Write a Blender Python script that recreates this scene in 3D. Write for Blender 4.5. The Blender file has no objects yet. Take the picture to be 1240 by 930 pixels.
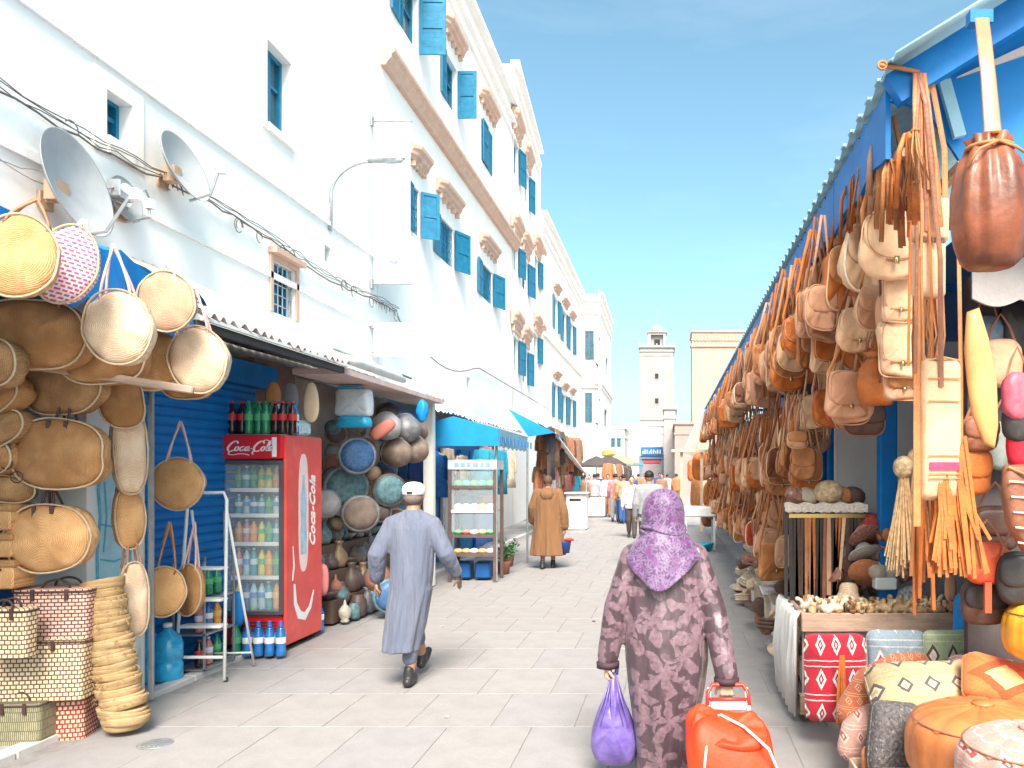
import bpy, bmesh, math, random
from mathutils import Vector, Matrix, Quaternion
R = math.radians
PI = math.pi
rnd = random.Random(7)
scene = bpy.context.scene
COL = scene.collection
# ------------------------------------------------------------------ camera, world, sun, exposure
F, PX, PY, H = 950.0, 812.0, 572.0, 1.75          # focal length and vanishing point read off the photograph, eye height
cam = bpy.data.cameras.new("camera")
cam.sensor_width = 36.0
cam.lens = F / 1240 * 36
cam.shift_x = (620 - PX) / 1240
cam.shift_y = (PY - 465) / 1240
cam.clip_end = 3000
cam.clip_start = 0.05
camo = bpy.data.objects.new("camera", cam)
COL.objects.link(camo)
camo.location = (0, 0, H)
camo.rotation_euler = (PI / 2, 0, 0)
scene.camera = camo

SUN_DIR = Vector((-0.13, 0.67, -0.74)).normalized()   # the way the light travels
elev = math.asin(-SUN_DIR.z)
world = bpy.data.worlds.new("World")
scene.world = world
world.use_nodes = True
wn, wl = world.node_tree.nodes, world.node_tree.links
wn.clear()
sky = wn.new("ShaderNodeTexSky")
sky.sky_type = 'NISHITA'
sky.sun_disc = False
sky.sun_elevation = elev
sky.sun_rotation = math.atan2(-SUN_DIR.x, -SUN_DIR.y)
sky.altitude = 20
sky.air_density = 0.7
sky.dust_density = 3.0
sky.ozone_density = 3.5
hs = wn.new("ShaderNodeHueSaturation")
hs.inputs['Hue'].default_value = 0.487
hs.inputs['Saturation'].default_value = 1.02
tn = wn.new("ShaderNodeMixRGB"); tn.blend_type = 'MULTIPLY'; tn.inputs[0].default_value = 1; tn.inputs[2].default_value = (1.03, 1.08, 0.90, 1)
# thin high cloud wisps
tc = wn.new("ShaderNodeTexCoord")
mp = wn.new("ShaderNodeMapping"); mp.inputs['Scale'].default_value = (1.0, 1.3, 5.0); mp.inputs['Rotation'].default_value = (0.12, 0.2, 0)
nz = wn.new("ShaderNodeTexNoise"); nz.inputs['Scale'].default_value = 2.4; nz.inputs['Detail'].default_value = 7; nz.inputs['Roughness'].default_value = 0.62
rp = wn.new("ShaderNodeValToRGB"); rp.color_ramp.elements[0].position = 0.50; rp.color_ramp.elements[1].position = 0.85
rp.color_ramp.elements[1].color = (0.09, 0.09, 0.09, 1); rp.color_ramp.elements[0].color = (0, 0, 0, 1)
mx = wn.new("ShaderNodeMixRGB"); mx.inputs[2].default_value = (5.0, 5.3, 5.6, 1)
bg = wn.new("ShaderNodeBackground"); bg.inputs['Strength'].default_value = 0.15
wo = wn.new("ShaderNodeOutputWorld")
wl.new(tc.outputs['Generated'], mp.inputs[0]); wl.new(mp.outputs[0], nz.inputs['Vector']); wl.new(nz.outputs['Fac'], rp.inputs[0])
wl.new(sky.outputs[0], hs.inputs['Color']); wl.new(rp.outputs[0], mx.inputs[0]); wl.new(hs.outputs[0], tn.inputs[1]); wl.new(tn.outputs[0], mx.inputs[1])
wl.new(mx.outputs[0], bg.inputs[0]); wl.new(bg.outputs[0], wo.inputs[0])

sl = bpy.data.lights.new("sun", 'SUN')
sl.energy = 3.0
sl.angle = R(26)
sl.color = (1.0, 0.94, 0.86)
so = bpy.data.objects.new("sun", sl)
COL.objects.link(so)
so.location = (10, -20, 30)
so.rotation_euler = SUN_DIR.to_track_quat('-Z', 'Y').to_euler()

scene.view_settings.view_transform = 'Standard'
scene.view_settings.look = 'None'
scene.view_settings.exposure = 1.40
scene.view_settings.gamma = 1.0
scene.cycles.max_bounces = 7
scene.cycles.diffuse_bounces = 4
scene.cycles.glossy_bounces = 3
scene.cycles.transmission_bounces = 6
scene.cycles.transparent_max_bounces = 8
scene.cycles.caustics_reflective = False
scene.cycles.caustics_refractive = False

# ------------------------------------------------------------------ helpers
def P(px, py, Y):
    return Vector(((px - PX) * Y / F, Y, H - (py - PY) * Y / F))
def XY(px, Y): return (px - PX) * Y / F
def ZY(py, Y): return H - (py - PY) * Y / F
def V(*a): return Vector(a)

class MB:
    """collects shapes and links them as one mesh object"""
    def __init__(s): s.v = []; s.f = []; s.mi = []; s.cur = 0
    def m(s, i): s.cur = i; return s
    def add(s, vs, fs):
        b = len(s.v); s.v += [tuple(v) for v in vs]
        for f in fs: s.f.append(tuple(i + b for i in f)); s.mi.append(s.cur)
    def hexa(s, c):      # 8 corners: bottom 4 ccw, top 4
        s.add(c, [(3, 2, 1, 0), (4, 5, 6, 7), (0, 1, 5, 4), (1, 2, 6, 5), (2, 3, 7, 6), (3, 0, 4, 7)])
        return s
    def box(s, x0, x1, y0, y1, z0, z1):
        return s.hexa([(x0, y0, z0), (x1, y0, z0), (x1, y1, z0), (x0, y1, z0), (x0, y0, z1), (x1, y0, z1), (x1, y1, z1), (x0, y1, z1)])
    def cbox(s, c, size, rot=None):
        hx, hy, hz = size[0] / 2, size[1] / 2, size[2] / 2
        c = Vector(c); pts = []
        for z in (-hz, hz):
            for x, y in ((-hx, -hy), (hx, -hy), (hx, hy), (-hx, hy)):
                p = Vector((x, y, z))
                if rot is not None: p = rot @ p
                pts.append(c + p)
        return s.hexa(pts)
    def bbox(s, c, size, b=0.01, rot=None):   # box with chamfered edges
        hx, hy, hz = size[0] / 2, size[1] / 2, size[2] / 2
        b = min(b, hx * .9, hy * .9, hz * .9)
        o = Vector(c); rings = []
        for (z, i) in ((-hz, b), (-hz + b, 0), (hz - b, 0), (hz, b)):
            X, Y = hx - i, hy - i; k = b
            r = [(-X + k, -Y), (X - k, -Y), (X, -Y + k), (X, Y - k), (X - k, Y), (-X + k, Y), (-X, Y - k), (-X, -Y + k)]
            rr = []
            for x, y in r:
                p = Vector((x, y, z))
                if rot is not None: p = rot @ p
                rr.append(o + p)
            rings.append(rr)
        return s.rings(rings)
    def rings(s, rings, cap=True, closed=True, loop=False):
        n = len(rings[0]); vs = [p for r in rings for p in r]; fs = []
        m = len(rings)
        for j in range(m if loop else m - 1):
            a, b = j * n, ((j + 1) % m) * n
            for i in range(n if closed else n - 1):
                k = (i + 1) % n
                fs.append((a + i, a + k, b + k, b + i))
        if cap and not loop:
            fs.append(tuple(range(n - 1, -1, -1))); fs.append(tuple(range((m - 1) * n, m * n)))
        s.add(vs, fs); return s
    def tube(s, pts, rad, seg=6, cap=True, closed=False, flat=None):
        pts = [Vector(p) for p in pts]; n = len(pts)
        if not hasattr(rad, '__len__'): rad = [rad] * n
        rings = []; up = None
        for i in range(n):
            if closed: t = pts[(i + 1) % n] - pts[i - 1]
            else: t = pts[min(i + 1, n - 1)] - pts[max(i - 1, 0)]
            if t.length < 1e-9: t = Vector((0, 0, 1))
            t.normalize()
            if up is None:
                up = Vector((0, 0, 1)) if abs(t.z) < .9 else Vector((0, 1, 0))
                if flat is not None: up = Vector(flat)
            a = t.cross(up)
            if a.length < 1e-6: a = t.cross(Vector((1, 0.1, 0)))
            a.normalize(); b = a.cross(t).normalized(); up = b
            r = rad[i]
            ra, rb = r if hasattr(r, '__len__') else (r, r)
            rings.append([pts[i] + a * math.cos(2 * PI * k / seg) * ra + b * math.sin(2 * PI * k / seg) * rb for k in range(seg)])
        return s.rings(rings, cap=cap and not closed, loop=closed)
    def capsule(s, pts, rad, seg=10):
        pts = [Vector(p) for p in pts]; rad = list(rad) if hasattr(rad, '__len__') else [rad] * len(pts)
        d0 = (pts[0] - pts[1]).normalized(); d1 = (pts[-1] - pts[-2]).normalized()
        P0 = [pts[0] + d0 * rad[0] * q for q in (.98, .8, .45)]; R0 = [rad[0] * q for q in (.18, .6, .89)]
        P1 = [pts[-1] + d1 * rad[-1] * q for q in (.45, .8, .98)]; R1 = [rad[-1] * q for q in (.89, .6, .18)]
        return s.tube(P0 + pts + P1, R0 + rad + R1, seg)
    def lathe(s, prof, c=(0, 0, 0), axis='z', seg=20, squash=(1, 1), rot=None, cap=True):
        c = Vector(c); rings = []
        for r, h in prof:
            ring = []
            for k in range(seg):
                a = 2 * PI * k / seg
                p = Vector((r * math.cos(a) * squash[0], r * math.sin(a) * squash[1], h))
                if axis == 'y': p = Vector((p.x, -p.z, p.y))
                if rot is not None: p = rot @ p
                ring.append(c + p)
            rings.append(ring)
        return s.rings(rings, cap=cap)
    def ball(s, c, r, seg=12, rings=8, sq=(1, 1, 1), rot=None):
        prof = [(max(math.sin(PI * i / rings), .02) * r, -math.cos(PI * i / rings) * r) for i in range(rings + 1)]
        c = Vector(c); rr = []
        for q, h in prof:
            ring = []
            for k in range(seg):
                a = 2 * PI * k / seg
                p = Vector((q * math.cos(a) * sq[0], q * math.sin(a) * sq[1], h * sq[2]))
                if rot is not None: p = rot @ p
                ring.append(c + p)
            rr.append(ring)
        return s.rings(rr)
    def prism(s, outline, y0, y1, tf=None):     # outline in x,z extruded over y
        n = len(outline)
        vs = [Vector((x, y0, z)) for x, z in outline] + [Vector((x, y1, z)) for x, z in outline]
        if tf is not None: vs = [tf @ v for v in vs]
        fs = [tuple(range(n)), tuple(range(2 * n - 1, n - 1, -1))]
        for i in range(n):
            k = (i + 1) % n
            fs.append((i, i + n, k + n, k))
        s.add(vs, fs); return s
    def pillow(s, outline, d, c=(0, 0, 0), p=2.4, rings=5, rot=None, crease=0.0, seed=0, flat_back=False):
        """puffed solid from a 2-d outline in x,z; d = full thickness along y"""
        rr = random.Random(seed); ph = [rr.uniform(0, 6.28) for _ in range(4)]
        cx = sum(o[0] for o in outline) / len(outline); cz = sum(o[1] for o in outline) / len(outline)
        o = Vector(c); R_ = []
        qs = [math.sin(PI / 2 * i / rings) for i in range(1, rings + 1)]
        seq = [(q, 1) for q in qs] + [(q, -1) for q in reversed(qs[:-1])]
        for q, sgn in seq:
            ring = []
            h = d / 2 * max(0, 1 - q ** p) ** (1 / p)
            if sgn < 0 and flat_back: h *= .25
            for k, (x, z) in enumerate(outline):
                a = 2 * PI * k / len(outline)
                cr = crease * d * (math.sin(3 * a + ph[0] + 4 * q) + .6 * math.sin(7 * a + ph[1] - 3 * q) + .4 * math.sin(11 * a + ph[2])) * q
                pt = Vector((cx + (x - cx) * q, -sgn * (h + (cr if q < .999 else 0)), cz + (z - cz) * q))
                if rot is not None: pt = rot @ pt
                ring.append(o + pt)
            R_.append(ring)
        return s.rings(R_)
    def loft(s, secs, n=32, cap=True):
        """secs: (center, rx, ry, foldamp, folds, phase[, tilt matrix])"""
        rr = []
        for sc in secs:
            c, rx, ry = Vector(sc[0]), sc[1], sc[2]
            fa = sc[3] if len(sc) > 3 else 0; fn = sc[4] if len(sc) > 4 else 0; ph = sc[5] if len(sc) > 5 else 0
            tm = sc[6] if len(sc) > 6 else None
            ring = []
            for k in range(n):
                a = 2 * PI * k / n
                w = 1 + fa * (math.sin(fn * a + ph) + .5 * math.sin((fn * 1.7) // 1 * a + ph * 1.7 + 1) + .3 * math.sin((fn * 2.6) // 1 * a - ph))
                p = Vector((rx * w * math.cos(a), ry * w * math.sin(a), 0))
                if tm is not None: p = tm @ p
                ring.append(c + p)
            rr.append(ring)
        return s.rings(rr, cap=cap)
    def ribbon(s, pts, w, tf, t=0.003, closed=False):   # flat stroke in a plane, pts (u,v), tf maps (u,v,n)
        pts = [Vector(p) for p in pts]; n = len(pts)
        ws = w if hasattr(w, '__len__') else [w] * n
        L, Rr = [], []
        for i in range(n):
            a = pts[i - 1] if (i > 0 or closed) else pts[i]; b = pts[(i + 1) % n] if (i < n - 1 or closed) else pts[i]
            d = (b - a)
            if d.length < 1e-9: d = Vector((1, 0))
            d.normalize(); q = Vector((-d.y, d.x)) * ws[i] / 2
            L.append(pts[i] + q); Rr.append(pts[i] - q)
        rings = [[tf(l.x, l.y, 0), tf(l.x, l.y, t), tf(r.x, r.y, t), tf(r.x, r.y, 0)] for l, r in zip(L, Rr)]
        return s.rings(rings, loop=closed)
    def move(s, m):
        s.v = [tuple(m @ Vector(v)) for v in s.v]; return s
    def data(s, name, mats, smooth=False, org=None):
        me = bpy.data.meshes.new(name)
        vs = s.v if org is None else [(v[0] - org[0], v[1] - org[1], v[2] - org[2]) for v in s.v]
        me.from_pydata(vs, [], s.f)
        mats = mats if isinstance(mats, (list, tuple)) else [mats]
        for m in mats: me.materials.append(m)
        if len(mats) > 1: me.polygons.foreach_set('material_index', s.mi)
        if smooth: me.polygons.foreach_set('use_smooth', [True] * len(me.polygons))
        if smooth is not False and smooth != 'all':
            pass
        me.update()
        return me
    def build(s, name, mats, parent=None, smooth=False, org=None):
        me = s.data(name, mats, smooth, org)
        o = bpy.data.objects.new(name, me)
        COL.objects.link(o)
        if parent is not None: o.parent = parent
        elif org is not None: o.location = org
        return o

def fixn(o):
    bm = bmesh.new(); bm.from_mesh(o.data); bmesh.ops.recalc_face_normals(bm, faces=bm.faces); bm.to_mesh(o.data); bm.free(); return o
def tag(o, label, cat, group=None, kind=None):
    if label: o['label'] = label
    if cat: o['category'] = cat
    if group: o['group'] = group
    if kind: o['kind'] = kind
    return o
def thing(name, label, cat, loc=(0, 0, 0), rz=0, group=None, rot=None):
    o = bpy.data.objects.new(name, None); COL.objects.link(o)
    o.empty_display_size = .1
    o.location = loc; o.rotation_euler = rot if rot else (0, 0, rz)
    return tag(o, label, cat, group)
def inst(name, me, parent=None, loc=(0, 0, 0), rot=(0, 0, 0), sc=(1, 1, 1), mat=None):
    o = bpy.data.objects.new(name, me); COL.objects.link(o)
    if parent is not None: o.parent = parent
    o.location = loc; o.rotation_euler = rot; o.scale = sc
    if mat is not None:
        ms = mat if isinstance(mat, (list, tuple)) else [mat]
        for sl_, m_ in zip(o.material_slots, ms):
            sl_.link = 'OBJECT'; sl_.material = m_
    return o
def copy_thing(root, loc=None, rot=None, label=None, sc=None):
    r = root.copy(); COL.objects.link(r)
    if loc is not None: r.location = loc
    if rot is not None: r.rotation_euler = rot
    if sc is not None: r.scale = sc
    if label: r['label'] = label
    for ch in root.children:
        c = ch.copy(); COL.objects.link(c); c.parent = r
        for g in ch.children:
            d = g.copy(); COL.objects.link(d); d.parent = c
    return r
def arc(cx, cz, r, a0, a1, n, rz=None):
    rz = r if rz is None else rz
    return [(cx + r * math.cos(R(a0 + (a1 - a0) * i / n)), cz + rz * math.sin(R(a0 + (a1 - a0) * i / n))) for i in range(n + 1)]
def rrect(w, h, r, n=4, cx=0, cz=0):
    o = []
    for sx, sz, a in ((1, 1, 0), (-1, 1, 90), (-1, -1, 180), (1, -1, 270)):
        o += arc(cx + sx * (w / 2 - r), cz + sz * (h / 2 - r), r, a, a + 90, n)
    return o
def squarch(w, h, n=32, e=4, cx=0, cz=0, taper=0):      # superellipse outline
    o = []
    for k in range(n):
        a = 2 * PI * k / n; c, s_ = math.cos(a), math.sin(a)
        x = math.copysign(abs(c) ** (2 / e), c) * w / 2; z = math.copysign(abs(s_) ** (2 / e), s_) * h / 2
        o.append((cx + x * (1 + taper * z / (h / 2)), cz + z))
    return o

# ------------------------------------------------------------------ materials
MATS = {}
def mat(name, col, rough=.75, var=.12, scale=6, bump=.15, bscale=60, metal=0, spec=.4, alpha=1, trans=0, stretch=(1, 1, 1), col2=None, sheen=0, coat=0, emit=0, detail=5, stain=None, bdist=.01):
    if name in MATS: return MATS[name]
    m = bpy.data.materials.new(name); m.use_nodes = True
    n, l = m.node_tree.nodes, m.node_tree.links
    b = n['Principled BSDF']
    b.inputs['Roughness'].default_value = rough; b.inputs['Metallic'].default_value = metal
    b.inputs['Specular IOR Level'].default_value = spec
    if coat: b.inputs['Coat Weight'].default_value = coat
    if sheen: b.inputs['Sheen Weight'].default_value = sheen
    if trans: b.inputs['Transmission Weight'].default_value = trans
    if alpha < 1: b.inputs['Alpha'].default_value = alpha
    t = n.new('ShaderNodeTexCoord'); mp_ = n.new('ShaderNodeMapping'); mp_.inputs['Scale'].default_value = stretch
    l.new(t.outputs['Object'], mp_.inputs[0])
    nz_ = n.new('ShaderNodeTexNoise'); nz_.inputs['Scale'].default_value = scale; nz_.inputs['Detail'].default_value = detail
    nz_.inputs['Roughness'].default_value = .6
    l.new(mp_.outputs[0], nz_.inputs['Vector'])
    c = Vector(col)
    lo = c * (1 - var); hi = (c * (1 + var)) if col2 is None else Vector(col2)
    if col2 is not None: lo = c
    r_ = n.new('ShaderNodeValToRGB')
    r_.color_ramp.elements[0].position = .32; r_.color_ramp.elements[0].color = (*lo, 1)
    r_.color_ramp.elements[1].position = .68; r_.color_ramp.elements[1].color = (*[min(x, .95) for x in hi], 1)
    l.new(nz_.outputs['Fac'], r_.inputs[0])
    out = r_.outputs[0]
    if stain:
        sn = n.new('ShaderNodeTexNoise'); sn.inputs['Scale'].default_value = stain[1]; sn.inputs['Detail'].default_value = 8; sn.inputs['Roughness'].default_value = .7
        l.new(t.outputs['Object'], sn.inputs['Vector'])
        sr = n.new('ShaderNodeValToRGB'); sr.color_ramp.elements[0].position = .55; sr.color_ramp.elements[1].position = .75
        l.new(sn.outputs['Fac'], sr.inputs[0])
        mx_ = n.new('ShaderNodeMixRGB'); mx_.inputs[2].default_value = (*stain[0], 1)
        ml = n.new('ShaderNodeMath'); ml.operation = 'MULTIPLY'; ml.inputs[1].default_value = stain[2]
        l.new(sr.outputs[0], ml.inputs[0]); l.new(ml.outputs[0], mx_.inputs[0]); l.new(out, mx_.inputs[1]); out = mx_.outputs[0]
    l.new(out, b.inputs['Base Color'])
    if bump:
        bn = n.new('ShaderNodeTexNoise'); bn.inputs['Scale'].default_value = bscale; bn.inputs['Detail'].default_value = 4
        l.new(mp_.outputs[0], bn.inputs['Vector'])
        bp = n.new('ShaderNodeBump'); bp.inputs['Strength'].default_value = bump; bp.inputs['Distance'].default_value = bdist
        l.new(bn.outputs['Fac'], bp.inputs['Height']); l.new(bp.outputs[0], b.inputs['Normal'])
    if emit:
        l.new(out, b.inputs['Emission Color']); b.inputs['Emission Strength'].default_value = emit
    MATS[name] = m
    return m

def wmat(name, c1, c2, kind='weave', s=60, rough=.85, bump=.6, dist=1.5):
    """woven straw / coil / brick-like weave; c1 light, c2 dark"""
    if name in MATS: return MATS[name]
    m = bpy.data.materials.new(name); m.use_nodes = True
    n, l = m.node_tree.nodes, m.node_tree.links
    b = n['Principled BSDF']; b.inputs['Roughness'].default_value = rough; b.inputs['Specular IOR Level'].default_value = .25
    t = n.new('ShaderNodeTexCoord')
    nz_ = n.new('ShaderNodeTexNoise'); nz_.inputs['Scale'].default_value = 7; nz_.inputs['Detail'].default_value = 6
    l.new(t.outputs['Object'], nz_.inputs['Vector'])
    def wave(direction, sc_, typ='BANDS'):
        w = n.new('ShaderNodeTexWave'); w.wave_type = typ
        if typ == 'BANDS': w.bands_direction = direction
        else: w.rings_direction = direction
        w.inputs['Scale'].default_value = sc_; w.inputs['Distortion'].default_value = dist; w.inputs['Detail'].default_value = 2; w.inputs['Detail Scale'].default_value = 3
        l.new(t.outputs['Object'], w.inputs['Vector']); return w
    if kind == 'coil':
        a = wave('Y', s * 1.5, 'RINGS'); hgt = a.outputs['Fac']
    elif kind == 'bands':
        a = wave('Z', s); hgt = a.outputs['Fac']
    else:
        a = wave('X', s); c = wave('Z', s)
        mm = n.new('ShaderNodeMath'); mm.operation = 'MULTIPLY'; l.new(a.outputs['Fac'], mm.inputs[0]); l.new(c.outputs['Fac'], mm.inputs[1])
        hgt = mm.outputs[0]
    ad = n.new('ShaderNodeMath'); ad.operation = 'MULTIPLY_ADD'; ad.inputs[1].default_value = .45
    l.new(hgt, ad.inputs[0])
    sb = n.new('ShaderNodeMath'); sb.operation = 'MULTIPLY_ADD'; sb.inputs[1].default_value = 1.4; sb.inputs[2].default_value = -.4
    l.new(nz_.outputs['Fac'], sb.inputs[0]); l.new(sb.outputs[0], ad.inputs[2])
    r_ = n.new('ShaderNodeValToRGB'); r_.color_ramp.elements[0].position = .25; r_.color_ramp.elements[0].color = (*c2, 1)
    r_.color_ramp.elements[1].position = .75; r_.color_ramp.elements[1].color = (*c1, 1)
    l.new(ad.outputs[0], r_.inputs[0]); l.new(r_.outputs[0], b.inputs['Base Color'])
    bp = n.new('ShaderNodeBump'); bp.inputs['Strength'].default_value = bump; bp.inputs['Distance'].default_value = .006
    l.new(hgt, bp.inputs['Height']); l.new(bp.outputs[0], b.inputs['Normal'])
    MATS[name] = m; return m

def brickmat(name, c1, c2, cm, w, h, mortar=.02, rough=.85, offset=.5, plane='xz', bump=.5, swap=False):
    """regular dashes (dark stitches in pale weave); real print/weave colour"""
    if name in MATS: return MATS[name]
    m = bpy.data.materials.new(name); m.use_nodes = True
    n, l = m.node_tree.nodes, m.node_tree.links
    b = n['Principled BSDF']; b.inputs['Roughness'].default_value = rough
    t = n.new('ShaderNodeTexCoord'); sp = n.new('ShaderNodeSeparateXYZ'); cb = n.new('ShaderNodeCombineXYZ')
    l.new(t.outputs['Object'], sp.inputs[0])
    if plane == 'cyl':
        at = n.new('ShaderNodeMath'); at.operation = 'ARCTAN2'; l.new(sp.outputs[1], at.inputs[0]); l.new(sp.outputs[0], at.inputs[1])
        l.new(at.outputs[0], cb.inputs[0])
    else:
        ad = n.new('ShaderNodeMath'); ad.operation = 'ADD'
        l.new(sp.outputs[0], ad.inputs[0]); l.new(sp.outputs[1], ad.inputs[1]); l.new(ad.outputs[0], cb.inputs[0])
    l.new(sp.outputs[2], cb.inputs[1])
    br = n.new('ShaderNodeTexBrick'); br.offset = offset
    br.inputs['Color1'].default_value = (*c1, 1); br.inputs['Color2'].default_value = (*c2, 1); br.inputs['Mortar'].default_value = (*cm, 1)
    br.inputs['Scale'].default_value = 1; br.inputs['Brick Width'].default_value = w; br.inputs['Row Height'].default_value = h
    br.inputs['Mortar Size'].default_value = mortar; br.inputs['Mortar Smooth'].default_value = .3
    l.new(cb.outputs[0], br.inputs['Vector'])
    nz_ = n.new('ShaderNodeTexNoise'); nz_.inputs['Scale'].default_value = 40; nz_.inputs['Detail'].default_value = 4
    l.new(t.outputs['Object'], nz_.inputs['Vector'])
    mx_ = n.new('ShaderNodeMixRGB'); mx_.blend_type = 'MULTIPLY'; mx_.inputs[0].default_value = .45
    rr_ = n.new('ShaderNodeValToRGB'); rr_.color_ramp.elements[0].position = .3; rr_.color_ramp.elements[0].color = (.45, .42, .4, 1); rr_.color_ramp.elements[1].position = .6
    l.new(nz_.outputs['Fac'], rr_.inputs[0])
    l.new(br.outputs['Color'], mx_.inputs[1]); l.new(rr_.outputs[0], mx_.inputs[2]); l.new(mx_.outputs[0], b.inputs['Base Color'])
    bp = n.new('ShaderNodeBump'); bp.inputs['Strength'].default_value = bump; bp.inputs['Distance'].default_value = .005; bp.invert = True
    l.new(br.outputs['Fac'], bp.inputs['Height']); l.new(bp.outputs[0], b.inputs['Normal'])
    MATS[name] = m; return m

def blotch(name, base, spot, accent=None, leaf=True, s=7.5, rough=.6, size=.42, plane=(0, 2), sheen=.3, warp=.035):
    """cloth with a printed leaf-like figure in every cell"""
    if name in MATS: return MATS[name]
    m = bpy.data.materials.new(name); m.use_nodes = True
    n, l = m.node_tree.nodes, m.node_tree.links
    b = n['Principled BSDF']; b.inputs['Roughness'].default_value = rough; b.inputs['Sheen Weight'].default_value = sheen
    def M(op, a, c=None, d=None):
        q = n.new('ShaderNodeMath'); q.operation = op
        for i, x in enumerate((a, c, d)):
            if x is None: continue
            if isinstance(x, (int, float)): q.inputs[i].default_value = x
            else: l.new(x, q.inputs[i])
        return q.outputs[0]
    t = n.new('ShaderNodeTexCoord'); sp = n.new('ShaderNodeSeparateXYZ'); l.new(t.outputs['Object'], sp.inputs[0])
    cb = n.new('ShaderNodeCombineXYZ')
    l.new(sp.outputs[plane[0]], cb.inputs[0]); l.new(sp.outputs[plane[1]], cb.inputs[1])
    nz0 = n.new('ShaderNodeTexNoise'); nz0.inputs['Scale'].default_value = 14; nz0.inputs['Detail'].default_value = 3; l.new(t.outputs['Object'], nz0.inputs['Vector'])
    vm = n.new('ShaderNodeVectorMath'); vm.operation = 'MULTIPLY_ADD'; vm.inputs[1].default_value = (warp, warp, 0)
    l.new(nz0.outputs['Color'], vm.inputs[0]); l.new(cb.outputs[0], vm.inputs[2])
    vec = vm.outputs[0]
    vo = n.new('ShaderNodeTexVoronoi'); vo.voronoi_dimensions = '2D'; vo.inputs['Scale'].default_value = s; vo.inputs['Randomness'].default_value = .85
    l.new(vec, vo.inputs['Vector'])
    sub = n.new('ShaderNodeVectorMath'); sub.operation = 'SUBTRACT'; l.new(vec, sub.inputs[0]); l.new(vo.outputs['Position'], sub.inputs[1])
    s2 = n.new('ShaderNodeSeparateXYZ'); l.new(sub.outputs[0], s2.inputs[0])
    sc_ = n.new('ShaderNodeSeparateXYZ'); l.new(vo.outputs['Color'], sc_.inputs[0])
    ang = M('ADD', M('ARCTAN2', s2.outputs[1], s2.outputs[0]), M('MULTIPLY', sc_.outputs[0], 6.28))
    lobes = M('ABSOLUTE', M('COSINE', M('MULTIPLY', ang, 2.5)))
    rad = M('MULTIPLY', M('MULTIPLY_ADD', M('POWER', lobes, 1.5), .78, .22), M('MULTIPLY_ADD', sc_.outputs[1], .25, size))
    fac = M('SUBTRACT', rad, vo.outputs['Distance'])
    fac = M('MULTIPLY', fac, 14); fac = M('MINIMUM', M('MAXIMUM', fac, 0), 1)
    fine = n.new('ShaderNodeTexNoise'); fine.inputs['Scale'].default_value = 45; fine.inputs['Detail'].default_value = 5; l.new(t.outputs['Object'], fine.inputs['Vector'])
    fac = M('MULTIPLY', fac, M('MINIMUM', M('MULTIPLY', fine.outputs['Fac'], 1.5), 1))
    mx_ = n.new('ShaderNodeMixRGB'); mx_.inputs[1].default_value = (*base, 1); mx_.inputs[2].default_value = (*spot, 1); l.new(fac, mx_.inputs[0])
    out = mx_.outputs[0]
    if accent:
        mx2 = n.new('ShaderNodeMixRGB'); mx2.inputs[2].default_value = (*accent, 1); l.new(out, mx2.inputs[1])
        big = n.new('ShaderNodeTexNoise'); big.inputs['Scale'].default_value = 16; big.inputs['Detail'].default_value = 5; l.new(t.outputs['Object'], big.inputs['Vector'])
        f2 = M('MINIMUM', M('MAXIMUM', M('MULTIPLY_ADD', big.outputs['Fac'], 8, -4.4), 0), .8); l.new(f2, mx2.inputs[0]); out = mx2.outputs[0]
    l.new(out, b.inputs['Base Color'])
    mpf = n.new('ShaderNodeMapping'); mpf.inputs['Scale'].default_value = (1, 1, .28); l.new(t.outputs['Object'], mpf.inputs[0])
    fo = n.new('ShaderNodeTexNoise'); fo.inputs['Scale'].default_value = 9; fo.inputs['Detail'].default_value = 3; l.new(mpf.outputs[0], fo.inputs['Vector'])
    b0_ = n.new('ShaderNodeBump'); b0_.inputs['Strength'].default_value = .7; b0_.inputs['Distance'].default_value = .05; l.new(fo.outputs['Fac'], b0_.inputs['Height'])
    bp = n.new('ShaderNodeBump'); bp.inputs['Strength'].default_value = .15; bp.inputs['Distance'].default_value = .004; l.new(b0_.outputs[0], bp.inputs['Normal'])
    l.new(fine.outputs['Fac'], bp.inputs['Height']); l.new(bp.outputs[0], b.inputs['Normal'])
    MATS[name] = m; return m

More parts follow.
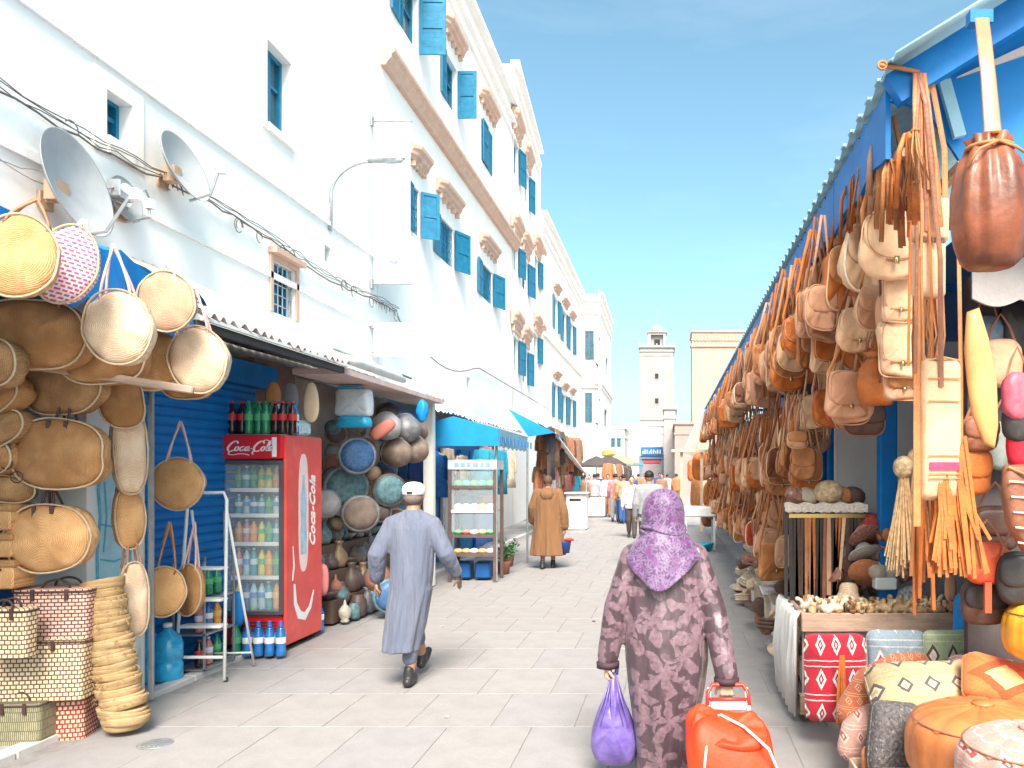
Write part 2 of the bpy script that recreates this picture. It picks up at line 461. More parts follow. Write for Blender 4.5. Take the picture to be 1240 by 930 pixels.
def kilim(name, base, cols, rowh=.11, fig=.07, plane=(0, 2)):
    """flat-weave rug print: stripes and rows of diamonds"""
    if name in MATS: return MATS[name]
    m = bpy.data.materials.new(name); m.use_nodes = True
    n, l = m.node_tree.nodes, m.node_tree.links
    b = n['Principled BSDF']; b.inputs['Roughness'].default_value = .9; b.inputs['Sheen Weight'].default_value = .2
    def M(op, a, c=None, d=None):
        q = n.new('ShaderNodeMath'); q.operation = op
        for i, x in enumerate((a, c, d)):
            if x is None: continue
            if isinstance(x, (int, float)): q.inputs[i].default_value = x
            else: l.new(x, q.inputs[i])
        return q.outputs[0]
    t = n.new('ShaderNodeTexCoord'); sp = n.new('ShaderNodeSeparateXYZ'); l.new(t.outputs['Object'], sp.inputs[0])
    nz0 = n.new('ShaderNodeTexNoise'); nz0.inputs['Scale'].default_value = 25; l.new(t.outputs['Object'], nz0.inputs['Vector'])
    u = M('ADD', sp.outputs[plane[0]], M('MULTIPLY', nz0.outputs['Fac'], .012)); v = M('ADD', sp.outputs[plane[1]], M('MULTIPLY', nz0.outputs['Fac'], .01))
    row = M('PINGPONG', v, rowh); fu = M('PINGPONG', u, fig)
    # diamonds: |u|/fig + |v|/rowh bands
    dsum = M('ADD', M('DIVIDE', fu, fig), M('DIVIDE', row, rowh))
    diam = M('LESS_THAN', dsum, .62); diam2 = M('LESS_THAN', dsum, .36); diam3 = M('LESS_THAN', dsum, .16)
    st = M('GREATER_THAN', M('SINE', M('MULTIPLY', v, 6.28 / (rowh * .33))), .8)
    far = M('GREATER_THAN', row, rowh * .66)
    out = None
    def mixc(prev, fac, c):
        q = n.new('ShaderNodeMixRGB')
        if prev is None: q.inputs[1].default_value = (*base, 1)
        else: l.new(prev, q.inputs[1])
        q.inputs[2].default_value = (*c, 1); l.new(fac, q.inputs[0]); return q.outputs[0]
    out = mixc(None, M('MULTIPLY', st, far), cols[0]); out = mixc(out, diam, cols[1]); out = mixc(out, diam2, cols[2]); out = mixc(out, diam3, cols[0])
    fine = n.new('ShaderNodeTexNoise'); fine.inputs['Scale'].default_value = 90; fine.inputs['Detail'].default_value = 4; l.new(t.outputs['Object'], fine.inputs['Vector'])
    mm = n.new('ShaderNodeMixRGB'); mm.blend_type = 'MULTIPLY'; mm.inputs[0].default_value = .5; l.new(out, mm.inputs[1])
    rr_ = n.new('ShaderNodeValToRGB'); rr_.color_ramp.elements[0].position = .3; rr_.color_ramp.elements[0].color = (.5, .5, .5, 1); rr_.color_ramp.elements[1].position = .65
    l.new(fine.outputs['Fac'], rr_.inputs[0]); l.new(rr_.outputs[0], mm.inputs[2])
    l.new(mm.outputs[0], b.inputs['Base Color'])
    bp = n.new('ShaderNodeBump'); bp.inputs['Strength'].default_value = .4; bp.inputs['Distance'].default_value = .004
    l.new(fine.outputs['Fac'], bp.inputs['Height']); l.new(bp.outputs[0], b.inputs['Normal'])
    MATS[name] = m; return m

PLASTER = mat('white_plaster', (.88, .865, .84), .9, .03, 1.2, .25, 18, stain=((.74, .68, .62), 1.1, .35))
PLASTER2 = mat('cream_plaster', (.84, .80, .74), .9, .05, 1.5, .25, 18, stain=((.66, .58, .5), 1.7, .5))
STONE = mat('peach_sandstone', (.60, .40, .31), .9, .1, 5, .25, 30, stain=((.74, .62, .54), 4, .6))
TAN = mat('tan_render', (.40, .29, .235), .9, .1, 1.2, .3, 12)
GREYST = mat('grey_stone', (.34, .31, .30), .9, .12, 1.5, .3, 10)
TURQ = mat('turquoise_paint', (.006, .16, .29), .5, .2, 8, .1, 30, stain=((.05, .28, .40), 7, .7))
TURQD = mat('deep_turquoise_paint', (.01, .19, .34), .5, .15, 8, .1, 30)
BLUE = mat('blue_paint', (.003, .15, .45), .5, .14, 5, .12, 25, stain=((.01, .24, .52), 5, .5), spec=.25)
BLUED = mat('dark_blue_paint', (.004, .07, .24), .5, .15, 5, .12, 25, stain=((.01, .13, .34), 3, .5))
BLUEB = mat('bright_blue_paint', (.005, .22, .60), .5, .08, 3, .08, 20)
AWN = mat('turquoise_awning_cloth', (.004, .22, .44), .8, .1, 6, .2, 60)
AWNL = mat('pale_blue_awning_cloth', (.24, .44, .54), .8, .1, 6, .2, 60)
GLASS = mat('window_glass', (.10, .14, .16), .08, .3, 2, 0, 1, spec=.6)
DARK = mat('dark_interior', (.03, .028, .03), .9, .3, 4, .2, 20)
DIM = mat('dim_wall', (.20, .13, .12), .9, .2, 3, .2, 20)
METALW = mat('white_enamel', (.78, .78, .76), .4, .05, 8, .05, 40)
METALG = mat('grey_metal', (.42, .43, .44), .4, .15, 12, .1, 50, metal=.6)
DISHM = mat('dish_paint', (.36, .37, .38), .5, .08, 5, .05, 20, stain=((.42, .40, .38), 4, .5))
BLACK = mat('black_cable', (.05, .045, .045), .6, .2, 10, 0)
RUST = mat('rusty_sheet', (.50, .40, .38), .8, .2, 6, .3, 25, stain=((.30, .17, .12), 5, .7))
WOOD = mat('weathered_wood', (.42, .30, .23), .8, .22, 5, .4, 40, stretch=(1, 8, 8))
PAVE = None
# ================================================================== GROUND
g = MB(); N = 30
g.add([(-400, -60, -.05), (400, -60, -.05), (400, 900, -.05), (-400, 900, -.05)], [(0, 1, 2, 3)])
GROUND = mat('dusty_ground', (.46, .41, .38), .9, .12, .6, .2, 8)
tag(g.build('ground', GROUND), None, None, kind='structure')
PV = [mat('paving_stone_%s' % n_, c, .72, .09, 3.5, .3, 45, stain=(st_, 2.3, .9), spec=.35) for n_, c, st_ in (
    ('warm', (.30, .276, .268), (.27, .245, .24)), ('pale', (.306, .282, .274), (.28, .255, .25)), ('cool', (.293, .272, .27), (.26, .24, .24)), ('rosy', (.30, .274, .267), (.27, .24, .235)))]
JOINT = mat('paving_joint', (.265, .244, .238), .95, .2, 10, .3, 60)
pv = MB(); pv.add([(-5.3, -6, -.006), (4.2, -6, -.006), (4.2, 80, -.006), (-5.3, 80, -.006)], [(0, 1, 2, 3)])
pave = tag(pv.build('pavement', JOINT), None, None, kind='structure')
# paving stones: the near ones each a part, the far ones joined
SL, SW = 0.80, 0.58
slabs = []
me_slabs = []
for k in range(4):
    q = MB().bbox((0, 0, -.02), (SW - .006, SL - .007, .04), .003); me_slabs.append(q.data('paving_stone', PV[k]))
farst = MB(); nst = 0
j = 0; y = -1.0
while y < 62:
    x0 = -4.14 + (.5 * SW if j % 2 else 0)
    i = 0
    while x0 + i * SW < 2.2:
        xc = x0 + (i + .5) * SW; yc = y + SL / 2
        h = rnd.uniform(-.0012, .0012)
        k = rnd.choice((0, 0, 1, 1, 2, 3))
        if 4.0 < yc < 14.3 and abs((xc) * F / yc + PX - 620) < 680 and nst < 300 and not (xc > 1.25) and xc > -4.1:
            inst('paving_stone', me_slabs[k], pave, (xc, yc, h), (R(rnd.uniform(-.12, .12)), R(rnd.uniform(-.12, .12)), R(rnd.uniform(-.15, .15)))); nst += 1
        else:
            farst.m(k); b_ = .004
            farst.hexa([(xc - SW / 2 + b_, y + b_, -.004), (xc + SW / 2 - b_, y + b_, -.004), (xc + SW / 2 - b_, y + SL - b_, -.004), (xc - SW / 2 + b_, y + SL - b_, -.004),
                        (xc - SW / 2 + b_ + .004, y + b_ + .004, h), (xc + SW / 2 - b_ - .004, y + b_ + .004, h), (xc + SW / 2 - b_ - .004, y + SL - b_ - .004, h), (xc - SW / 2 + b_ + .004, y + SL - b_ - .004, h)])
        i += 1
    y += SL; j += 1
o = farst.build('paving_field', PV, pave); o['kind'] = 'stuff'
KERB = mat('kerb_stone', (.58, .55, .53), .85, .1, 4, .3, 40)
k_ = MB(); y = 3.0
while y < 24:
    L_ = .9; k_.bbox((-4.06, y + L_ / 2, .012), (.12, L_ - .012, .06), .006); y += L_
tag(k_.build('kerb', KERB), None, None, kind='structure')
k_ = MB().box(-5.3, -4.125, -4, 24, -.02, .022); tag(k_.build('shop_apron', mat('screed_floor', (.40, .38, .38), .85, .12, 2, .25, 20)), None, None, kind='structure')
k_ = MB().box(1.32, 4.2, -4, 24, -.02, .03); tag(k_.build('stall_floor', mat('screed_floor', (.40, .38, .38))), None, None, kind='structure')
# dirt smudges / a drain cover in the paving
dr = MB().lathe([(.001, .004), (.10, .004), (.105, .0)], (0, 0, 0), seg=20)
for a in range(5): dr.cbox((-.06 + a * .03, 0, .0055), (.012, .12, .003))
tag(dr.build('drain_cover', METALG, org=(0, 0, 0)), 'small round metal drain cover set into the pale paving', 'drain cover').location = (XY(188, 5.05), 5.05, .002)

# ================================================================== BUILDINGS
class Fr:
    def __init__(s, A, B):
        s.A = Vector((A[0], A[1], 0)); d = Vector((B[0], B[1], 0)) - s.A; s.L = d.length; s.d = d.normalized(); s.n = Vector((s.d.y, -s.d.x, 0))
    def p(s, u, n, z): return s.A + s.d * u + s.n * n + Vector((0, 0, z))
    def u(s, px):
        k = (px - PX) / F; return (k * s.A.y - s.A.x) / (s.d.x - k * s.d.y)
    def z(s, px, py):
        Y = s.A.y + s.d.y * s.u(px); return H - (py - PY) * Y / F
def fbox(mb, fr, u0, u1, n0, n1, z0, z1):
    mb.hexa([fr.p(u0, n1, z0), fr.p(u1, n1, z0), fr.p(u1, n0, z0), fr.p(u0, n0, z0), fr.p(u0, n1, z1), fr.p(u1, n1, z1), fr.p(u1, n0, z1), fr.p(u0, n0, z1)]); return mb
def fwall(mb, fr, z0, z1, holes, depth=.2, u0=0, u1=None):
    u1 = fr.L if u1 is None else u1
    us = sorted({u0, u1, *[h[0] for h in holes], *[h[1] for h in holes]}); zs = sorted({z0, z1, *[h[2] for h in holes], *[h[3] for h in holes]})
    for i in range(len(us) - 1):
        for j in range(len(zs) - 1):
            uc, zc = (us[i] + us[i + 1]) / 2, (zs[j] + zs[j + 1]) / 2
            if any(h[0] < uc < h[1] and h[2] < zc < h[3] for h in holes): continue
            mb.add([fr.p(us[i], 0, zs[j]), fr.p(us[i + 1], 0, zs[j]), fr.p(us[i + 1], 0, zs[j + 1]), fr.p(us[i], 0, zs[j + 1])], [(0, 1, 2, 3)])
    for a, b, c, d in holes:
        for q in (((a, c), (b, c)), ((b, c), (b, d)), ((b, d), (a, d)), ((a, d), (a, c))):
            (ua, za), (ub, zb) = q
            mb.add([fr.p(ua, 0, za), fr.p(ub, 0, zb), fr.p(ub, -depth, zb), fr.p(ua, -depth, za)], [(0, 1, 2, 3)])
    return mb
def winrows(fr, root, org, a, b, c, d, kind='plain', hood=None, deep=.2, paint=None):
    """glass, frame bars, sill and hood of one opening"""
    paint = paint or TURQ
    w = MB(); fbox(w, fr, a, b, -deep, -deep + .02, c, d); win = w.build('window', GLASS, root, org=org)
    w = MB(); t = min(.06, (b - a) * .12)
    fbox(w, fr, a, a + t, -deep + .021, -deep + .09, c, d); fbox(w, fr, b - t, b, -deep + .021, -deep + .09, c, d)
    fbox(w, fr, a + t, b - t, -deep + .021, -deep + .09, c, c + t); fbox(w, fr, a + t, b - t, -deep + .021, -deep + .09, d - t, d)
    m_ = (a + b) / 2; fbox(w, fr, m_ - t * .6, m_ + t * .6, -deep + .021, -deep + .08, c + t, d - t)
    fbox(w, fr, a + t, m_ - t * .6, -deep + .021, -deep + .07, (c * .4 + d * .6) - .02, (c * .4 + d * .6) + .02)
    fbox(w, fr, m_ + t * .6, b - t, -deep + .021, -deep + .07, (c * .4 + d * .6) - .02, (c * .4 + d * .6) + .02)
    sub(w, 'frame', paint, win)
    if kind in ('grille',):
        w = MB(); n_ = max(4, int((b - a) / .11))
        for i in range(n_ + 1):
            u = a + (b - a) * i / n_; w.tube([fr.p(u, -.05, c), fr.p(u, -.05, d)], .011, 4)
        for i in range(1, 5): z = c + (d - c) * i / 5; w.tube([fr.p(a, -.05, z), fr.p(b, -.05, z)], .009, 4)
        sub(w, 'grille', METALG if paint is TURQD else paint, win)
    if hood:
        h0, hh, ov = hood
        uu0, uu1 = a - ov, b + ov
        w = MB()
        prof = [(.0, 0), (.10, 0), (.13, .06), (.20, .09), (.22, .17), (.30, .22), (.31, .30), (.26, .34), (.0, .34)]
        k = hh / .34
        ol = [fr.p(0, n__ * .8, h0 + z__ * k) for n__, z__ in prof]
        rings = []
        for u_, kk in ((uu0, .55), (uu0 + .16, 1), (uu1 - .16, 1), (uu1, .55)):
            rings.append([fr.p(u_ + (0), n__ * .8 * kk, h0 + z__ * k * (1 if kk == 1 else .9)) for n__, z__ in prof])
        w.rings(rings); hd = w.build('window_hood', STONE, root, org=org); fixn(hd)
        w = MB()
        nn = 5
        for i in range(nn):
            u = uu0 + .2 + (uu1 - uu0 - .4) * i / (nn - 1); fbox(w, fr, u - .035, u + .035, .0, .10, h0 - .13 * k, h0 - .002)
        sub(w, 'bracket', STONE, hd)
    return win
def sub(mb, name, mt, parent, smooth=False):
    """mesh in the same world coordinates as the parent, whose origin is parent's location"""
    off = parent.get('org0')
    o = bpy.data.objects.new(name, mb.data(name, mt, smooth, org=off)); COL.objects.link(o); o.parent = parent; return o
_build0 = MB.build
def _build(s, name, mats, parent=None, smooth=False, org=None):
    o = _build0(s, name, mats, parent, smooth, org)
    if org is not None: o['org0'] = list(org)
    return o
MB.build = _build
def shutter(fr, root, org, u, c, d, wd, ang, side, paint=None):
    """leaf hinged at u; ang 0 = flat on the wall, 90 = square to it; side -1 opens towards smaller u"""
    paint = paint or TURQ
    dr_ = fr.d * side * math.cos(R(ang)) + fr.n * math.sin(R(ang)); th = Vector((dr_.y, -dr_.x, 0)) * .035
    o0 = fr.p(u, .03, 0)
    def bx(mb, s0, s1, t0, t1, z0, z1):
        c8 = []
        for z in (z0, z1):
            for s_, t in ((s0, t0), (s1, t0), (s1, t1), (s0, t1)): c8.append(o0 + dr_ * s_ + th * t + Vector((0, 0, z)))
        mb.hexa(c8)
    w = MB(); e = .07 * min(1, wd / .45)
    bx(w, 0, e, 0, 1, c, d); bx(w, wd - e, wd, 0, 1, c, d)
    for z in (c, (c + d) / 2 - e / 2, d - e): bx(w, e, wd - e, 0, 1, z, z + e)
    sh = w.build('shutter', paint, root, org=org); fixn(sh)
    w = MB()
    for z0, z1 in ((c + e, (c + d) / 2 - e / 2), ((c + d) / 2 + e / 2, d - e)):
        n_ = max(3, int((z1 - z0) / .09))
        for i in range(n_):
            za = z0 + (z1 - z0) * i / n_; bx(w, e, wd - e, .25, .55, za + .005, za + (z1 - z0) / n_ - .008)
        bx(w, e, wd - e, .4, .5, z0, z1)
    sub(w, 'slats', paint if paint is not TURQ else TURQ, sh)
    return sh

def building(name, label, fr, ztop, holes, mt=PLASTER, depth=6, cornice=True, parapet=.0, z0=0):
    org = tuple(fr.p(fr.L / 2, -depth / 2, 0))
    root = thing(name, label, 'building', org)
    w = MB(); fwall(w, fr, z0, ztop, holes)
    # ends, back and top
    c = [fr.p(0, 0, z0), fr.p(fr.L, 0, z0), fr.p(fr.L, -depth, z0), fr.p(0, -depth, z0)]; t = [q + Vector((0, 0, ztop - z0)) for q in c]
    w.add([c[1], c[2], t[2], t[1]], [(0, 1, 2, 3)]); w.add([c[2], c[3], t[3], t[2]], [(0, 1, 2, 3)]); w.add([c[3], c[0], t[0], t[3]], [(0, 1, 2, 3)])
    w.add(t, [(0, 1, 2, 3)])
    w.build('wall', mt, root, org=org)
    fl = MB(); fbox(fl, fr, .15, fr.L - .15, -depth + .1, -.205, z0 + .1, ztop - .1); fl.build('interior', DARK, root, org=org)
    if cornice:
        w = MB(); fbox(w, fr, -.02, fr.L + .02, -.1, .12, ztop - .55, ztop - .42); fbox(w, fr, -.03, fr.L + .03, -.1, .2, ztop + .002, ztop + .12)
        fbox(w, fr, -.02, fr.L + .02, .002, .07, ztop - .95, ztop - .88)
        w.build('cornice', mt, root, org=org)
    return root, org
def hole(fr, pxl, pxr, pt, pb):
    return (fr.u(pxl), fr.u(pxr), fr.z(pxl, pb), fr.z(pxl, pt))

# ---- plain white building on the left
FX = -5.2
f0 = Fr((FX, -3), (FX, 13.9))
h_a = hole(f0, 127, 158, 108, 163); h_b = hole(f0, 322, 351, 47, 147); h_c = hole(f0, 329, 357, 314, 377); h_d = hole(f0, 393, 401, 296, 316)
b0, org0 = building('white_townhouse', 'tall blank white townhouse wall above the basket shop and the drinks fridge', f0, 14.2, [h_a, h_b, h_c, h_d], depth=7)
wa = winrows(f0, b0, org0, *h_a, paint=TURQ); wb = winrows(f0, b0, org0, *h_b, paint=TURQ)
winrows(f0, b0, org0, *h_c, kind='grille', paint=TURQD); winrows(f0, b0, org0, *h_d)
w = MB()
for h_, e_, m_ in ((h_a, .16, PLASTER), (h_b, .10, PLASTER)):
    fbox(w, f0, h_[0] - e_, h_[0] - .002, .001, .022, h_[2] - e_, h_[3] + e_); fbox(w, f0, h_[1] + .002, h_[1] + e_, .001, .022, h_[2] - e_, h_[3] + e_)
    fbox(w, f0, h_[0], h_[1], .001, .022, h_[3] + .002, h_[3] + e_); fbox(w, f0, h_[0], h_[1], .001, .05, h_[2] - e_, h_[2] - .002)
w.build('window_surround', PLASTER2, b0, org=org0)
w = MB(); e_ = .07
fbox(w, f0, h_c[0] - e_, h_c[0] - .002, .001, .03, h_c[2], h_c[3] + e_); fbox(w, f0, h_c[1] + .002, h_c[1] + e_, .001, .03, h_c[2], h_c[3] + e_)
fbox(w, f0, h_c[0] - .1, h_c[1] + .1, .001, .12, h_c[3] + e_ + .002, h_c[3] + e_ + .07); fbox(w, f0, h_c[0], h_c[1], .001, .03, h_c[3] + .002, h_c[3] + e_)
w.build('stone_frame', STONE, b0, org=org0)
w = MB(); fbox(w, f0, 3, 16.89, .001, .035, 5.5, 5.56); fbox(w, f0, 3, 16.89, .001, .03, 4.28, 4.36); w.build('string_course', PLASTER, b0, org=org0)

# ---- building with stone hoods
f1 = Fr((FX, 13.93), (FX, 26.0))
ur = (10.35, 11.5); lr = (6.6, 7.55)
H1 = [(f1.u(484), f1.u(506), *ur), (f1.u(540), f1.u(553), *ur), (f1.u(583), f1.u(595), *ur),
      (f1.u(500.5), f1.u(507.5), *lr), (f1.u(533), f1.u(549), *lr), (f1.u(584), f1.u(596), *lr), (f1.u(565), f1.u(570), 3.75, 4.2)]
b1, org1 = building('hooded_white_building', 'white building with peach stone window hoods and a sloping-looking stone band', f1, 13.75, H1, depth=7)
b1['label'] = 'white building with peach stone window hoods and a long peach stone band between its storeys'
for i, h_ in enumerate(H1): winrows(f1, b1, org1, *h_, hood=None if i == 6 else ((h_[3] + .45, .30, .36)), kind='grille' if i in (3, 4, 5) else 'plain', paint=TURQ)
def flatpair(fr, root, org, h_, l=True, r=True, rang=6, lang=4):
    w_ = (h_[1] - h_[0]) / 2
    w_ = max(w_, .38)
    if l: shutter(fr, root, org, h_[0] - .02, h_[2], h_[3], w_, lang, -1)
    if r: shutter(fr, root, org, h_[1] + .02, h_[2], h_[3], w_, rang, 1)
flatpair(f1, b1, org1, H1[0], True, True, 88); flatpair(f1, b1, org1, H1[1], True, True, 92)
w_ = (H1[2][1] - H1[2][0]) / 2
shutter(f1, b1, org1, H1[2][0], ur[0], ur[1], w_ - .01, 0, 1); shutter(f1, b1, org1, H1[2][1], ur[0], ur[1], w_ - .01, 0, -1)
flatpair(f1, b1, org1, H1[3], True, True, 60); flatpair(f1, b1, org1, H1[4], True, True, 25); flatpair(f1, b1, org1, H1[5], True, True, 20)
# the stone band
w = MB(); prof = [(0, 9.06), (.10, 9.06), (.13, 9.12), (.20, 9.2), (.20, 9.25), (.26, 9.3), (.26, 9.37), (.0, 9.4)]
w.rings([[f1.p(u, n_, z_) for n_, z_ in prof] for u in (.12, f1.L)]); fixn(w.build('stone_band', STONE, b1, org=org1))

# ---- second, taller, slightly turned building
f2 = Fr((FX, 26.02), (-5.6, 33.4))
S2 = [(621.5, 627.5, 162, 206), (635.5, 640, 201, 243), (621, 627, 288, 324), (632.5, 638.5, 307, 347), (647.5, 651, 308, 340), (652.8, 655, 320, 350),
      (620.8, 627, 405, 448), (633, 638, 421, 462), (646.8, 650.5, 403, 435), (652.5, 655, 413, 444)]
S2 = [(a, b, c, d) for a, b, c, d in S2 if a < 653]
H2 = [hole(f2, *s_) for s_ in S2]
# snap to storeys
def snap(hs, rows):
    out = []
    for a, b, c, d in hs:
        m_ = (c + d) / 2; r_ = min(rows, key=lambda q: abs((q[0] + q[1]) / 2 - m_)); out.append((a, b, r_[0], r_[1]))
    return out
print('H2', [[round(x, 2) for x in h_] for h_ in H2])
b2, org2 = building('tall_white_building', 'tallest white building of the terrace, its raised parapet standing against the sky', f2, 15.3, H2, depth=7)
for h_ in H2:
    winrows(f2, b2, org2, *h_, hood=(h_[3] + .3, .5, .35)); flatpair(f2, b2, org2, h_, l=False, rang=15)

f3 = Fr((-5.45, 33.45), (-5.5, 48.38))
S3 = [(671, 675, 358, 398), (681, 685.5, 374, 413), (690, 693.6, 389, 424), (670.5, 675, 464, 505), (681, 685, 477, 512), (690, 693.5, 482, 515)]
H3 = [hole(f3, *s_) for s_ in S3]
print('H3', [[round(x, 2) for x in h_] for h_ in H3])
b3, org3 = building('long_white_building', 'long plain white building with two rows of narrow turquoise-shuttered windows', f3, 12.8, H3, depth=7)
for h_ in H3:
    winrows(f3, b3, org3, *h_, hood=(h_[3] + .35, .25, .3)); flatpair(f3, b3, org3, h_)
w = MB(); fbox(w, f3, .0, f3.L - .05, .001, .1, 7.6, 7.75); w.build('string_course', PLASTER2, b3, org=org3)

# ---- bay fronted building at the end of the terrace
f4 = Fr((-4.33, 48.4), (-4.43, 58.4))
S4 = [(725, 728, 406, 440), (733.5, 736.5, 430, 455), (724.5, 727.3, 481, 512), (732, 735.5, 494, 516)]
H4 = [hole(f4, *s_) for s_ in S4]
b4, org4 = building('bay_fronted_building', 'white building stepping forward at the end of the terrace with a beige banded bay', f4, 12.75, H4, depth=7)
for h_ in H4: winrows(f4, b4, org4, *h_)
fe = Fr((-5.5, 48.35), (-4.34, 48.35))
for pl, pr, pt, pb in ((709.5, 718, 402, 435), (709.5, 716, 477, 511)):
    a, b_, c, d = fe.u(pl), fe.u(pr), ZY(pb, 48.35), ZY(pt, 48.35)
    wn_ = MB(); fbox(wn_, fe, a, b_, .0, .03, c, d); wo_ = wn_.build('end_window', GLASS, b4, org=org4)
    wn_ = MB(); fbox(wn_, fe, a - .05, a, 0, .06, c, d); fbox(wn_, fe, b_, b_ + .05, 0, .06, c, d); fbox(wn_, fe, (a + b_) / 2 - .04, (a + b_) / 2 + .04, .031, .06, c, d); fbox(wn_, fe, a - .05, b_ + .05, 0, .07, d, d + .08); fbox(wn_, fe, a, b_, .031, .055, (c + d) / 2, (c + d) / 2 + .07); sub(wn_, 'frame', TURQD, wo_)
w = MB()
for z0_, z1_, n_ in ((11.5, 11.62, .1), (7.15, 7.45, .16), (6.95, 7.1, .1), (12.3, 12.4, .12)):
    fbox(w, f4, -.06, f4.L, -.02, n_, z0_, z1_); fbox(w, fe, -.02, fe.L - .02, .0, n_ + .003, z0_, z1_)
w.build('stone_band', PLASTER2, b4, org=org4)

# ---- lower buildings closing the street
def blockhouse(name, label, pxl, pxr, Y, ptop, depth, mt, band=True, wins=(), cat='building', pbot=None):
    x0, x1, zt = XY(pxl, Y), XY(pxr, Y), ZY(ptop, Y)
    root = thing(name, label, cat, ((x0 + x1) / 2, Y + depth / 2, 0)); og = tuple(root.location)
    MB().box(x0, x1, Y, Y + depth, 0, zt).build('wall', mt, root, org=og)
    if band:
        w = MB(); w.box(x0 - .12, x1 + .12, Y - .12, Y + depth + .1, zt + .003, zt + .18); w.box(x0 - .06, x1 + .06, Y - .06, Y + depth + .05, zt - .75, zt - .6); w.build('cornice', mt, root, org=og)
    for a, b_, c, d in wins:
        w = MB(); w.box(XY(a, Y), XY(b_, Y), Y - .03, Y - .002, ZY(d, Y), ZY(c, Y)); wn2 = w.build('window', GLASS, root, org=og)
        w = MB(); xa, xb = XY(a, Y), XY(b_, Y); za, zb = ZY(d, Y), ZY(c, Y); w.box(xa - .06, xa, Y - .06, Y - .002, za, zb); w.box(xb, xb + .06, Y - .06, Y - .002, za, zb); w.box(xa - .06, xb + .06, Y - .06, Y - .002, zb, zb + .08); sub(w, 'frame', TURQD, wn2)
    return root, og
blockhouse('low_beige_house', 'low beige house past the end of the white terrace', 722, 756, 64, 519, 9, PLASTER2, wins=((741, 744, 532, 541), (748, 751, 532, 541)))
gh, og = blockhouse('white_gate_building', 'white gate building with a blue sign below the minaret', 757, 812, 70, 516, 8, PLASTER)
gw = MB()      # doorway with dark frame, red strip and the blue sign
gY = 69.98
gw.box(XY(774, gY), XY(777.5, gY), gY - .25, gY, 0, ZY(556, gY)); gw.box(XY(801, gY), XY(804.5, gY), gY - .25, gY, 0, ZY(556, gY)); gw.box(XY(774, gY), XY(804.5, gY), gY - .3, gY, ZY(556, gY) + .003, ZY(552, gY))
gw.build('door_frame', mat('grey_blue_paint', (.16, .24, .36), .6), gh, org=og)
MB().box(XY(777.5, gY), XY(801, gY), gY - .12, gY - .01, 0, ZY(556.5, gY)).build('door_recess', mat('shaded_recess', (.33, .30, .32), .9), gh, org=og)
MB().box(XY(779, gY), XY(800, gY), gY - .2, gY - .121, ZY(560.5, gY), ZY(557.5, gY)).build('red_strip', mat('red_sign_paint', (.55, .08, .08), .6), gh, org=og)
w = MB().box(XY(776, gY), XY(803, gY), gY - .5, gY - .38, ZY(551, gY), ZY(541.5, gY)); sg = w.build('sign', mat('blue_sign_board', (.02, .15, .42), .5), gh, org=og)
w = MB(); rr = random.Random(3); x = XY(778.5, gY)
while x < XY(800.5, gY):       # unreadable white lettering on the sign
    wd_ = rr.uniform(.05, .12); hh_ = rr.choice((.35, .35, .25)); w.box(x, x + wd_, gY - .515, gY - .501, ZY(549.5, gY), ZY(549.5, gY) + hh_); x += wd_ + rr.uniform(.06, .14)
sub(w, 'lettering', METALW, sg)
MB().box(XY(757, gY) + .1, XY(770, gY), gY - .4, gY - .31, ZY(529, gY), ZY(528, gY)).build('ledge', STONE, gh, org=og)
blockhouse('grey_stone_tower_house', 'narrow grey-brown block standing right of the minaret foot', 804, 818, 64, 496, 7, GREYST)
blockhouse('low_pink_house', 'low pinkish house behind the first white awnings on the right', 817, 845, 58, 514, 9, mat('pink_render', (.32, .24, .22), .9, .1, 1.5), wins=())
tt, og = blockhouse('tan_tower', 'square tan stone tower with a carved band under its top', 838, 905, 75, 402.5, 5, TAN)
w = MB(); xa = XY(838, 75); 
for i in range(16): w.box(xa + .2 + i * .33, xa + .38 + i * .33, 74.9, 74.999, ZY(413, 75), ZY(405, 75))
w.build('carved_band', mat('brown_carving', (.42, .30, .24), .9), tt, org=og)
w = MB(); w.box(xa - .1, XY(905, 75) + .1, 74.85, 74.995, ZY(420, 75), ZY(416.5, 75)); w.build('ledge', mat('brown_carving', (.42, .30, .24)), tt, org=og)

# ---- minaret
mY = 95.0; mx0, mx1 = XY(775, mY), XY(815.5, mY); mc = (mx0 + mx1) / 2; mw = mx1 - mx0
mroot = thing('minaret', 'square white minaret with a small domed lantern on its platform', 'minaret', (mc, mY + mw / 2, 0)); og = tuple(mroot.location)
MIN = mat('minaret_render', (.31, .29, .285), .9, .06, .8, .4, 8, stain=((.34, .32, .31), .8, .5))
zt = ZY(421, mY)
MB().box(mx0, mx1, mY, mY + mw, 0, zt).build('shaft', MIN, mroot, org=og)
w = MB(); w.box(mx0 - .2, mx1 + .2, mY - .2, mY + mw + .2, zt + .003, zt + .28); w.box(mx0 - .1, mx1 + .1, mY - .1, mY + mw + .1, ZY(426, mY), ZY(424.5, mY)); w.box(mx0 - .08, mx1 + .08, mY - .08, mY + mw + .08, ZY(509, mY), ZY(506, mY))
w.build('ledge', MIN, mroot, org=og)
w = MB(); n_ = 9
for i in range(n_):
    for yy in (mY - .15, mY + mw - .1): xx = mx0 - .15 + (mw + .1) * i / (n_ - 1); w.box(xx, xx + .2, yy, yy + .25, zt + .284, zt + .5)
for i in range(1, n_ - 1):
    for xx in (mx0 - .15, mx1 - .05): yy = mY + mw * i / (n_ - 1); w.box(xx, xx + .2, yy, yy + .2, zt + .284, zt + .5)
w.build('merlon', MIN, mroot, org=og)
lx0, lx1 = XY(784.5, mY), XY(806.5, mY); lw = lx1 - lx0; ly = mY + (mw - lw) / 2
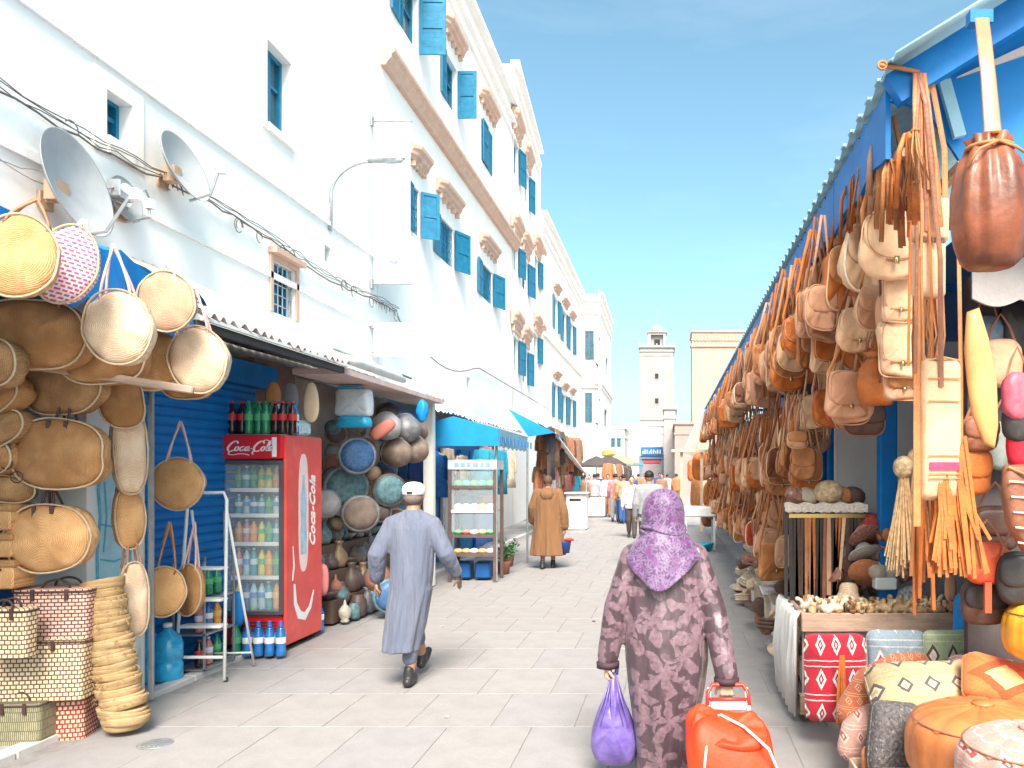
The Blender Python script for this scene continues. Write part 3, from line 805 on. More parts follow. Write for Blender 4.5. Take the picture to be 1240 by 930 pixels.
lz = zt + .284; lt = ZY(401, mY)
lant = MB(); lant.box(lx0, lx0 + .35, ly, ly + lw, lz, lt); lant.box(lx1 - .35, lx1, ly, ly + lw, lz, lt); lant.box(lx0 + .35, lx1 - .35, ly + .02, ly + lw - .02, lz + 1.45, lt); lant.box(lx0 + .35, lx1 - .35, ly + .5, ly + lw - .5, lz, lz + 1.45)
la = lant.build('lantern', MIN, mroot, org=og)
w = MB(); w.box(lx0 - .12, lx1 + .12, ly - .12, ly + lw + .12, lt + .003, lt + .2); sub(w, 'ledge', MIN, la)
w = MB(); w.box(lx0 + .75, lx1 - .75, ly + .44, ly + .499, lz, lz + .95); sub(w, 'opening', DARK, la)
w = MB().lathe([(.75, lt + .2), (.74, lt + .45), (.62, lt + .75), (.4, lt + .98), (.12, lt + 1.1), (.05, lt + 1.3)], (mc, ly + lw / 2, 0), seg=16); sub(w, 'dome', MIN, la, True)
w = MB(); w.tube([(mc, ly + lw / 2, lt + 1.2), (mc, ly + lw / 2, lt + 2.9)], .035, 5)
for zz, r_ in ((1.5, .13), (1.8, .1), (2.05, .07)): w.ball((mc, ly + lw / 2, lt + zz), r_, 8, 6)
sub(w, 'finial', METALG, la)
for py0, py1 in ((451, 460), (481, 490)):
    w = MB(); ol = arc(0, ZY(py0 + 2, mY), .36, 0, 180, 8) + [(-.36, ZY(py1, mY)), (.36, ZY(py1, mY))]; w.prism(ol, -.04, 0, Matrix.Translation((mc, mY - .002, 0))); sh_ = w.build('niche', MIN, mroot, org=og)
    w = MB(); w.cbox((mc, mY - .05, ZY((py0 + py1) / 2, mY)), (.42, .02, .62)); sub(w, 'opening', DARK, sh_)
for py0, py1 in ((430, 505),):
    w = MB(); a, b_ = mx0 + .28, mx1 - .28
    w.box(a, a + .1, mY - .05, mY - .002, ZY(py1, mY), ZY(py0, mY)); w.box(b_ - .1, b_, mY - .05, mY - .002, ZY(py1, mY), ZY(py0, mY)); w.box(a + .1, b_ - .1, mY - .05, mY - .002, ZY(py0, mY) - .1, ZY(py0, mY)); w.build('panel_moulding', MIN, mroot, org=og)

# ---- hills of roofs far behind so the horizon is closed
w = MB(); w.box(-60, -9, 110, 130, 0, 8); w.box(6, 60, 105, 125, 0, 5)
o = w.build('far_roofs', PLASTER2); o['kind'] = 'structure'

# ================================================================== FACADE FITTINGS
def dish(px, py, Y, dia, nrm, label, arm=None):
    c = P(px, py, Y); c.x = min(c.x, FX + 2)
    root = thing('satellite_dish', label, 'satellite dish', c, group='satellite dishes on the white wall')
    n_ = Vector(nrm).normalized(); q = n_.to_track_quat('Y', 'Z').to_matrix().to_4x4()
    r0 = dia / 2; prof = [(r0 * t, .16 * dia * (t * t)) for t in (.02, .25, .5, .75, .95, 1)] + [(r0 * 1.02, .16 * dia + .004), (r0 * .99, .16 * dia - .012)] + [(r0 * t, .16 * dia * (t * t) - .012) for t in (.95, .75, .5, .25, .02)]
    w = MB().lathe(prof, axis='z', seg=40); w.move(q @ Matrix.Rotation(-PI / 2, 4, 'X')); w.build('reflector', DISHM, root, smooth=True)
    def T(x, y, z): return q @ Vector((x, y, z))
    w = MB(); w.tube([T(0, .03, -r0 * .98), T(0, .25, -r0 * 1.0), T(0, dia * .62, -r0 * .35)], .014, 6); w.build('feed_arm', METALG, root)
    w = MB(); w.capsule([T(0, dia * .62, -r0 * .4), T(0, dia * .56, -r0 * .25)], .035, 8); w.cbox(T(0, dia * .64, -r0 * .42), (.07, .07, .09)); w.build('receiver', METALW, root)
    w = MB(); w.cbox(T(0, -.05, -.03), (.12, .12, .16)); b_ = Vector((FX - c.x + .01, .0, -.12)); w.tube([T(0, -.08, -.05), Vector((T(0, -.08, -.05).x, T(0, -.08, -.05).y, -.12)), b_], .02, 6); w.cbox(b_ + Vector((.01, 0, 0)), (.03, .14, .14)); w.build('bracket', mat('rusty_bracket', (.45, .30, .2), .8), root)
    return root
dish(75, 226, 6.5, .86, (.99, .10, .24), 'big pale grey satellite dish directly above the blue canopy of the basket shop')
dish(213, 206, 8.0, .70, (.97, .0, .34), 'grey satellite dish on a long bracket right of the small square window')
dish(145, 243, 7.4, .42, (.98, .0, .2), 'smallest satellite dish, low on the wall between the two larger dishes')
# electrical box tangle under the dishes
w = MB(); w.bbox((0, 0, 0), (.12, .2, .16), .01); w.tube([(-.05, -.3, -.12), (0, -.1, 0)], .012); w.tube([(.03, .1, 0), (.06, .25, .1), (.02, .4, .02)], .01)
w.build('junction_box', METALG, org=(0, 0, 0)).location = (FX + .12, 7.25, 4.35)
tag(bpy.data.objects['junction_box'], 'small grey junction box on the wall under the smallest dish', 'junction box')
# street lamp on the wall
c0 = Vector((FX, 11.95, 0)); lz0 = ZY(273, 11.95)
lamp = thing('street_lamp', 'white wall-mounted street lamp on a long curved arm', 'street lamp', (FX, 11.95, lz0))
w = MB(); pts = [(.03, 0, 0), (.03, 0, .45)] + [(.03 + .62 * (1 - math.cos(a)), 0, .45 + .52 * math.sin(a)) for a in [i * PI / 16 for i in range(1, 9)]]
w.tube(pts, .022, 8); w.cbox((.012, 0, .12), (.024, .1, .4)); w.build('arm', METALG, lamp, smooth=True)
w = MB(); w.loft([((.60, 0, .97), .001, .03), ((.62, 0, .975), .05, .05), ((.62, 0, .975), .05, .05)], 8)
w = MB(); w.rings([[Vector((x_, ry * math.cos(a), .985 + (x_ - .6) * .06 + rz_ * math.sin(a))) for a in [k * PI / 5 for k in range(10)]] for x_, ry, rz_ in ((.58, .02, .02), (.64, .06, .035), (.85, .085, .05), (1.02, .08, .045), (1.16, .02, .015))])
w.build('lamp_head', METALG, lamp, smooth=True)
w = MB(); w.rings([[Vector((x_, ry * math.cos(a), .965 + (x_ - .6) * .06 + rz_ * math.sin(a))) for a in [k * PI / 5 for k in range(10)]] for x_, ry, rz_ in ((.84, .02, .02), (.88, .06, .045), (1.08, .06, .045), (1.13, .02, .02))])
w.build('lens', mat('lamp_lens', (.45, .47, .5), .2), lamp, smooth=True)
# bundled cables along the wall
cb = MB(); rr = random.Random(5)
for k in range(4):
    pts = []; y_ = 2.0
    while y_ < 14.9:
        pts.append((FX + .04 + .02 * k, y_, 4.72 - .05 * math.sin(y_ * 1.2) + rr.uniform(-.025, .025) + .02 * k)); y_ += .22
    cb.tube(pts, .006 if k else .011, 4)
for k in range(26):      # loose ends and loops
    y_ = rr.uniform(4.2, 14.6); z_ = 4.72; r_ = rr.uniform(.04, .13)
    if k > 16: y_ = rr.uniform(12.3, 14.8)
    cb.tube([(FX + .06, y_ + r_ * math.cos(a), z_ - r_ * .4 + r_ * math.sin(a)) for a in [i * PI / 5 for i in range(rr.randint(5, 10))]], .006, 4)
pts = [(FX + .05, 14.8, 4.7)]
for i in range(30): t = i / 29; pts.append((FX + .06 - .0 * t, 14.9 + 18 * t, 4.62 - .9 * math.sin(PI * min(1, t * 3)) * .5 - .2 * t))
cb.tube(pts, .014, 4)
tag(cb.build('cable_bundle', mat('dusty_cable', (.17, .15, .14), .8, .3, 20, 0), org=(FX, 8, 4.7)), 'tangled black cable bundle strung along the whole white wall', 'cables')
cb = MB(); rr = random.Random(8)
for k in range(2):
    pts = []; y_ = 4.2
    while y_ < 7.6: pts.append((FX + .03, y_, 4.28 - .16 * abs(math.sin(y_ * 2.2 + k)) + rr.uniform(-.01, .01) + .03 * k)); y_ += .12
    cb.tube(pts, .005, 4)
tag(cb.build('thin_wire', METALG, org=(FX, 5, 4.2)), 'thin grey wire sagging in loops below the cable bundle', 'wire')

# hanging banner signs square to the wall
def textobj(body, size, mt, parent, loc, rot, name='lettering', shear=0, ext=.002, align='CENTER', bold=0):
    cu = bpy.data.curves.new(name, 'FONT'); cu.body = body; cu.size = size; cu.extrude = ext; cu.shear = shear; cu.align_x = align; cu.align_y = 'CENTER'; cu.offset = bold
    cu.materials.append(mt); cu.resolution_u = 3
    tmp = bpy.data.objects.new(name, cu); me = bpy.data.meshes.new_from_object(tmp); bpy.data.objects.remove(tmp)
    o = bpy.data.objects.new(name, me); COL.objects.link(o); o.parent = parent; o.location = loc; o.rotation_euler = rot; return o
INK = mat('grey_blue_ink', (.30, .36, .45), .7)
bY = 13.6; sx0, sx1 = FX + .02, XY(499, bY)
zt, zb = ZY(147, bY), ZY(344, bY)
sgn = thing('hotel_banner', 'tall narrow white hotel banner hung between two rods with vertical script', 'banner', ((sx0 + sx1) / 2, bY, zb))
w = MB().box(-(sx1 - sx0) / 2 + .04, (sx1 - sx0) / 2 - .03, -.01, .01, .02, zt - zb - .02); w.build('cloth', mat('banner_cloth', (.60, .59, .60), .8, .03), sgn)
for zz in (0, zt - zb):
    w = MB(); w.tube([(-(sx1 - sx0) / 2, 0, zz), ((sx1 - sx0) / 2, 0, zz)], .016, 6); w.cbox((-(sx1 - sx0) / 2 + .01, 0, zz), (.03, .1, .16)); w.build('rod', METALG, sgn)
textobj('Riad Al Madina', .40, INK, sgn, (.03, -.012, (zt - zb) * .56), (PI / 2, PI / 2, 0), shear=.45)
textobj('HOTEL', .085, INK, sgn, (.02, -.012, .36), (PI / 2, 0, 0)); textobj('AL MADINA', .10, INK, sgn, (.03, -.012, .17), (PI / 2, 0, 0))
zt, zb = ZY(391, bY), ZY(432, bY); sx1 = XY(537, bY)
sgn = thing('faded_sign_board', 'faded white sign board sticking out from the wall below the hotel banner', 'sign', ((sx0 + sx1) / 2, bY, zb))
w = MB().box(-(sx1 - sx0) / 2 + .04, (sx1 - sx0) / 2, -.02, .02, 0, zt - zb); w.build('board', mat('faded_board', (.58, .55, .54), .8, .06, 5), sgn)
FADE = mat('faded_ink', (.50, .47, .46), .8)
for i_, wdt in enumerate((1.0, .9, .95)): 
    w = MB(); rr = random.Random(i_); x = -.5 * wdt + .05
    while x < .5 * wdt: q = rr.uniform(.03, .09); w.box(x, x + q, -.024, -.0205, .12 + i_ * .15, .2 + i_ * .15); x += q + .025
    w.build('faded_lettering', FADE, sgn)
w = MB(); w.cbox((-(sx1 - sx0) / 2 + .03, 0, .1), (.06, .08, .04)); w.cbox((-(sx1 - sx0) / 2 + .03, 0, zt - zb - .08), (.06, .08, .04)); w.build('bracket', METALG, sgn)
# ================================================================== LEFT ROW OF SHOPS
STRAW = wmat('straw_weave', (.66, .37, .17), (.42, .20, .08), 'weave', 45, dist=3, bump=.9)
STRAWL = wmat('pale_straw_coil', (.80, .62, .45), (.60, .40, .26), 'coil', 22, bump=.4, dist=3)
STRAWC = wmat('straw_coil', (.68, .39, .18), (.46, .23, .095), 'coil', 22, bump=.4, dist=3)
STRAWD = wmat('dark_straw', (.54, .32, .16), (.28, .15, .07), 'weave', 40, dist=3)
RIM = wmat('pale_rim', (.80, .66, .48), (.56, .40, .25), 'weave', 90)
LHAND = mat('tan_leather_handle', (.38, .17, .09), .6, .2, 20, .2, 80)
DHAND = mat('dark_leather_handle', (.07, .035, .03), .6, .2, 20, .2, 80)
PINKH = mat('pink_cord', (.68, .45, .42), .8, .12, 30, .3, 90)
WHITEH = mat('white_cord', (.78, .74, .72), .8, .05, 30, .3, 90)
PINKW = brickmat('pink_dash_weave', (.62, .10, .16), (.40, .10, .28), (.80, .66, .66), .035, .022, .006)
PINKC = brickmat('pink_check_weave', (.78, .46, .36), (.84, .54, .42), (.10, .035, .04), .040, .024, .0042)
CREAMC = brickmat('cream_check_weave', (.80, .62, .38), (.84, .68, .46), (.16, .07, .04), .034, .028, .0046)
REDC = brickmat('red_check_weave', (.80, .42, .30), (.84, .58, .40), (.30, .04, .03), .030, .030, .0055)
REED = brickmat('green_reed_weave', (.42, .37, .22), (.34, .31, .20), (.16, .14, .08), .012, .06, .003)

GB = 'straw bags hanging from the blue canopy'
def hook(pt, root):
    pass
def roundbag(px, py, wp, hp, Y, yaw, mt, depth, label, hang=None, hmat=PINKH, rimm=RIM, e=2.0, name='straw_bag', group=GB, gap=.25, tilt=0, hw=.008, taper=0, side_ring=False, studs=False):
    c = P(px, py, Y); w, h = wp * Y / F, hp * Y / F; tilt += 5 * math.sin(px * 1.7)
    root = thing(name, label, 'bag', c, group=group, rot=(0, R(tilt), R(yaw)))
    ol = squarch(w, h, 36, e, taper=taper); ph_ = px * .7; ol = [(x * (1 + .022 * math.sin(z * 18 + ph_) + .012 * math.sin(z * 41 + ph_)), z * (1 + .022 * math.sin(x * 17 + ph_ * 2))) for x, z in ol]
    b = MB().pillow(ol, depth, p=3.2, rings=6, crease=.05, seed=int(px + py)); bo = b.build('body', mt, root, smooth=True)
    r_ = MB().tube([(x * 1.0, -depth * .30, z) for x, z in ol], .0065, 5, closed=True)
    r_.build('rim', rimm, root, smooth=True)
    if hang:
        top = hang * Y / F
        for s_, off in ((-1, -.03), (1, .03)):
            y_ = -depth * .28 * s_
            hd = MB(); n_ = 12; zz0 = h / 2 * .86
            pts = [(-w * gap, y_, zz0 - .04)] + [(-w * gap * (1 - (i / n_) ** 1.3) + off * .2, y_ * (1 - i / n_), zz0 + (top - zz0) * (i / n_)) for i in range(n_ + 1)]
            pts += [(w * gap * (1 - (i / n_) ** 1.3) + off * .2, y_ * (1 - i / n_), zz0 + (top - zz0) * (i / n_)) for i in range(n_ - 1, -1, -1)] + [(w * gap, y_, zz0 - .04)]
            hd.tube(pts, hw, 5); hd.build('handle', hmat, root, smooth=True)
    if side_ring:
        for k in range(4):
            a = R(150 + k * 25); x, z = w / 2 * math.cos(a), h / 2 * math.sin(a)
            q = MB(); q.tube([(x + .035 * math.cos(t) - .01, -depth * .5 - .004, z + .035 * math.sin(t)) for t in [i * PI / 5 for i in range(10)]], .004, 4, closed=True); q.build('cord_loop', DHAND, root)
    if studs:
        for x in (-.05, .05):
            q = MB().cbox((x, -depth * .42, h / 2 - .045), (.022, .01, .07)); q.build('tab', DHAND, root)
    return root
# front row along the canopy edge
roundbag(24, 312, 82, 100, 4.0, 24, STRAWC, .14, 'large round orange straw bag, outermost on the canopy edge beside the pink dashed bag', hang=75, hmat=LHAND, rimm=RIM, tilt=12)
roundbag(83, 322, 62, 98, 4.3, 22, PINKW, .13, 'round bag woven in pink and white dashes hanging from a white loop', hang=58, hmat=WHITEH, gap=.12, hw=.012, tilt=14)
roundbag(147, 398, 72, 92, 4.66, 14, STRAWL, .20, 'cream round straw bag with long pink handles hanging second from the shutter', hang=102, gap=.22)
roundbag(203, 366, 66, 72, 5.1, 10, wmat('taupe_weave', (.56, .36, .24), (.40, .235, .15), 'coil', 22, bump=.4, dist=3), .10, 'brownish round straw bag with a pale rim and tiny loop under the canopy corner', hang=46, hmat=WHITEH, gap=.15)
roundbag(243, 437, 64, 80, 5.4, 12, STRAWL, .20, 'cream round straw bag hanging nearest the drinks fridge', hang=92, gap=.2)
# horizontal totes behind them
roundbag(48, 408, 112, 84, 4.75, 12, STRAW, .30, 'wide tan boat-shaped basket bag behind the round orange bag', hang=60, hmat=LHAND, e=2.6, side_ring=True)
roundbag(128, 428, 90, 78, 5.05, 20, STRAW, .34, 'wide tan basket bag half hidden behind the cream round bag', e=2.8, hang=None)
roundbag(186, 432, 62, 84, 5.5, 24, STRAWC, .28, 'tan basket bag hanging between the two cream round bags', e=2.6)
roundbag(228, 452, 60, 66, 5.75, 22, STRAW, .26, 'small tan basket bag behind the cream bag nearest the fridge', e=2.6)
roundbag(-6, 440, 60, 60, 4.5, 10, STRAWD, .25, 'brown straw bag cut by the picture edge under the widest basket', e=2.6)
w = MB().bbox((0, 0, 0), (1.05, .05, .05), .008); o = w.build('display_pole', WOOD, org=(0, 0, 0)); o.location = P(120, 455, 4.95); o.rotation_euler = (0, R(8), R(20)); tag(o, 'wooden display pole the upper straw baskets hang from', 'pole')
# second tier
roundbag(80, 462, 104, 84, 5.05, 0, STRAWD, .2, 'deep brown oval basket tipped to show its hollow, just under the hanging row', e=2.2, tilt=0)
w = MB()
roundbag(78, 550, 100, 84, 5.0, 8, STRAW, .22, 'tan tote basket with cord loops down its side above the round tote', hang=82, hmat=DHAND, e=2.7, gap=.08, side_ring=True, studs=True, taper=-.03)
roundbag(65, 651, 92, 82, 5.05, 10, STRAWC, .24, 'rounded tan tote basket hanging lowest, over the check-woven hampers', hang=70, hmat=DHAND, e=2.3, gap=.08, studs=True)
roundbag(144, 482, 48, 74, 5.35, 38, STRAW, .16, 'slim tan basket bag hanging above the printed drinks cabinet', hang=None, e=2.6, tilt=-12)
roundbag(155, 545, 36, 108, 5.45, 55, STRAWL, .16, 'tall pale basket bag with a red-brown handle in front of the cabinet', hang=85, hmat=LHAND, e=2.6)
roundbag(155, 627, 32, 76, 5.5, 55, STRAWC, .14, 'narrow tan basket bag hanging half way down the cabinet edge', hang=70, hmat=LHAND, e=2.4)
roundbag(161, 725, 30, 92, 5.5, 50, STRAWL, .13, 'narrow pale basket bag hanging lowest on the cabinet edge above the woven roll', hang=90, hmat=LHAND, e=2.4)
# on the shutter
roundbag(216, 586, 62, 63, 6.25, 6, STRAWC, .09, 'round straw bag hanging alone against the blue roller shutter', hang=76, gap=.22)
roundbag(200, 716, 46, 62, 6.1, 20, STRAWC, .10, 'left one of the pair of straw bags hanging low before the shutter', hang=84, gap=.2, hmat=LHAND)
roundbag(230, 714, 42, 62, 6.3, -14, STRAW, .09, 'right one of the pair of straw bags hanging low before the shutter', hang=82, gap=.2, hmat=PINKH)
# dark heaped bags at the left edge
rr = random.Random(4)
for i, (px, py, s_) in enumerate(((6, 480, 56), (10, 520, 52), (4, 556, 54), (12, 592, 46), (-22, 500, 60), (-20, 570, 60))):
    roundbag(px, py, s_ * 1.15, s_ * .72, 4.85 + .05 * i, rr.uniform(-20, 30), STRAWD if i % 2 else STRAW, .22, 'brown straw tote number' , e=2.4, tilt=rr.uniform(-30, 10), hang=s_ * .9, hmat=DHAND, gap=.2)['label'] = ('topmost tote of the dark heap at the left edge of the stall', 'second tote down in the dark heap at the stall edge', 'third tote down in the dark heap at the stall edge', 'lowest tote of the dark heap, on the little straw boxes', 'brown tote far left behind the top of the dark heap', 'brown tote far left behind the middle of the dark heap')[i]
# small lidded straw boxes stacked
for i, (py0, py1) in enumerate(((676, 712), (644, 674), (609, 642))):
    Y = 5.0; c = P(8, (py0 + py1) / 2, Y); hh = (py1 - py0) * Y / F
    rt = thing('straw_box', ('lowest', 'middle', 'topmost')[i] + ' of the three stacked lidded straw boxes at the left edge', 'box', c, rz=R(4 - 3 * i), group='stacked lidded straw boxes')
    MB().bbox((0, 0, -.02), (.22, .2, hh - .05), .01).build('body', STRAWC, rt); MB().bbox((0, 0, hh / 2 - .025), (.235, .215, .045), .01).build('lid', STRAW, rt)
    MB().cbox((.02, -.112, hh / 2 - .06), (.05, .012, .014)).build('toggle', DHAND, rt)
# check-woven hampers
def hamper(px0, px1, py0, py1, Y, mt, label, yaw=6, d=.3, handles=True, lid=True, thick=None):
    w, h = (px1 - px0) * Y / F, (py1 - py0) * Y / F; c = P((px0 + px1) / 2, py1, Y)
    rt = thing('woven_hamper', label, 'hamper', c + Vector((0, d / 2, 0)), rz=R(yaw), group='check-woven hampers in a heap')
    b = MB(); b.rings([rrp(w * .93, d * .9, .03, 0), rrp(w * .96, d * .95, .03, h * .5), rrp(w, d, .03, h * .96)]); b.build('body', mt, rt)
    e = MB(); e.rings([rrp(w * 1.012, d * 1.03, .03, h * .955), rrp(w * 1.02, d * 1.04, .03, h)]); e.build('lid', mt if lid else DHAND, rt)
    t = MB(); t.tube([(x, y, h * .95) for x, y, z in rrp(w * 1.016, d * 1.035, .03, 0)], .006, 5, closed=True); t.build('binding', DHAND, rt)
    if handles:
        for s_ in (-1, 1):
            q = MB(); q.tube([(w * .18 * math.cos(a), s_ * d * .25 - .0, h + .055 * math.sin(a)) for a in [i * PI / 8 for i in range(9)]], .008, 5); q.build('handle', DHAND, rt, smooth=True)
        for x in (-.22, .22): MB().cbox((w * x, -d * .52, h * .9), (.02, .012, .07)).build('tab', DHAND, rt)
    return rt
def rrp(w, d, r, z): return [(x, y, z) for x, y in rrect(w, d, r, 3)]
hamper(48, 93, 830, 900, 5.12, REDC, 'red and cream checked hamper standing on the ground under the others', 14, d=.24, handles=False)
hamper(-14, 44, 852, 921, 4.95, REED, 'green-grey reed hamper on the ground at the left edge', 4, d=.24)
hamper(-30, 92, 775, 851, 5.0, CREAMC, 'cream and brown checked hamper in the middle of the heap', 8, d=.27)
hamper(14, 99, 714, 780, 5.02, PINKC, 'pink and dark dashed hamper on top of the heap, beside the woven roll', 8, d=.26)
hamper(-30, 30, 738, 798, 4.78, CREAMC, 'small pale hamper with slanting dashes in front of the topmost hamper', 2, d=.12)

# tall nested stack of palm hats / baskets
rt = thing('nested_basket_stack', 'tall leaning column of nested pale palm baskets standing on the paving', 'basket stack', P(150, 886, 5.25))
rr = random.Random(11); S = 5.25 / F
n_ = 36
PALM = [wmat('palm_weave_pale', (.60, .42, .23), (.38, .23, .11), 'bands', 45, dist=3), wmat('palm_weave_tan', (.54, .36, .18), (.34, .20, .09), 'bands', 45, dist=3)]
for i in range(n_):
    t = i / (n_ - 1); z = .02 + t * .92 ** .0 * (180 * S); z = .01 + t * 172 * S
    x = -(0 if t < .15 else (t - .15) / .85) ** .8 * 28 * S + .012 * math.sin(i * 1.3)
    r0 = (24.5 if i else 21) * S + rr.uniform(-.003, .003) + (.012 if t < .2 else 0)
    rotm = Matrix.Rotation(R(rr.uniform(-4, 4) - 9 * (t > .12)), 3, 'Y') @ Matrix.Rotation(R(rr.uniform(-5, 5)), 3, 'X')
    hh = .034 if i > 2 else .05
    b = MB().lathe([(r0 * .88, -hh * .6), (r0 * .965, -hh * .3), (r0 * .985, hh * .2), (r0 * 1.0, hh * .5), (r0 * .975, hh * .62), (r0 * .6, hh * .55)], (0, 0, 0), seg=28, rot=rotm, squash=(1, .92))
    o = b.build('basket', PALM[rr.random() < .4], rt, smooth=True); o.location = (x, 0, z + hh)
b = MB(); 
for i in range(160):
    t = rr.uniform(.2, 1); x = -(t - .15) / .85 * 28 * S; z = t * 175 * S; a = rr.uniform(-PI * .95, -.05); r0 = 25 * S
    p0 = Vector((x + r0 * math.cos(a), r0 * math.sin(a), z)); b.tube([p0, p0 + Vector((.02 * math.cos(a) + rr.uniform(-.02, .02), .014 * math.sin(a), .015)), p0 + Vector((.03 * math.cos(a), .02 * math.sin(a), -.008))], .0022, 3)
o = b.build('loose_palm_ends', PALM[1], rt); o['kind'] = 'stuff'

# printed cabinet
Yc0, Yc1, Xc = 5.42, 6.02, -4.06
cab = thing('drinks_cabinet', 'white cabinet with a pale blue bottle drawn on its side, behind the woven roll', 'cabinet', (Xc - .3, (Yc0 + Yc1) / 2, .03))
CABW = mat('cabinet_print_white', (.74, .80, .82), .4, .04, 5, .03)
MB().box(-.3, .3, -.3, .3, .02, 2.25).build('body', CABW, cab)
MB().box(-.31, .31, -.31, .31, -.03, .018).build('plinth', BLACK, cab)
q = MB(); q.box(.301, .325, -.3, -.26, .02, 2.25); q.box(.301, .325, .26, .3, .02, 2.25); q.build('door_trim', METALW, cab)
LB = mat('bottle_print_blue', (.10, .42, .58), .5, .2, 20); LB2 = mat('bottle_print_pale', (.36, .62, .72), .5, .1, 10)
tf = lambda u, v, n: Vector((.302 + n, u, v))
lo = [(.02, 2.1), (.03, 1.98), (.05, 1.9), (.13, 1.78), (.16, 1.6), (.14, 1.4), (.17, 1.15), (.165, .8), (.17, .45), (.15, .22), (0, .2)]
pts = lo + [(-u, v) for u, v in reversed(lo[:-1])]
q = MB(); q.add([tf(u, v, .002) for u, v in pts], [tuple(range(len(pts)))[::-1]]); fixn(q.build('bottle_drawing', LB2, cab))
q = MB(); q.ribbon(pts, .022, tf, .005, closed=True)
for zz in (1.75, 1.35, 1.1, .95): q.ribbon([(-.14, zz), (0, zz - .03), (.14, zz)], .012, tf, .006)
q.ribbon([(-.1, 1.65), (-.08, 1.4), (-.11, 1.15)], .012, tf, .006); q.ribbon([(.07, 1.6), (.09, 1.2)], .01, tf, .006)
q.build('bottle_outline', LB, cab)
q = MB()
for i, (u, v) in enumerate(((-.18, .62), (-.05, .55), (.1, .66), (.18, .5), (-.1, .4), (.05, .34))): q.ribbon([(u, v), (u + .03, v + .05), (u + .08, v + .03)], .03, tf, .004)
q.ribbon([(-.24, .3), (-.1, .2), (.1, .22), (.24, .34)], .09, tf, .0035)
q.build('water_drawing', LB, cab)

# blue canopy over the basket shop
can = thing('blue_canopy', 'deep blue sheet canopy with a drooping edge over the basket shop', 'canopy', (-3.9, 4.4, 0))
og = tuple(can.location)
w = MB(); N_ = 24; rings = []
for i in range(N_ + 1):
    y = 2.2 + (5.68 - 2.2) * i / N_; dz = .03 * math.sin(i * 1.1) + .02 * math.sin(i * 2.7) - (.06 if y > 5.1 else 0) * (y - 5.1) / .6
    ring = [(-5.18, y, 3.45), (-4.4, y, 3.34 + dz * .5), (-3.8, y, 3.19 + dz), (-3.47, y, 3.11 + dz), (-3.45 + .02 * math.sin(i * 2.1), y, 2.76 + dz * 1.5), (-3.465, y, 2.77 + dz * 1.5), (-3.49, y, 3.08 + dz), (-3.8, y, 3.17 + dz), (-4.4, y, 3.32 + dz * .5), (-5.18, y, 3.43)]
    rings.append(ring)
w.rings(rings); shc = fixn(w.build('sheet', BLUE, can)); shc.location = (-og[0], -og[1], -og[2])
w = MB(); w.tube([(-3.24, 5.68, 3.0), (-3.24, 5.68, .02)], .022, 8); w.tube([(-3.24, 2.4, 3.0), (-3.24, 5.68, 3.0)], .016, 6); pst = w.build('post', METALG, can)
# shift post back so it reads beside the cabinet
pst.location = (-og[0] - .72, -og[1] + .3, -og[2])
# inner walls
w = MB(); w.box(-4.72, -4.68, 2.0, 6.05, .03, 3.25)
tag(w.build('basket_shop_wall', mat('teal_wall', (.01, .16, .20), .8, .15, 4), org=(-4.7, 4, 0)), 'dark teal back wall of the basket shop', 'wall')
w = MB(); w.box(-4.66, -4.3, 3.3, 5.3, .03, .75); w.box(-4.66, -4.4, 3.4, 5.25, .78, 2.75)
tag(w.build('dark_shelving', BLUED, org=(-4.4, 4, 0)), 'dark blue shelving the straw goods hang against', 'shelving')
# roller shutter
sh = thing('roller_shutter', 'closed blue roller shutter between the straw bags and the drinks fridge', 'roller shutter', (-4.33, 7.2, 0))
w = MB(); z = .03; ring = []
while z < 2.62:
    ring += [(.0, z), (.016, z + .018), (.02, z + .04), (.016, z + .062), (.0, z + .08)]; z += .082
ol = [(x, z_) for x, z_ in ring]; n_ = len(ol)
w.add([(x, -1.05, z_) for x, z_ in ol] + [(x, .95, z_) for x, z_ in ol], [(i, i + n_, i + n_ + 1, i + 1)[::-1] for i in range(n_ - 1)])
o = w.build('slats', BLUE, sh); o['kind'] = 'stuff'
MB().box(-.08, -.002, -1.05, .95, .03, 2.62).build('backing', BLUED, sh)
w = MB(); w.box(-.06, .10, -1.1, 1.25, 2.625, 2.86); w.build('shutter_box', BLUE, sh)
w = MB(); w.box(-.02, .05, -1.12, -1.055, .03, 2.62); w.build('guide_rail', METALG, sh)
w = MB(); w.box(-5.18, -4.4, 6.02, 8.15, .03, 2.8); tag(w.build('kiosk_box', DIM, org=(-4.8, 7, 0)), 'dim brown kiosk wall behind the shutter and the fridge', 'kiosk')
w = MB(); w.box(-5.18, -4.32, 8.16, 9.0, .03, 2.95); tag(w.build('kiosk_wall', DIM, org=(-4.8, 8.5, 0)), 'brown kiosk side wall between the fridge and the metalware', 'kiosk')

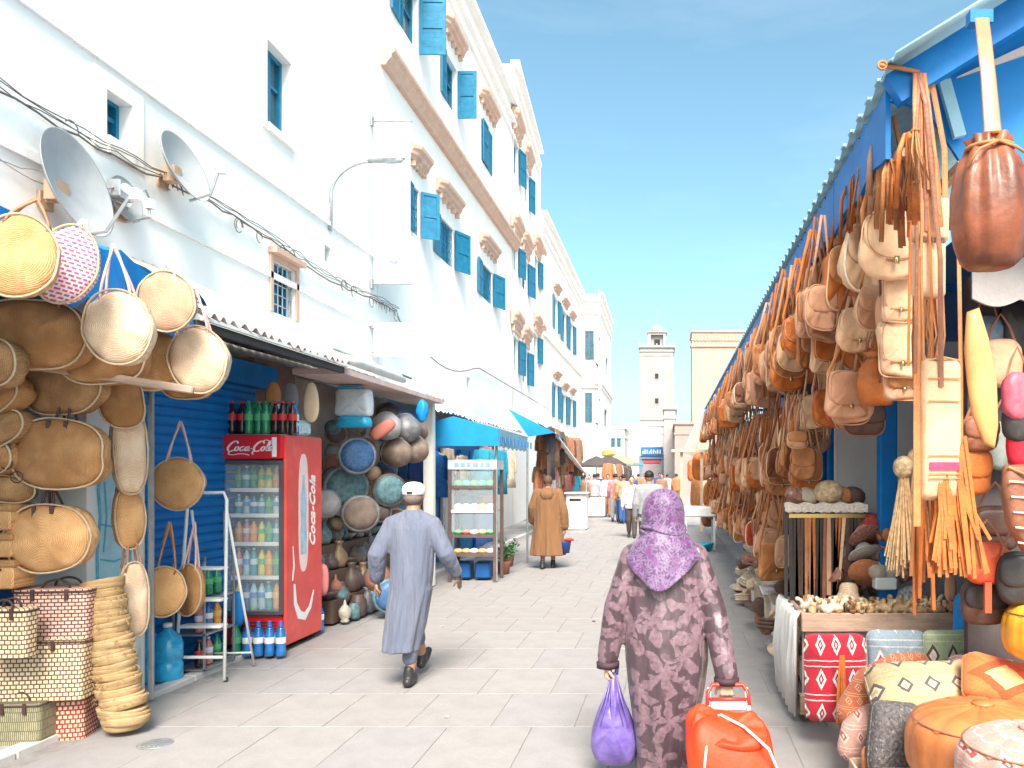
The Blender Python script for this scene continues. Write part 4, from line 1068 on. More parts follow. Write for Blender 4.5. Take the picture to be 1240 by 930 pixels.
# corrugated roofs
def corrugated(name, label, y0, y1, xa, za, xb, zb, mt, wl_=.145, amp=.024, cat='awning', sag=0, holes=True):
    rt = thing(name, label, cat, ((xa + xb) / 2, (y0 + y1) / 2, (za + zb) / 2)); og = Vector(rt.location)
    w = MB(); nx = 10; ny = int((y1 - y0) / wl_ * 8); vs = []; fs = []
    for t in (0, -.008):
        for j in range(ny + 1):
            y = y0 + (y1 - y0) * j / ny
            for i in range(nx + 1):
                s_ = i / nx; vs.append((xa + (xb - xa) * s_ + .012 * math.sin(y * 9) * (s_ == 0), y, za + (zb - za) * s_ - sag * math.sin(PI * s_) * .5 + amp * math.sin(2 * PI * y / wl_) + t + .015 * math.sin(y * 2.3 + s_ * 2)))
    M_ = (nx + 1) * (ny + 1)
    for j in range(ny):
        for i in range(nx):
            a = j * (nx + 1) + i; fs.append((a, a + 1, a + nx + 2, a + nx + 1)); fs.append((M_ + a + nx + 1, M_ + a + nx + 2, M_ + a + 1, M_ + a))
    for j in range(ny): a = j * (nx + 1); fs.append((a, a + nx + 1, M_ + a + nx + 1, M_ + a)); b_ = a + nx; fs.append((b_ + nx + 1, b_, M_ + b_, M_ + b_ + nx + 1))
    w.add([Vector(v) - og for v in vs], fs); fixn(w.build('sheet', mt, rt, smooth=True))
    return rt, og
r1, og1 = corrugated('corrugated_awning', 'rusty grey corrugated awning sloping over the shutter and the drinks fridge', 5.7, 8.35, -3.4, 2.9, -5.19, 3.80, RUST)
w = MB(); w.box(-3.50, -3.45, 5.72, 8.3, 2.80, 2.865); w.move(Matrix.Translation(-og1)); w.build('edge_beam', BLACK, r1)
w = MB(); w.box(-3.43, -3.40, 5.72, 8.3, 2.862, 2.885); w.move(Matrix.Translation(-og1)); w.build('edge_strip', METALW, r1)
o = MB(); o.add([(x, y, .03 * math.sin(x * 13 + y * 9) + .02) for y in (0, .15, .3) for x in (0, .2, .4, .6)], [(i + 4 * j, i + 1 + 4 * j, i + 5 + 4 * j, i + 4 + 4 * j) for j in range(2) for i in range(3)])
o = o.build('blue_tarp_scrap', AWN, org=(0, 0, 0)); o.location = (-4.1, 5.8, 3.34); o.rotation_euler = (0, R(28), R(15)); tag(o, 'scrap of bright blue tarp lying on the corner of the corrugated awning', 'tarp')
# second kiosk: rolled awning and boards
rt = thing('rolled_awning', 'rolled-up pale awning with a greenish edge above the metalware stall', 'awning', (-3.5, 9.3, 2.95))
w = MB(); w.tube([(0, -1.0, .02), (0, -.5, .03), (0, .8, .02), (0, 1.0, .0)], [.04, .06, .055, .03], 12); w.build('roll', mat('pale_canvas', (.66, .70, .68), .85, .1, 5, .3, 40), rt, smooth=True)
w = MB(); w.tube([(-.04, -1.05, .10), (-.04, 1.4, .08)], .015, 8); w.build('green_edge', mat('green_canvas', (.20, .28, .24), .85, .15), rt, smooth=True)
w = MB(); w.box(-.5, .06, -1.0, 2.6, -.16, -.10); w.build('fascia_board', mat('pinkish_board', (.62, .47, .43), .8, .12), rt)
corrugated('patched_awning', 'patched pale sheet awning continuing over the metalware stall', 8.4, 12.2, -3.5, 2.86, -5.19, 3.3, mat('pale_sheet', (.62, .58, .56), .8, .12, 4, .2, 20, stain=((.4, .3, .25), 3, .5)), wl_=.2, amp=.015)
corrugated('cream_awning', 'long cream sheet awning running on past the turquoise one', 12.25, 20.5, -3.9, 2.8, -5.19, 3.25, PLASTER2, wl_=.25, amp=.02)
o = MB(); rr = random.Random(2)
o.loft([((0, 0, .0), .02, .02), ((.01, 0, -.06), .06, .05, .2, 4, 0), ((0, 0, -.16), .075, .05, .25, 5, 1), ((.0, 0, -.27), .05, .04, .25, 4, 2), ((0, 0, -.31), .01, .01)], 18)
o = o.build('blue_cloth_bundle', BLUEB, smooth=True, org=(0, 0, 0)); o.location = P(511, 484, 10.6); tag(o, 'small bright blue cloth bundle hung at the end of the metalware awning', 'cloth')
w = MB().box(-.07, .07, -.07, .07, 0, 2.78); o = w.build('white_post', PLASTER2, org=(0, 0, 0)); o.location = (XY(520, 12.0), 12.0, .02); tag(o, 'square white post at the far end of the metalware stall', 'post')

# fridge --------------------------------------------------------
RED = mat('fridge_red', (.62, .02, .03), .3, .06, 4, .03, 20, coat=.3)
REDS = mat('fridge_side_red', (.68, .07, .06), .35, .12, 3, .05, 20, stain=((.72, .22, .20), 3, .35), coat=.1)
PLW = mat('white_plastic', (.82, .82, .82), .4, .03)
fY = 7.62; fx0, fx1 = XY(269, fY), XY(344.5, fY); fz = 2.10; fd = .78
fr_ = thing('drinks_fridge', 'tall red glass-door drinks fridge with white script lettering on its header', 'fridge', ((fx0 + fx1) / 2, fY + fd / 2, .02)); fw = fx1 - fx0
hw_, hd_ = fw / 2, fd / 2
w = MB(); w.box(-hw_, -hw_ + .03, -hd_, hd_, .05, fz - .03); w.box(-hw_ + .03, hw_ - .03, hd_ - .03, hd_, .05, fz - .03); w.box(-hw_, hw_, -hd_, hd_, fz - .029, fz); w.build('cabinet', mat('fridge_grey', (.30, .30, .31), .5), fr_)
w = MB(); w.bbox((hw_ - .0, 0, fz / 2 + .02), (.03, fd, fz - .05), .006); w.build('side_panel', REDS, fr_)
w = MB(); w.bbox((0, -hd_ - .012, fz - .125), (fw - .01, .06, .235), .012); hdr = w.build('header', RED, fr_)
w = MB(); w.box(-hw_ + .02, hw_ - .02, -hd_, -hd_ + .05, .05, .33); w.build('base_panel', RED, fr_)
w = MB()
for i in range(7): w.box(-hw_ + .08, hw_ - .08, -hd_ - .008, -hd_ - .001, .09 + i * .03, .10 + i * .03)
o = w.build('vent_grille', BLACK, fr_); o['kind'] = 'stuff'
MB().box(-hw_ + .031, hw_ - .016, hd_ - .06, hd_ - .031, .35, fz - .27).build('liner', mat('fridge_liner', (.35, .45, .48), .5), fr_)
MB().box(-hw_ + .04, hw_ - .03, -.3, hd_ - .07, .34, .36).build('floor_shelf', METALG, fr_)
zs = [.37, .70, 1.03, 1.31, 1.56]
for i, z in enumerate(zs[1:]):
    w = MB(); w.box(-hw_ + .032, hw_ - .018, -hd_ + .09, hd_ - .07, z - .014, z - .002); w.box(-hw_ + .032, hw_ - .018, -hd_ + .075, -hd_ + .089, z - .022, z + .016); w.build('shelf', METALW, fr_)
w = MB(); t = .035; d0, d1 = .35, fz - .255
w.box(-hw_ + .005, -hw_ + t + .005, -hd_ - .03, -hd_ - .002, d0, d1); w.box(hw_ - t - .005, hw_ - .005, -hd_ - .03, -hd_ - .002, d0, d1); w.box(-hw_ + t + .006, hw_ - t - .006, -hd_ - .03, -hd_ - .002, d0, d0 + t); w.box(-hw_ + t + .006, hw_ - t - .006, -hd_ - .03, -hd_ - .002, d1 - t, d1)
dr_ = w.build('door', mat('door_trim_dark', (.08, .08, .09), .4), fr_)
gl = mat('clear_glass', (.85, .93, .95), .04, .02, 2, 0, 1, alpha=.13, spec=.8)
MB().box(-hw_ + t + .006, hw_ - t - .006, -hd_ - .02, -hd_ - .014, d0 + t, d1 - t).build('pane', gl, dr_)
w = MB(); w.tube([(-hw_ + .05, -hd_ - .055, .95), (-hw_ + .05, -hd_ - .055, 1.35)], .01, 6); w.cbox((-hw_ + .05, -hd_ - .045, .95), (.02, .03, .02)); w.cbox((-hw_ + .05, -hd_ - .045, 1.35), (.02, .03, .02)); w.build('handle', METALG, dr_)
for sx in (-1, 1):
    for sy in (-1, 1): MB().lathe([(.025, -.02), (.025, .05)], (sx * (hw_ - .06), sy * (hd_ - .06), 0), seg=8).build('foot', BLACK, fr_)
# header lettering drawn with a brush-like stroke of changing width
def script(strokes, parent, mt, org, scale, tfm, name='lettering'):
    q = MB()
    for st, wd_ in strokes:
        # smooth the polyline
        pts = st
        for _ in range(2):
            np_ = [pts[0]]
            for a, b_ in zip(pts[:-1], pts[1:]):
                np_ += [(a[0] * .75 + b_[0] * .25, a[1] * .75 + b_[1] * .25), (a[0] * .25 + b_[0] * .75, a[1] * .25 + b_[1] * .75)]
            np_.append(pts[-1]); pts = np_
        n_ = len(pts); ws = []
        for i in range(n_):
            a = Vector(pts[max(i - 1, 0)]); b_ = Vector(pts[min(i + 1, n_ - 1)]); d = (b_ - a)
            dn = abs(d.y) / (d.length + 1e-6); end = min(1, min(i, n_ - 1 - i) / 4 + .3)
            ws.append(wd_ * (.55 + .8 * dn) * end * scale)
        pp = [((x + .28 * y) * scale + org[0], y * scale + org[1]) for x, y in pts]
        q.ribbon(pp, ws, tfm, .003)
    o = q.build(name, mt, parent); fixn(o); return o
def C_(x): return [(x + 1.02, .80), (x + 1.0, 1.0), (x + .72, 1.08), (x + .38, .85), (x + .12, .45), (x + .16, .10), (x + .42, -.06), (x + .8, .1)]
def o_(x): return [(x + .3, .5), (x + .1, .42), (x + .02, .2), (x + .1, .02), (x + .28, .04), (x + .42, .25), (x + .38, .45), (x + .26, .5)]
def c_(x): return [(x + .42, .42), (x + .3, .52), (x + .1, .4), (x + .03, .18), (x + .12, .02), (x + .3, .04), (x + .46, .2)]
def a_(x): return [[(x + .42, .5), (x + .2, .48), (x + .03, .26), (x + .06, .05), (x + .22, .04), (x + .42, .48)], [(x + .44, .5), (x + .36, .12), (x + .44, .02), (x + .6, .14)]]
def l_(x): return [(x + .05, .12), (x + .36, .72), (x + .36, 1.0), (x + .22, .98), (x + .12, .55), (x + .1, .12), (x + .2, .01), (x + .4, .14)]
ST = [(C_(0), .15), ([(.42, -.06), (.3, -.3), (.75, -.42), (1.5, -.26), (2.2, -.30), (2.6, -.44)], .11), (o_(.85), .11), (c_(1.38), .11)] + [(s_, .11) for s_ in a_(1.9)]
ST += [([(2.52, .26), (2.72, .26)], .12), (C_(2.75), .15), (o_(3.6), .11), (l_(4.08), .11)] + [(s_, .11) for s_ in a_(4.42)]
ST += [([(3.6, 1.02), (3.9, 1.22), (4.3, 1.05), (4.7, 1.12), (5.0, .95)], .08), ([(2.9, .05), (2.8, -.25), (3.0, -.35)], .09)]
tfh = lambda u, v, n: Vector((u, -hd_ - .0425 - n, v))
script(ST, fr_, PLW, (-hw_ + .06, fz - .165), .092, tfh)
MB().box(hw_ - .10, hw_ - .055, -hd_ - .0445, -hd_ - .0425, fz - .22, fz - .03).build('label_strip', PLW, fr_)
# side decoration: white wave, pale bottle picture and script
tfs = lambda u, v, n: Vector((hw_ + .0155 + n, u, v))
q = MB(); q.ribbon([(-.22, .62), (-.2, .42), (-.12, .3), (0, .26), (.12, .34), (.2, .5)], [.03, .06, .09, .08, .05, .02], tfs, .002); q.ribbon([(-.25, 1.0), (-.23, .8), (-.26, .66)], [.01, .03, .02], tfs, .002)
fixn(q.build('white_wave', PLW, fr_))
PALEP = mat('pale_pink_print', (.80, .62, .62), .45, .1, 8); BLP = mat('grey_blue_print', (.36, .50, .60), .45, .2, 14)
q = MB(); pts = squarch(.22, 1.2, 28, 3, cx=-.03, cz=1.32); q.add([tfs(u, v, .001) for u, v in pts], [tuple(range(len(pts)))]); fixn(q.build('picture_panel', PALEP, fr_))
q = MB(); lo = [(.02, 1.7), (.025, 1.6), (.06, 1.5), (.07, 1.35), (.05, 1.25), (.07, 1.1), (.06, .9)]; pts = [(u - .03, v) for u, v in lo] + [(-u - .03, v) for u, v in reversed(lo)]
q.add([tfs(u, v, .003) for u, v in pts], [tuple(range(len(pts)))]); fixn(q.build('bottle_picture', BLP, fr_))
tx = textobj('Coca-Cola', .17, PLW, fr_, (hw_ + .019, .17, 1.32), (PI / 2, PI / 2, PI / 2), shear=.4, bold=.004); tx.rotation_euler = (Matrix(((0, 0, 1), (0, -1, 0), (1, 0, 0))).to_euler())
# orientation: text x-axis up, text normal +X
tx.rotation_euler = Matrix(((0, 0, 1), (0, -1, 0), (1, 0, 0))).transposed().to_3x3().to_euler()
m3 = Matrix(((0, 0, 1), (0, -1, 0), (1, 0, 0)))   # columns = images of x, y, z
m3 = Matrix.Identity(3); m3.col[0] = (0, 0, 1); m3.col[1] = (0, -1, 0); m3.col[2] = (1, 0, 0); tx.rotation_euler = m3.to_euler()

# bottles
CAPR = mat('red_cap', (.55, .04, .05), .4); CAPB = mat('blue_cap', (.04, .15, .5), .4); CAPW = mat('white_cap', (.8, .8, .8), .4); CAPG = mat('green_cap', (.02, .3, .12), .4)
LQ = {'cola': mat('cola_liquid', (.03, .012, .01), .15, .3, spec=.7), 'green': mat('green_bottle', (.02, .28, .13), .15, .2, spec=.7), 'orange': mat('orange_drink', (.75, .30, .04), .2, .1, spec=.7), 'clear': mat('clear_water_bottle', (.45, .66, .72), .12, .1, spec=.8), 'blue': mat('blue_water_bottle', (.02, .18, .50), .12, .25, spec=.8), 'yellow': mat('yellow_drink', (.75, .62, .12), .2, .1, spec=.7), 'teal': mat('teal_bottle', (.03, .34, .40), .12, .2, spec=.7), 'pink': mat('pink_drink', (.65, .22, .25), .2, .1, spec=.7)}
LBL = {'cola': mat('red_label', (.60, .04, .05), .5), 'green': mat('green_label', (.10, .45, .20), .5), 'orange': mat('orange_label', (.8, .42, .12), .5), 'clear': mat('blue_label', (.10, .30, .62), .5), 'blue': mat('white_label', (.72, .76, .8), .5), 'yellow': mat('green_label', (.1, .4, .1), .5), 'teal': mat('white_label', (.7, .7, .7), .5), 'pink': mat('white_label', (.7, .7, .7), .5)}
CAPS = {'cola': CAPR, 'green': CAPG, 'orange': CAPB, 'clear': CAPB, 'blue': CAPB, 'yellow': CAPG, 'teal': CAPW, 'pink': CAPW}
BM = {}
def bottle_mesh(kind, h=.30, r=.037):
    k = (kind, h, r)
    if k in BM: return BM[k]
    w = MB(); w.m(0); s = h / .3
    w.lathe([(r * .75, 0), (r, .012 * s), (r * .97, .06 * s), (r * .9, .10 * s), (r, .125 * s), (r, .19 * s), (r * .85, .215 * s), (r * .42, .262 * s), (r * .36, .28 * s)], seg=12)
    w.m(1); w.lathe([(r * 1.02, .125 * s), (r * 1.03, .13 * s), (r * 1.03, .18 * s), (r * 1.02, .185 * s)], seg=12); w.m(2); w.lathe([(r * .42, .278 * s), (r * .42, .298 * s), (r * .3, .3 * s)], seg=10)
    BM[k] = w.data('bottle', [LQ[kind], LBL[kind], CAPS[kind]], True); return BM[k]
kn = {'cola': 'dark cola', 'green': 'green glass', 'orange': 'orange soda', 'clear': 'clear water', 'blue': 'blue water', 'yellow': 'yellow juice', 'teal': 'teal water', 'pink': 'pink lemonade'}
orders = ('first', 'second', 'third', 'fourth', 'fifth', 'sixth', 'seventh', 'eighth', 'ninth', 'tenth', 'eleventh')
def bottle(kind, loc, label, group, h=.30, r=.037, cat='bottle'):
    o = inst('bottle', bottle_mesh(kind, h, r), None, loc, (0, 0, rnd.uniform(0, 6))); tag(o, label, cat, group); return o
sh_names = ('bottom', 'fourth', 'third', 'second', 'top')
fill = (('yellow', 'blue', 'clear', 'clear', 'teal', 'orange', 'yellow'), ('pink', 'clear', 'teal', 'yellow', 'orange', 'green', 'green'), ('orange', 'pink', 'orange', 'yellow', 'green', 'teal', 'green'), ('teal', 'clear', 'blue', 'teal', 'green', 'clear', 'teal'), ('green', 'teal', 'green', 'yellow', 'yellow', 'orange', 'yellow'))
base = fr_.location
for si, z in enumerate(zs):
    hb = ((zs + [1.84])[si + 1] - z) - .05; n_ = 7
    for bi in range(n_):
        x = -hw_ + .085 + bi * (fw - .16) / (n_ - 1)
        bottle(fill[si][bi], (base.x + x, base.y - hd_ + .14 + .01 * (bi % 2), base.z + z + .004), '%s bottle, %s from the handle side on the %s shelf of the fridge' % (kn[fill[si][bi]], orders[bi], sh_names[si]), 'bottles inside the drinks fridge', h=min(.30, hb), r=.036)
for bi, kd in enumerate(('cola', 'cola', 'green', 'green', 'green', 'cola', 'cola', 'cola')):
    bottle(kd, (base.x - hw_ + .05 + bi * .083, base.y - hd_ + .08 + .03 * (bi % 2), base.z + fz + .002), '%s bottle, %s of the row on top of the fridge' % (kn[kd], orders[bi]), 'bottles on top of the fridge', h=.33, r=.04)
for bi, kd in enumerate(('cola', 'green', 'cola', 'green', 'clear', 'cola', 'blue')):
    bottle(kd, (base.x - hw_ + .08 + bi * .085, base.y - hd_ + .24 + .02 * (bi % 2), base.z + fz + .002), '%s bottle, %s of the rear row on top of the fridge' % (kn[kd], orders[bi]), 'bottles on top of the fridge', h=.34, r=.04)
# bottle pack, paddles on the fridge
w = MB(); w.bbox((0, 0, .08), (.24, .4, .16), .03); o = w.build('wrapped_pack', mat('cellophane_pack', (.45, .62, .68), .2, .4, 25, .6, 30, spec=.7), org=(0, 0, 0)); o.location = (base.x + hw_ - .1, base.y - .05, base.z + fz + .002); tag(o, 'shrink-wrapped bottle pack on the street-side top corner of the fridge', 'pack')
for px, py, cc, nm in ((331, 481, (.62, .27, .10), 'orange-brown'), (352, 482, (.22, .22, .24), 'dark grey'), (377, 487, (.66, .50, .34), 'pale wooden')):
    q = MB().pillow(squarch(.16, .32 if px < 370 else .42, 24, 2.2, taper=-.15 if px > 370 else 0), .05, p=2.5, rings=4); o = q.build('oval_tray', mat('tray_' + nm.replace('-', '_').replace(' ', '_'), cc, .6), smooth=True, org=(0, 0, 0)); o.location = P(px, py, 8.05); tag(o, '%s oval tray standing up behind the bottles on the fridge' % nm, 'tray')
# water packs on the ground by the fridge
for i in range(3):
    for j_ in range(5):
        kd = 'green' if j_ == 0 and i < 2 else 'blue'
        bottle(kd, (XY(286 + j_ * 13.5, 7.35 + .1 * i), 7.35 + .1 * i, .03), '%s bottle standing on the ground before the fridge, %s row, %s along' % (kn[kd], ('front', 'middle', 'rear')[i], orders[j_]), 'bottles on the ground by the fridge', h=.29, r=.045)
# big blue water canisters by the shutter
for i, (px, Y) in enumerate(((178, 6.45), (203, 6.5), (190, 6.75))):
    w = MB(); w.m(0).lathe([(.10, 0), (.115, .02), (.115, .14), (.105, .16), (.115, .18), (.115, .30), (.10, .36), (.04, .41), (.03, .44)], seg=18); w.m(1).lathe([(.035, .44), (.035, .47), (.02, .475)], seg=10)
    o = w.build('water_jug', [mat('jug_plastic', (.02, .34, .62), .12, .3, 9, .3, 25, spec=.8), CAPW], smooth=True, org=(0, 0, 0)); o.location = (XY(px, Y), Y, .03); tag(o, ('large blue water jug nearest the woven roll', 'large blue water jug next to the ladder foot', 'large blue water jug behind the other two')[i], 'water jug', 'large blue water jugs')
# plastic-wrapped pack stack above
for i in range(2):
    w = MB(); w.bbox((0, 0, .12), (.30, .26, .24), .04); o = w.build('water_pack', mat('blue_shrink_wrap', (.03, .36, .60), .2, .45, 20, .7, 25, spec=.7), org=(0, 0, 0)); o.location = (XY(196, 6.95), 6.95, .03 + .25 * i); tag(o, ('lower', 'upper')[i] + ' blue shrink-wrapped water pack behind the jugs', 'water pack', 'blue water packs')

# folding step ladder
Yl = 6.55
lad = thing('step_ladder', 'white folding step ladder standing before the shutter beside the fridge', 'ladder', (XY(240, Yl), Yl, .02))
hL = ZY(600, Yl)
w = MB(); w.tube([(-.20, .0, 0), (-.16, .12, hL - .06), (-.13, .13, hL), (.14, .13, hL), (.17, .12, hL - .06), (.23, -.02, 0)], .014, 8); w.build('front_frame', METALW, lad, smooth=True)
w = MB(); w.tube([(-.16, .45, 0), (-.14, .14, hL - .15)], .012, 6); w.tube([(.20, .5, 0), (.16, .14, hL - .15)], .012, 6); w.tube([(-.16, .42, .12), (.20, .46, .12)], .009, 6); w.build('rear_frame', METALW, lad, smooth=True)
for py in (692, 730, 762, 800):
    z = ZY(py, Yl); t = z / hL; MB().bbox((.015, .06 * t + .03, z), (.36 - .04 * t, .12 if py < 790 else .03, .022), .004).build('step', METALW, lad)
for x in (-.20, .23): MB().lathe([(.018, -.012), (.018, .02)], (x, 0, 0), seg=8).build('foot', BLACK, lad)
# small goods shelf behind the ladder
rt = thing('goods_rack', 'low grey rack of bottles behind the step ladder', 'rack', (-4.12, 6.95, .03))
for z in (.02, .32, .62): MB().box(-.14, .14, -.25, .22, z, z + .015).build('shelf', METALG, rt)
w = MB(); [w.box(x, x + .015, y, y + .015, 0, .95) for x in (-.14, .125) for y in (-.25, .205)]; w.build('upright', METALG, rt)
for si, z in enumerate((.05, .35, .65)):
    for bi in range(3):
        kd = rnd.choice(('cola', 'green', 'blue', 'orange', 'pink'))
        bottle(kd, (-4.06 + .0 * bi, 6.76 + bi * .13, z + .02), '%s bottle, %s on the %s shelf of the grey rack' % (kn[kd], orders[bi], ('low', 'middle', 'upper')[si]), 'bottles on the grey rack', h=.24)
q = MB().pillow(squarch(.11, .34, 20, 3), .1, rings=4); o = q.build('blue_bag', BLUEB, smooth=True, org=(0, 0, 0)); o.location = P(288, 738, 7.4); tag(o, 'small blue bag leaning at the foot of the fridge door', 'bag')

# metalware stall ------------------------------------------------
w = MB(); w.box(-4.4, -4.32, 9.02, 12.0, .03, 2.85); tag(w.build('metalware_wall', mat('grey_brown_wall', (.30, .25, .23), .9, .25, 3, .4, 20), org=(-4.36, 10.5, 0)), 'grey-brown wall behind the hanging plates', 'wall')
MW = [mat('pewter', (.20, .20, .215), .55, .35, 9, .4, 40, metal=.3), mat('tarnished_brass', (.26, .18, .11), .55, .35, 9, .4, 40, metal=.3), mat('blue_glaze', (.05, .12, .26), .5, .35, 30, .1, 40), mat('teal_glaze', (.09, .17, .19), .5, .4, 20, .1, 40), mat('dark_clay', (.09, .06, .055), .5, .3, 12, .2, 40), mat('brown_drum', (.20, .145, .115), .7, .3, 8, .2, 40), mat('red_clay', (.28, .11, .08), .6, .3), mat('cream_glaze', (.40, .36, .31), .6, .25, 15), mat('grey_felt', (.32, .30, .30), .9, .15, 15, .4, 60)]
mwn = ('pewter', 'brass', 'blue glazed', 'teal glazed', 'dark clay', 'brown', 'red clay', 'cream glazed', 'grey felt')
def plate(px, py, dp, Y, mi, rimi, label, yaw=35, cat='plate'):
    r = dp / 2 * Y / F; c = P(px, py, Y)
    rt = thing('hanging_plate', label, cat, c, rz=R(yaw), group='plates hung on the metalware stall')
    w = MB().lathe([(.005, .012), (r * .6, .01), (r * .8, -.012), (r * .86, -.02), (r * .86, .0), (r * .5, .03), (.005, .03)], axis='y', seg=28); w.build('dish', MW[mi], rt, smooth=True)
    w = MB().lathe([(r * .86, -.022), (r * .95, -.034), (r, -.03), (r, -.018), (r * .9, 0), (r * .86, .0)], axis='y', seg=28); w.build('rim', MW[rimi], rt, smooth=True)
plate(433, 552, 46, 9.4, 2, 0, 'speckled blue plate under the clear hanging bag'); plate(420, 590, 54, 9.6, 3, 0, 'largest teal-grey bowl hanging at the middle of the metalware stall'); plate(472, 594, 42, 9.9, 3, 4, 'teal plate with a dark rim hanging right behind the walking man'); plate(452, 573, 20, 9.8, 1, 4, 'tiny brass plate between the blue plate and the dark-rimmed plate')
plate(437, 622, 46, 9.6, 5, 0, 'brown embossed tray hanging below the largest bowl', 30); plate(480, 630, 30, 10.2, 6, 7, 'small red-rimmed plate beside the walking man shoulder')
plate(395, 610, 36, 9.2, 8, 0, 'grey plate half hidden by the fridge'); plate(462, 620, 26, 9.9, 4, 0, 'small dark plate below the dark-rimmed teal plate')
rr = random.Random(91); _sz = ('small', 'middling', 'wide')
for k in range(44):
    px, py = 398 + rr.random() * 112, 500 + rr.random() * 150; mi = rr.choice((0, 1, 4, 4, 5, 8, 3, 2, 6)); dp = rr.choice((20, 26, 32))
    plate(px, py, dp, 4010 / (812 - px) - rr.uniform(.05, .25), mi, rr.choice((0, 4, 1)), '%s %s plate in the crowded back layer, ' % (_sz[(dp - 20) // 6], mwn[mi]) + ('pinned %s, ' % orders[k] if k < 11 else 'pinned %s, ' % ('twelfth', 'thirteenth', 'fourteenth', 'fifteenth', 'sixteenth', 'seventeenth', 'eighteenth', 'nineteenth', 'twentieth', 'twenty-first', 'twenty-second', 'twenty-third', 'twenty-fourth', 'twenty-fifth', 'twenty-sixth', 'twenty-seventh', 'twenty-eighth', 'twenty-ninth', 'thirtieth', 'thirty-first', 'thirty-second', 'thirty-third', 'thirty-fourth', 'thirty-fifth', 'thirty-sixth', 'thirty-seventh', 'thirty-eighth', 'thirty-ninth', 'fortieth', 'forty-first', 'forty-second', 'forty-third', 'last')[k - 11]) + '%.0s%.0s%s' % (_sz[(dp - 20) // 6], mwn[mi], ('high up', 'a little above the middle', 'at mid height', 'just over the pots')[min(3, int((py - 500) / 38))] + (' near the fridge' if px < 440 else ' in the middle' if px < 475 else ' near the white post')), 30)
def drum(px, py, dp, Y, mi, label, tilt=0):
    r = dp / 2 * Y / F; rt = thing('hanging_drum', label, 'drum', P(px, py, Y), group='drums hung under the metalware awning', rot=(R(20), R(tilt), R(50)))
    w = MB().lathe([(r * .4, .16), (r * .7, .12), (r * .95, .03), (r, -.06), (r * .99, -.08)], axis='y', seg=24); w.build('bowl', MW[mi], rt, smooth=True)
    w = MB().lathe([(r * 1.0, -.075), (r * 1.03, -.085), (r * .98, -.095), (.005, -.092)], axis='y', seg=24); w.build('skin', MW[7] if mi == 5 else MW[8], rt, smooth=True)
for a in ((470, 517, 34, 10.0, 8, 'grey felt drum hanging leftmost under the awning'), (492, 520, 36, 10.4, 0, 'pewter drum hanging next to the blue cloth bundle'), (503, 545, 34, 10.6, 5, 'brown drum hanging by the white post'), (482, 549, 36, 10.2, 5, 'brown drum in the lower row'), (505, 522, 26, 11.0, 5, 'small brown drum tucked behind the pewter drum')): drum(*a)
q = MB().pillow(squarch(.34, .16, 20, 3), .08, rings=4); o = q.build('red_pouch', mat('dull_red_leather', (.38, .12, .09), .6), smooth=True, org=(0, 0, 0)); o.location = P(463, 520, 9.6); o.rotation_euler = (0, R(-38), R(15)); tag(o, 'long dull red pouch hanging slantwise beside the drums', 'pouch')
rt = thing('clear_bag', 'clear plastic bag with blue bands hanging under the metalware awning', 'plastic bag', P(429, 494, 9.3))
q = MB().pillow(squarch(.44, .34, 24, 7, cz=.06), .16, p=4, rings=5, crease=.08); q.build('body', mat('cloudy_plastic', (.62, .70, .76), .25, .12, 10, .4, 25, spec=.7), rt, smooth=True)
q = MB().pillow(squarch(.40, .14, 24, 5, cz=-.17), .17, p=4, rings=5, crease=.08); q.build('blue_base', mat('cyan_plastic', (.03, .42, .68), .3, .15, 10), rt, smooth=True)
q = MB().bbox((-.04, 0, .24), (.26, .15, .03), .008); q.build('blue_band', mat('cyan_plastic', (.03, .42, .68)), rt)
# pots on steps
for i, (z0, z1, xx) in enumerate(((.03, .28, -3.95), (.281, .58, -4.08), (.581, .88, -4.2))):
    o = MB().box(-.12, .12, -1.2, 1.2, z0, z1).build('display_step', mat('dark_wood', (.10, .06, .045), .7, .2), org=(0, 0, 0)); o.location = (xx, 10.1, 0); tag(o, ('lowest', 'middle', 'top')[i] + ' dark wooden step carrying the metal pots', 'step', 'steps of the metalware stall')
rr = random.Random(21); shapes = []
for nm, pr in (('vase', [(.05, 0), (.07, .02), (.09, .08), (.08, .14), (.035, .2), (.03, .24), (.05, .27)]), ('bowl', [(.04, 0), (.05, .01), (.1, .06), (.115, .09), (.108, .09), (.05, .03)]), ('pot', [(.05, 0), (.09, .03), (.1, .08), (.08, .13), (.05, .14), (.055, .16), (.03, .19), (.008, .21)]), ('lantern', [(.05, 0), (.06, .02), (.045, .04), (.08, .09), (.08, .16), (.05, .21), (.02, .24), (.01, .3)]), ('jar', [(.06, 0), (.075, .02), (.075, .14), (.05, .17), (.05, .19)])):
    shapes.append((nm, MB().lathe(pr, seg=16).data(nm, MW[0], True)))
used_lab = {}
for si, (z, xx, py_) in enumerate(((.281, -3.95, 0), (.581, -4.08, 0), (.881, -4.2, 0), (.03, -3.74, 0))):
    for k in range(11):
        nm, me = rr.choice(shapes); mi = rr.choice((0, 0, 1, 2, 3, 4, 4, 5, 6, 7)); s_ = rr.uniform(.8, 1.35)
        y_ = 9.0 + k * .21 + rr.uniform(-.04, .04)
        o = inst(nm, me, None, (xx + rr.uniform(-.03, .03), y_, z), (0, 0, rr.uniform(0, 6)), (s_,) * 3, MW[mi])
        tag(o, '%s %s, %s from the fridge end on the %s of the metalware stall' % (mwn[mi], nm, orders[k], ('lowest step', 'middle step', 'top step', 'ground in front')[si]), nm, 'wares on the metalware steps')
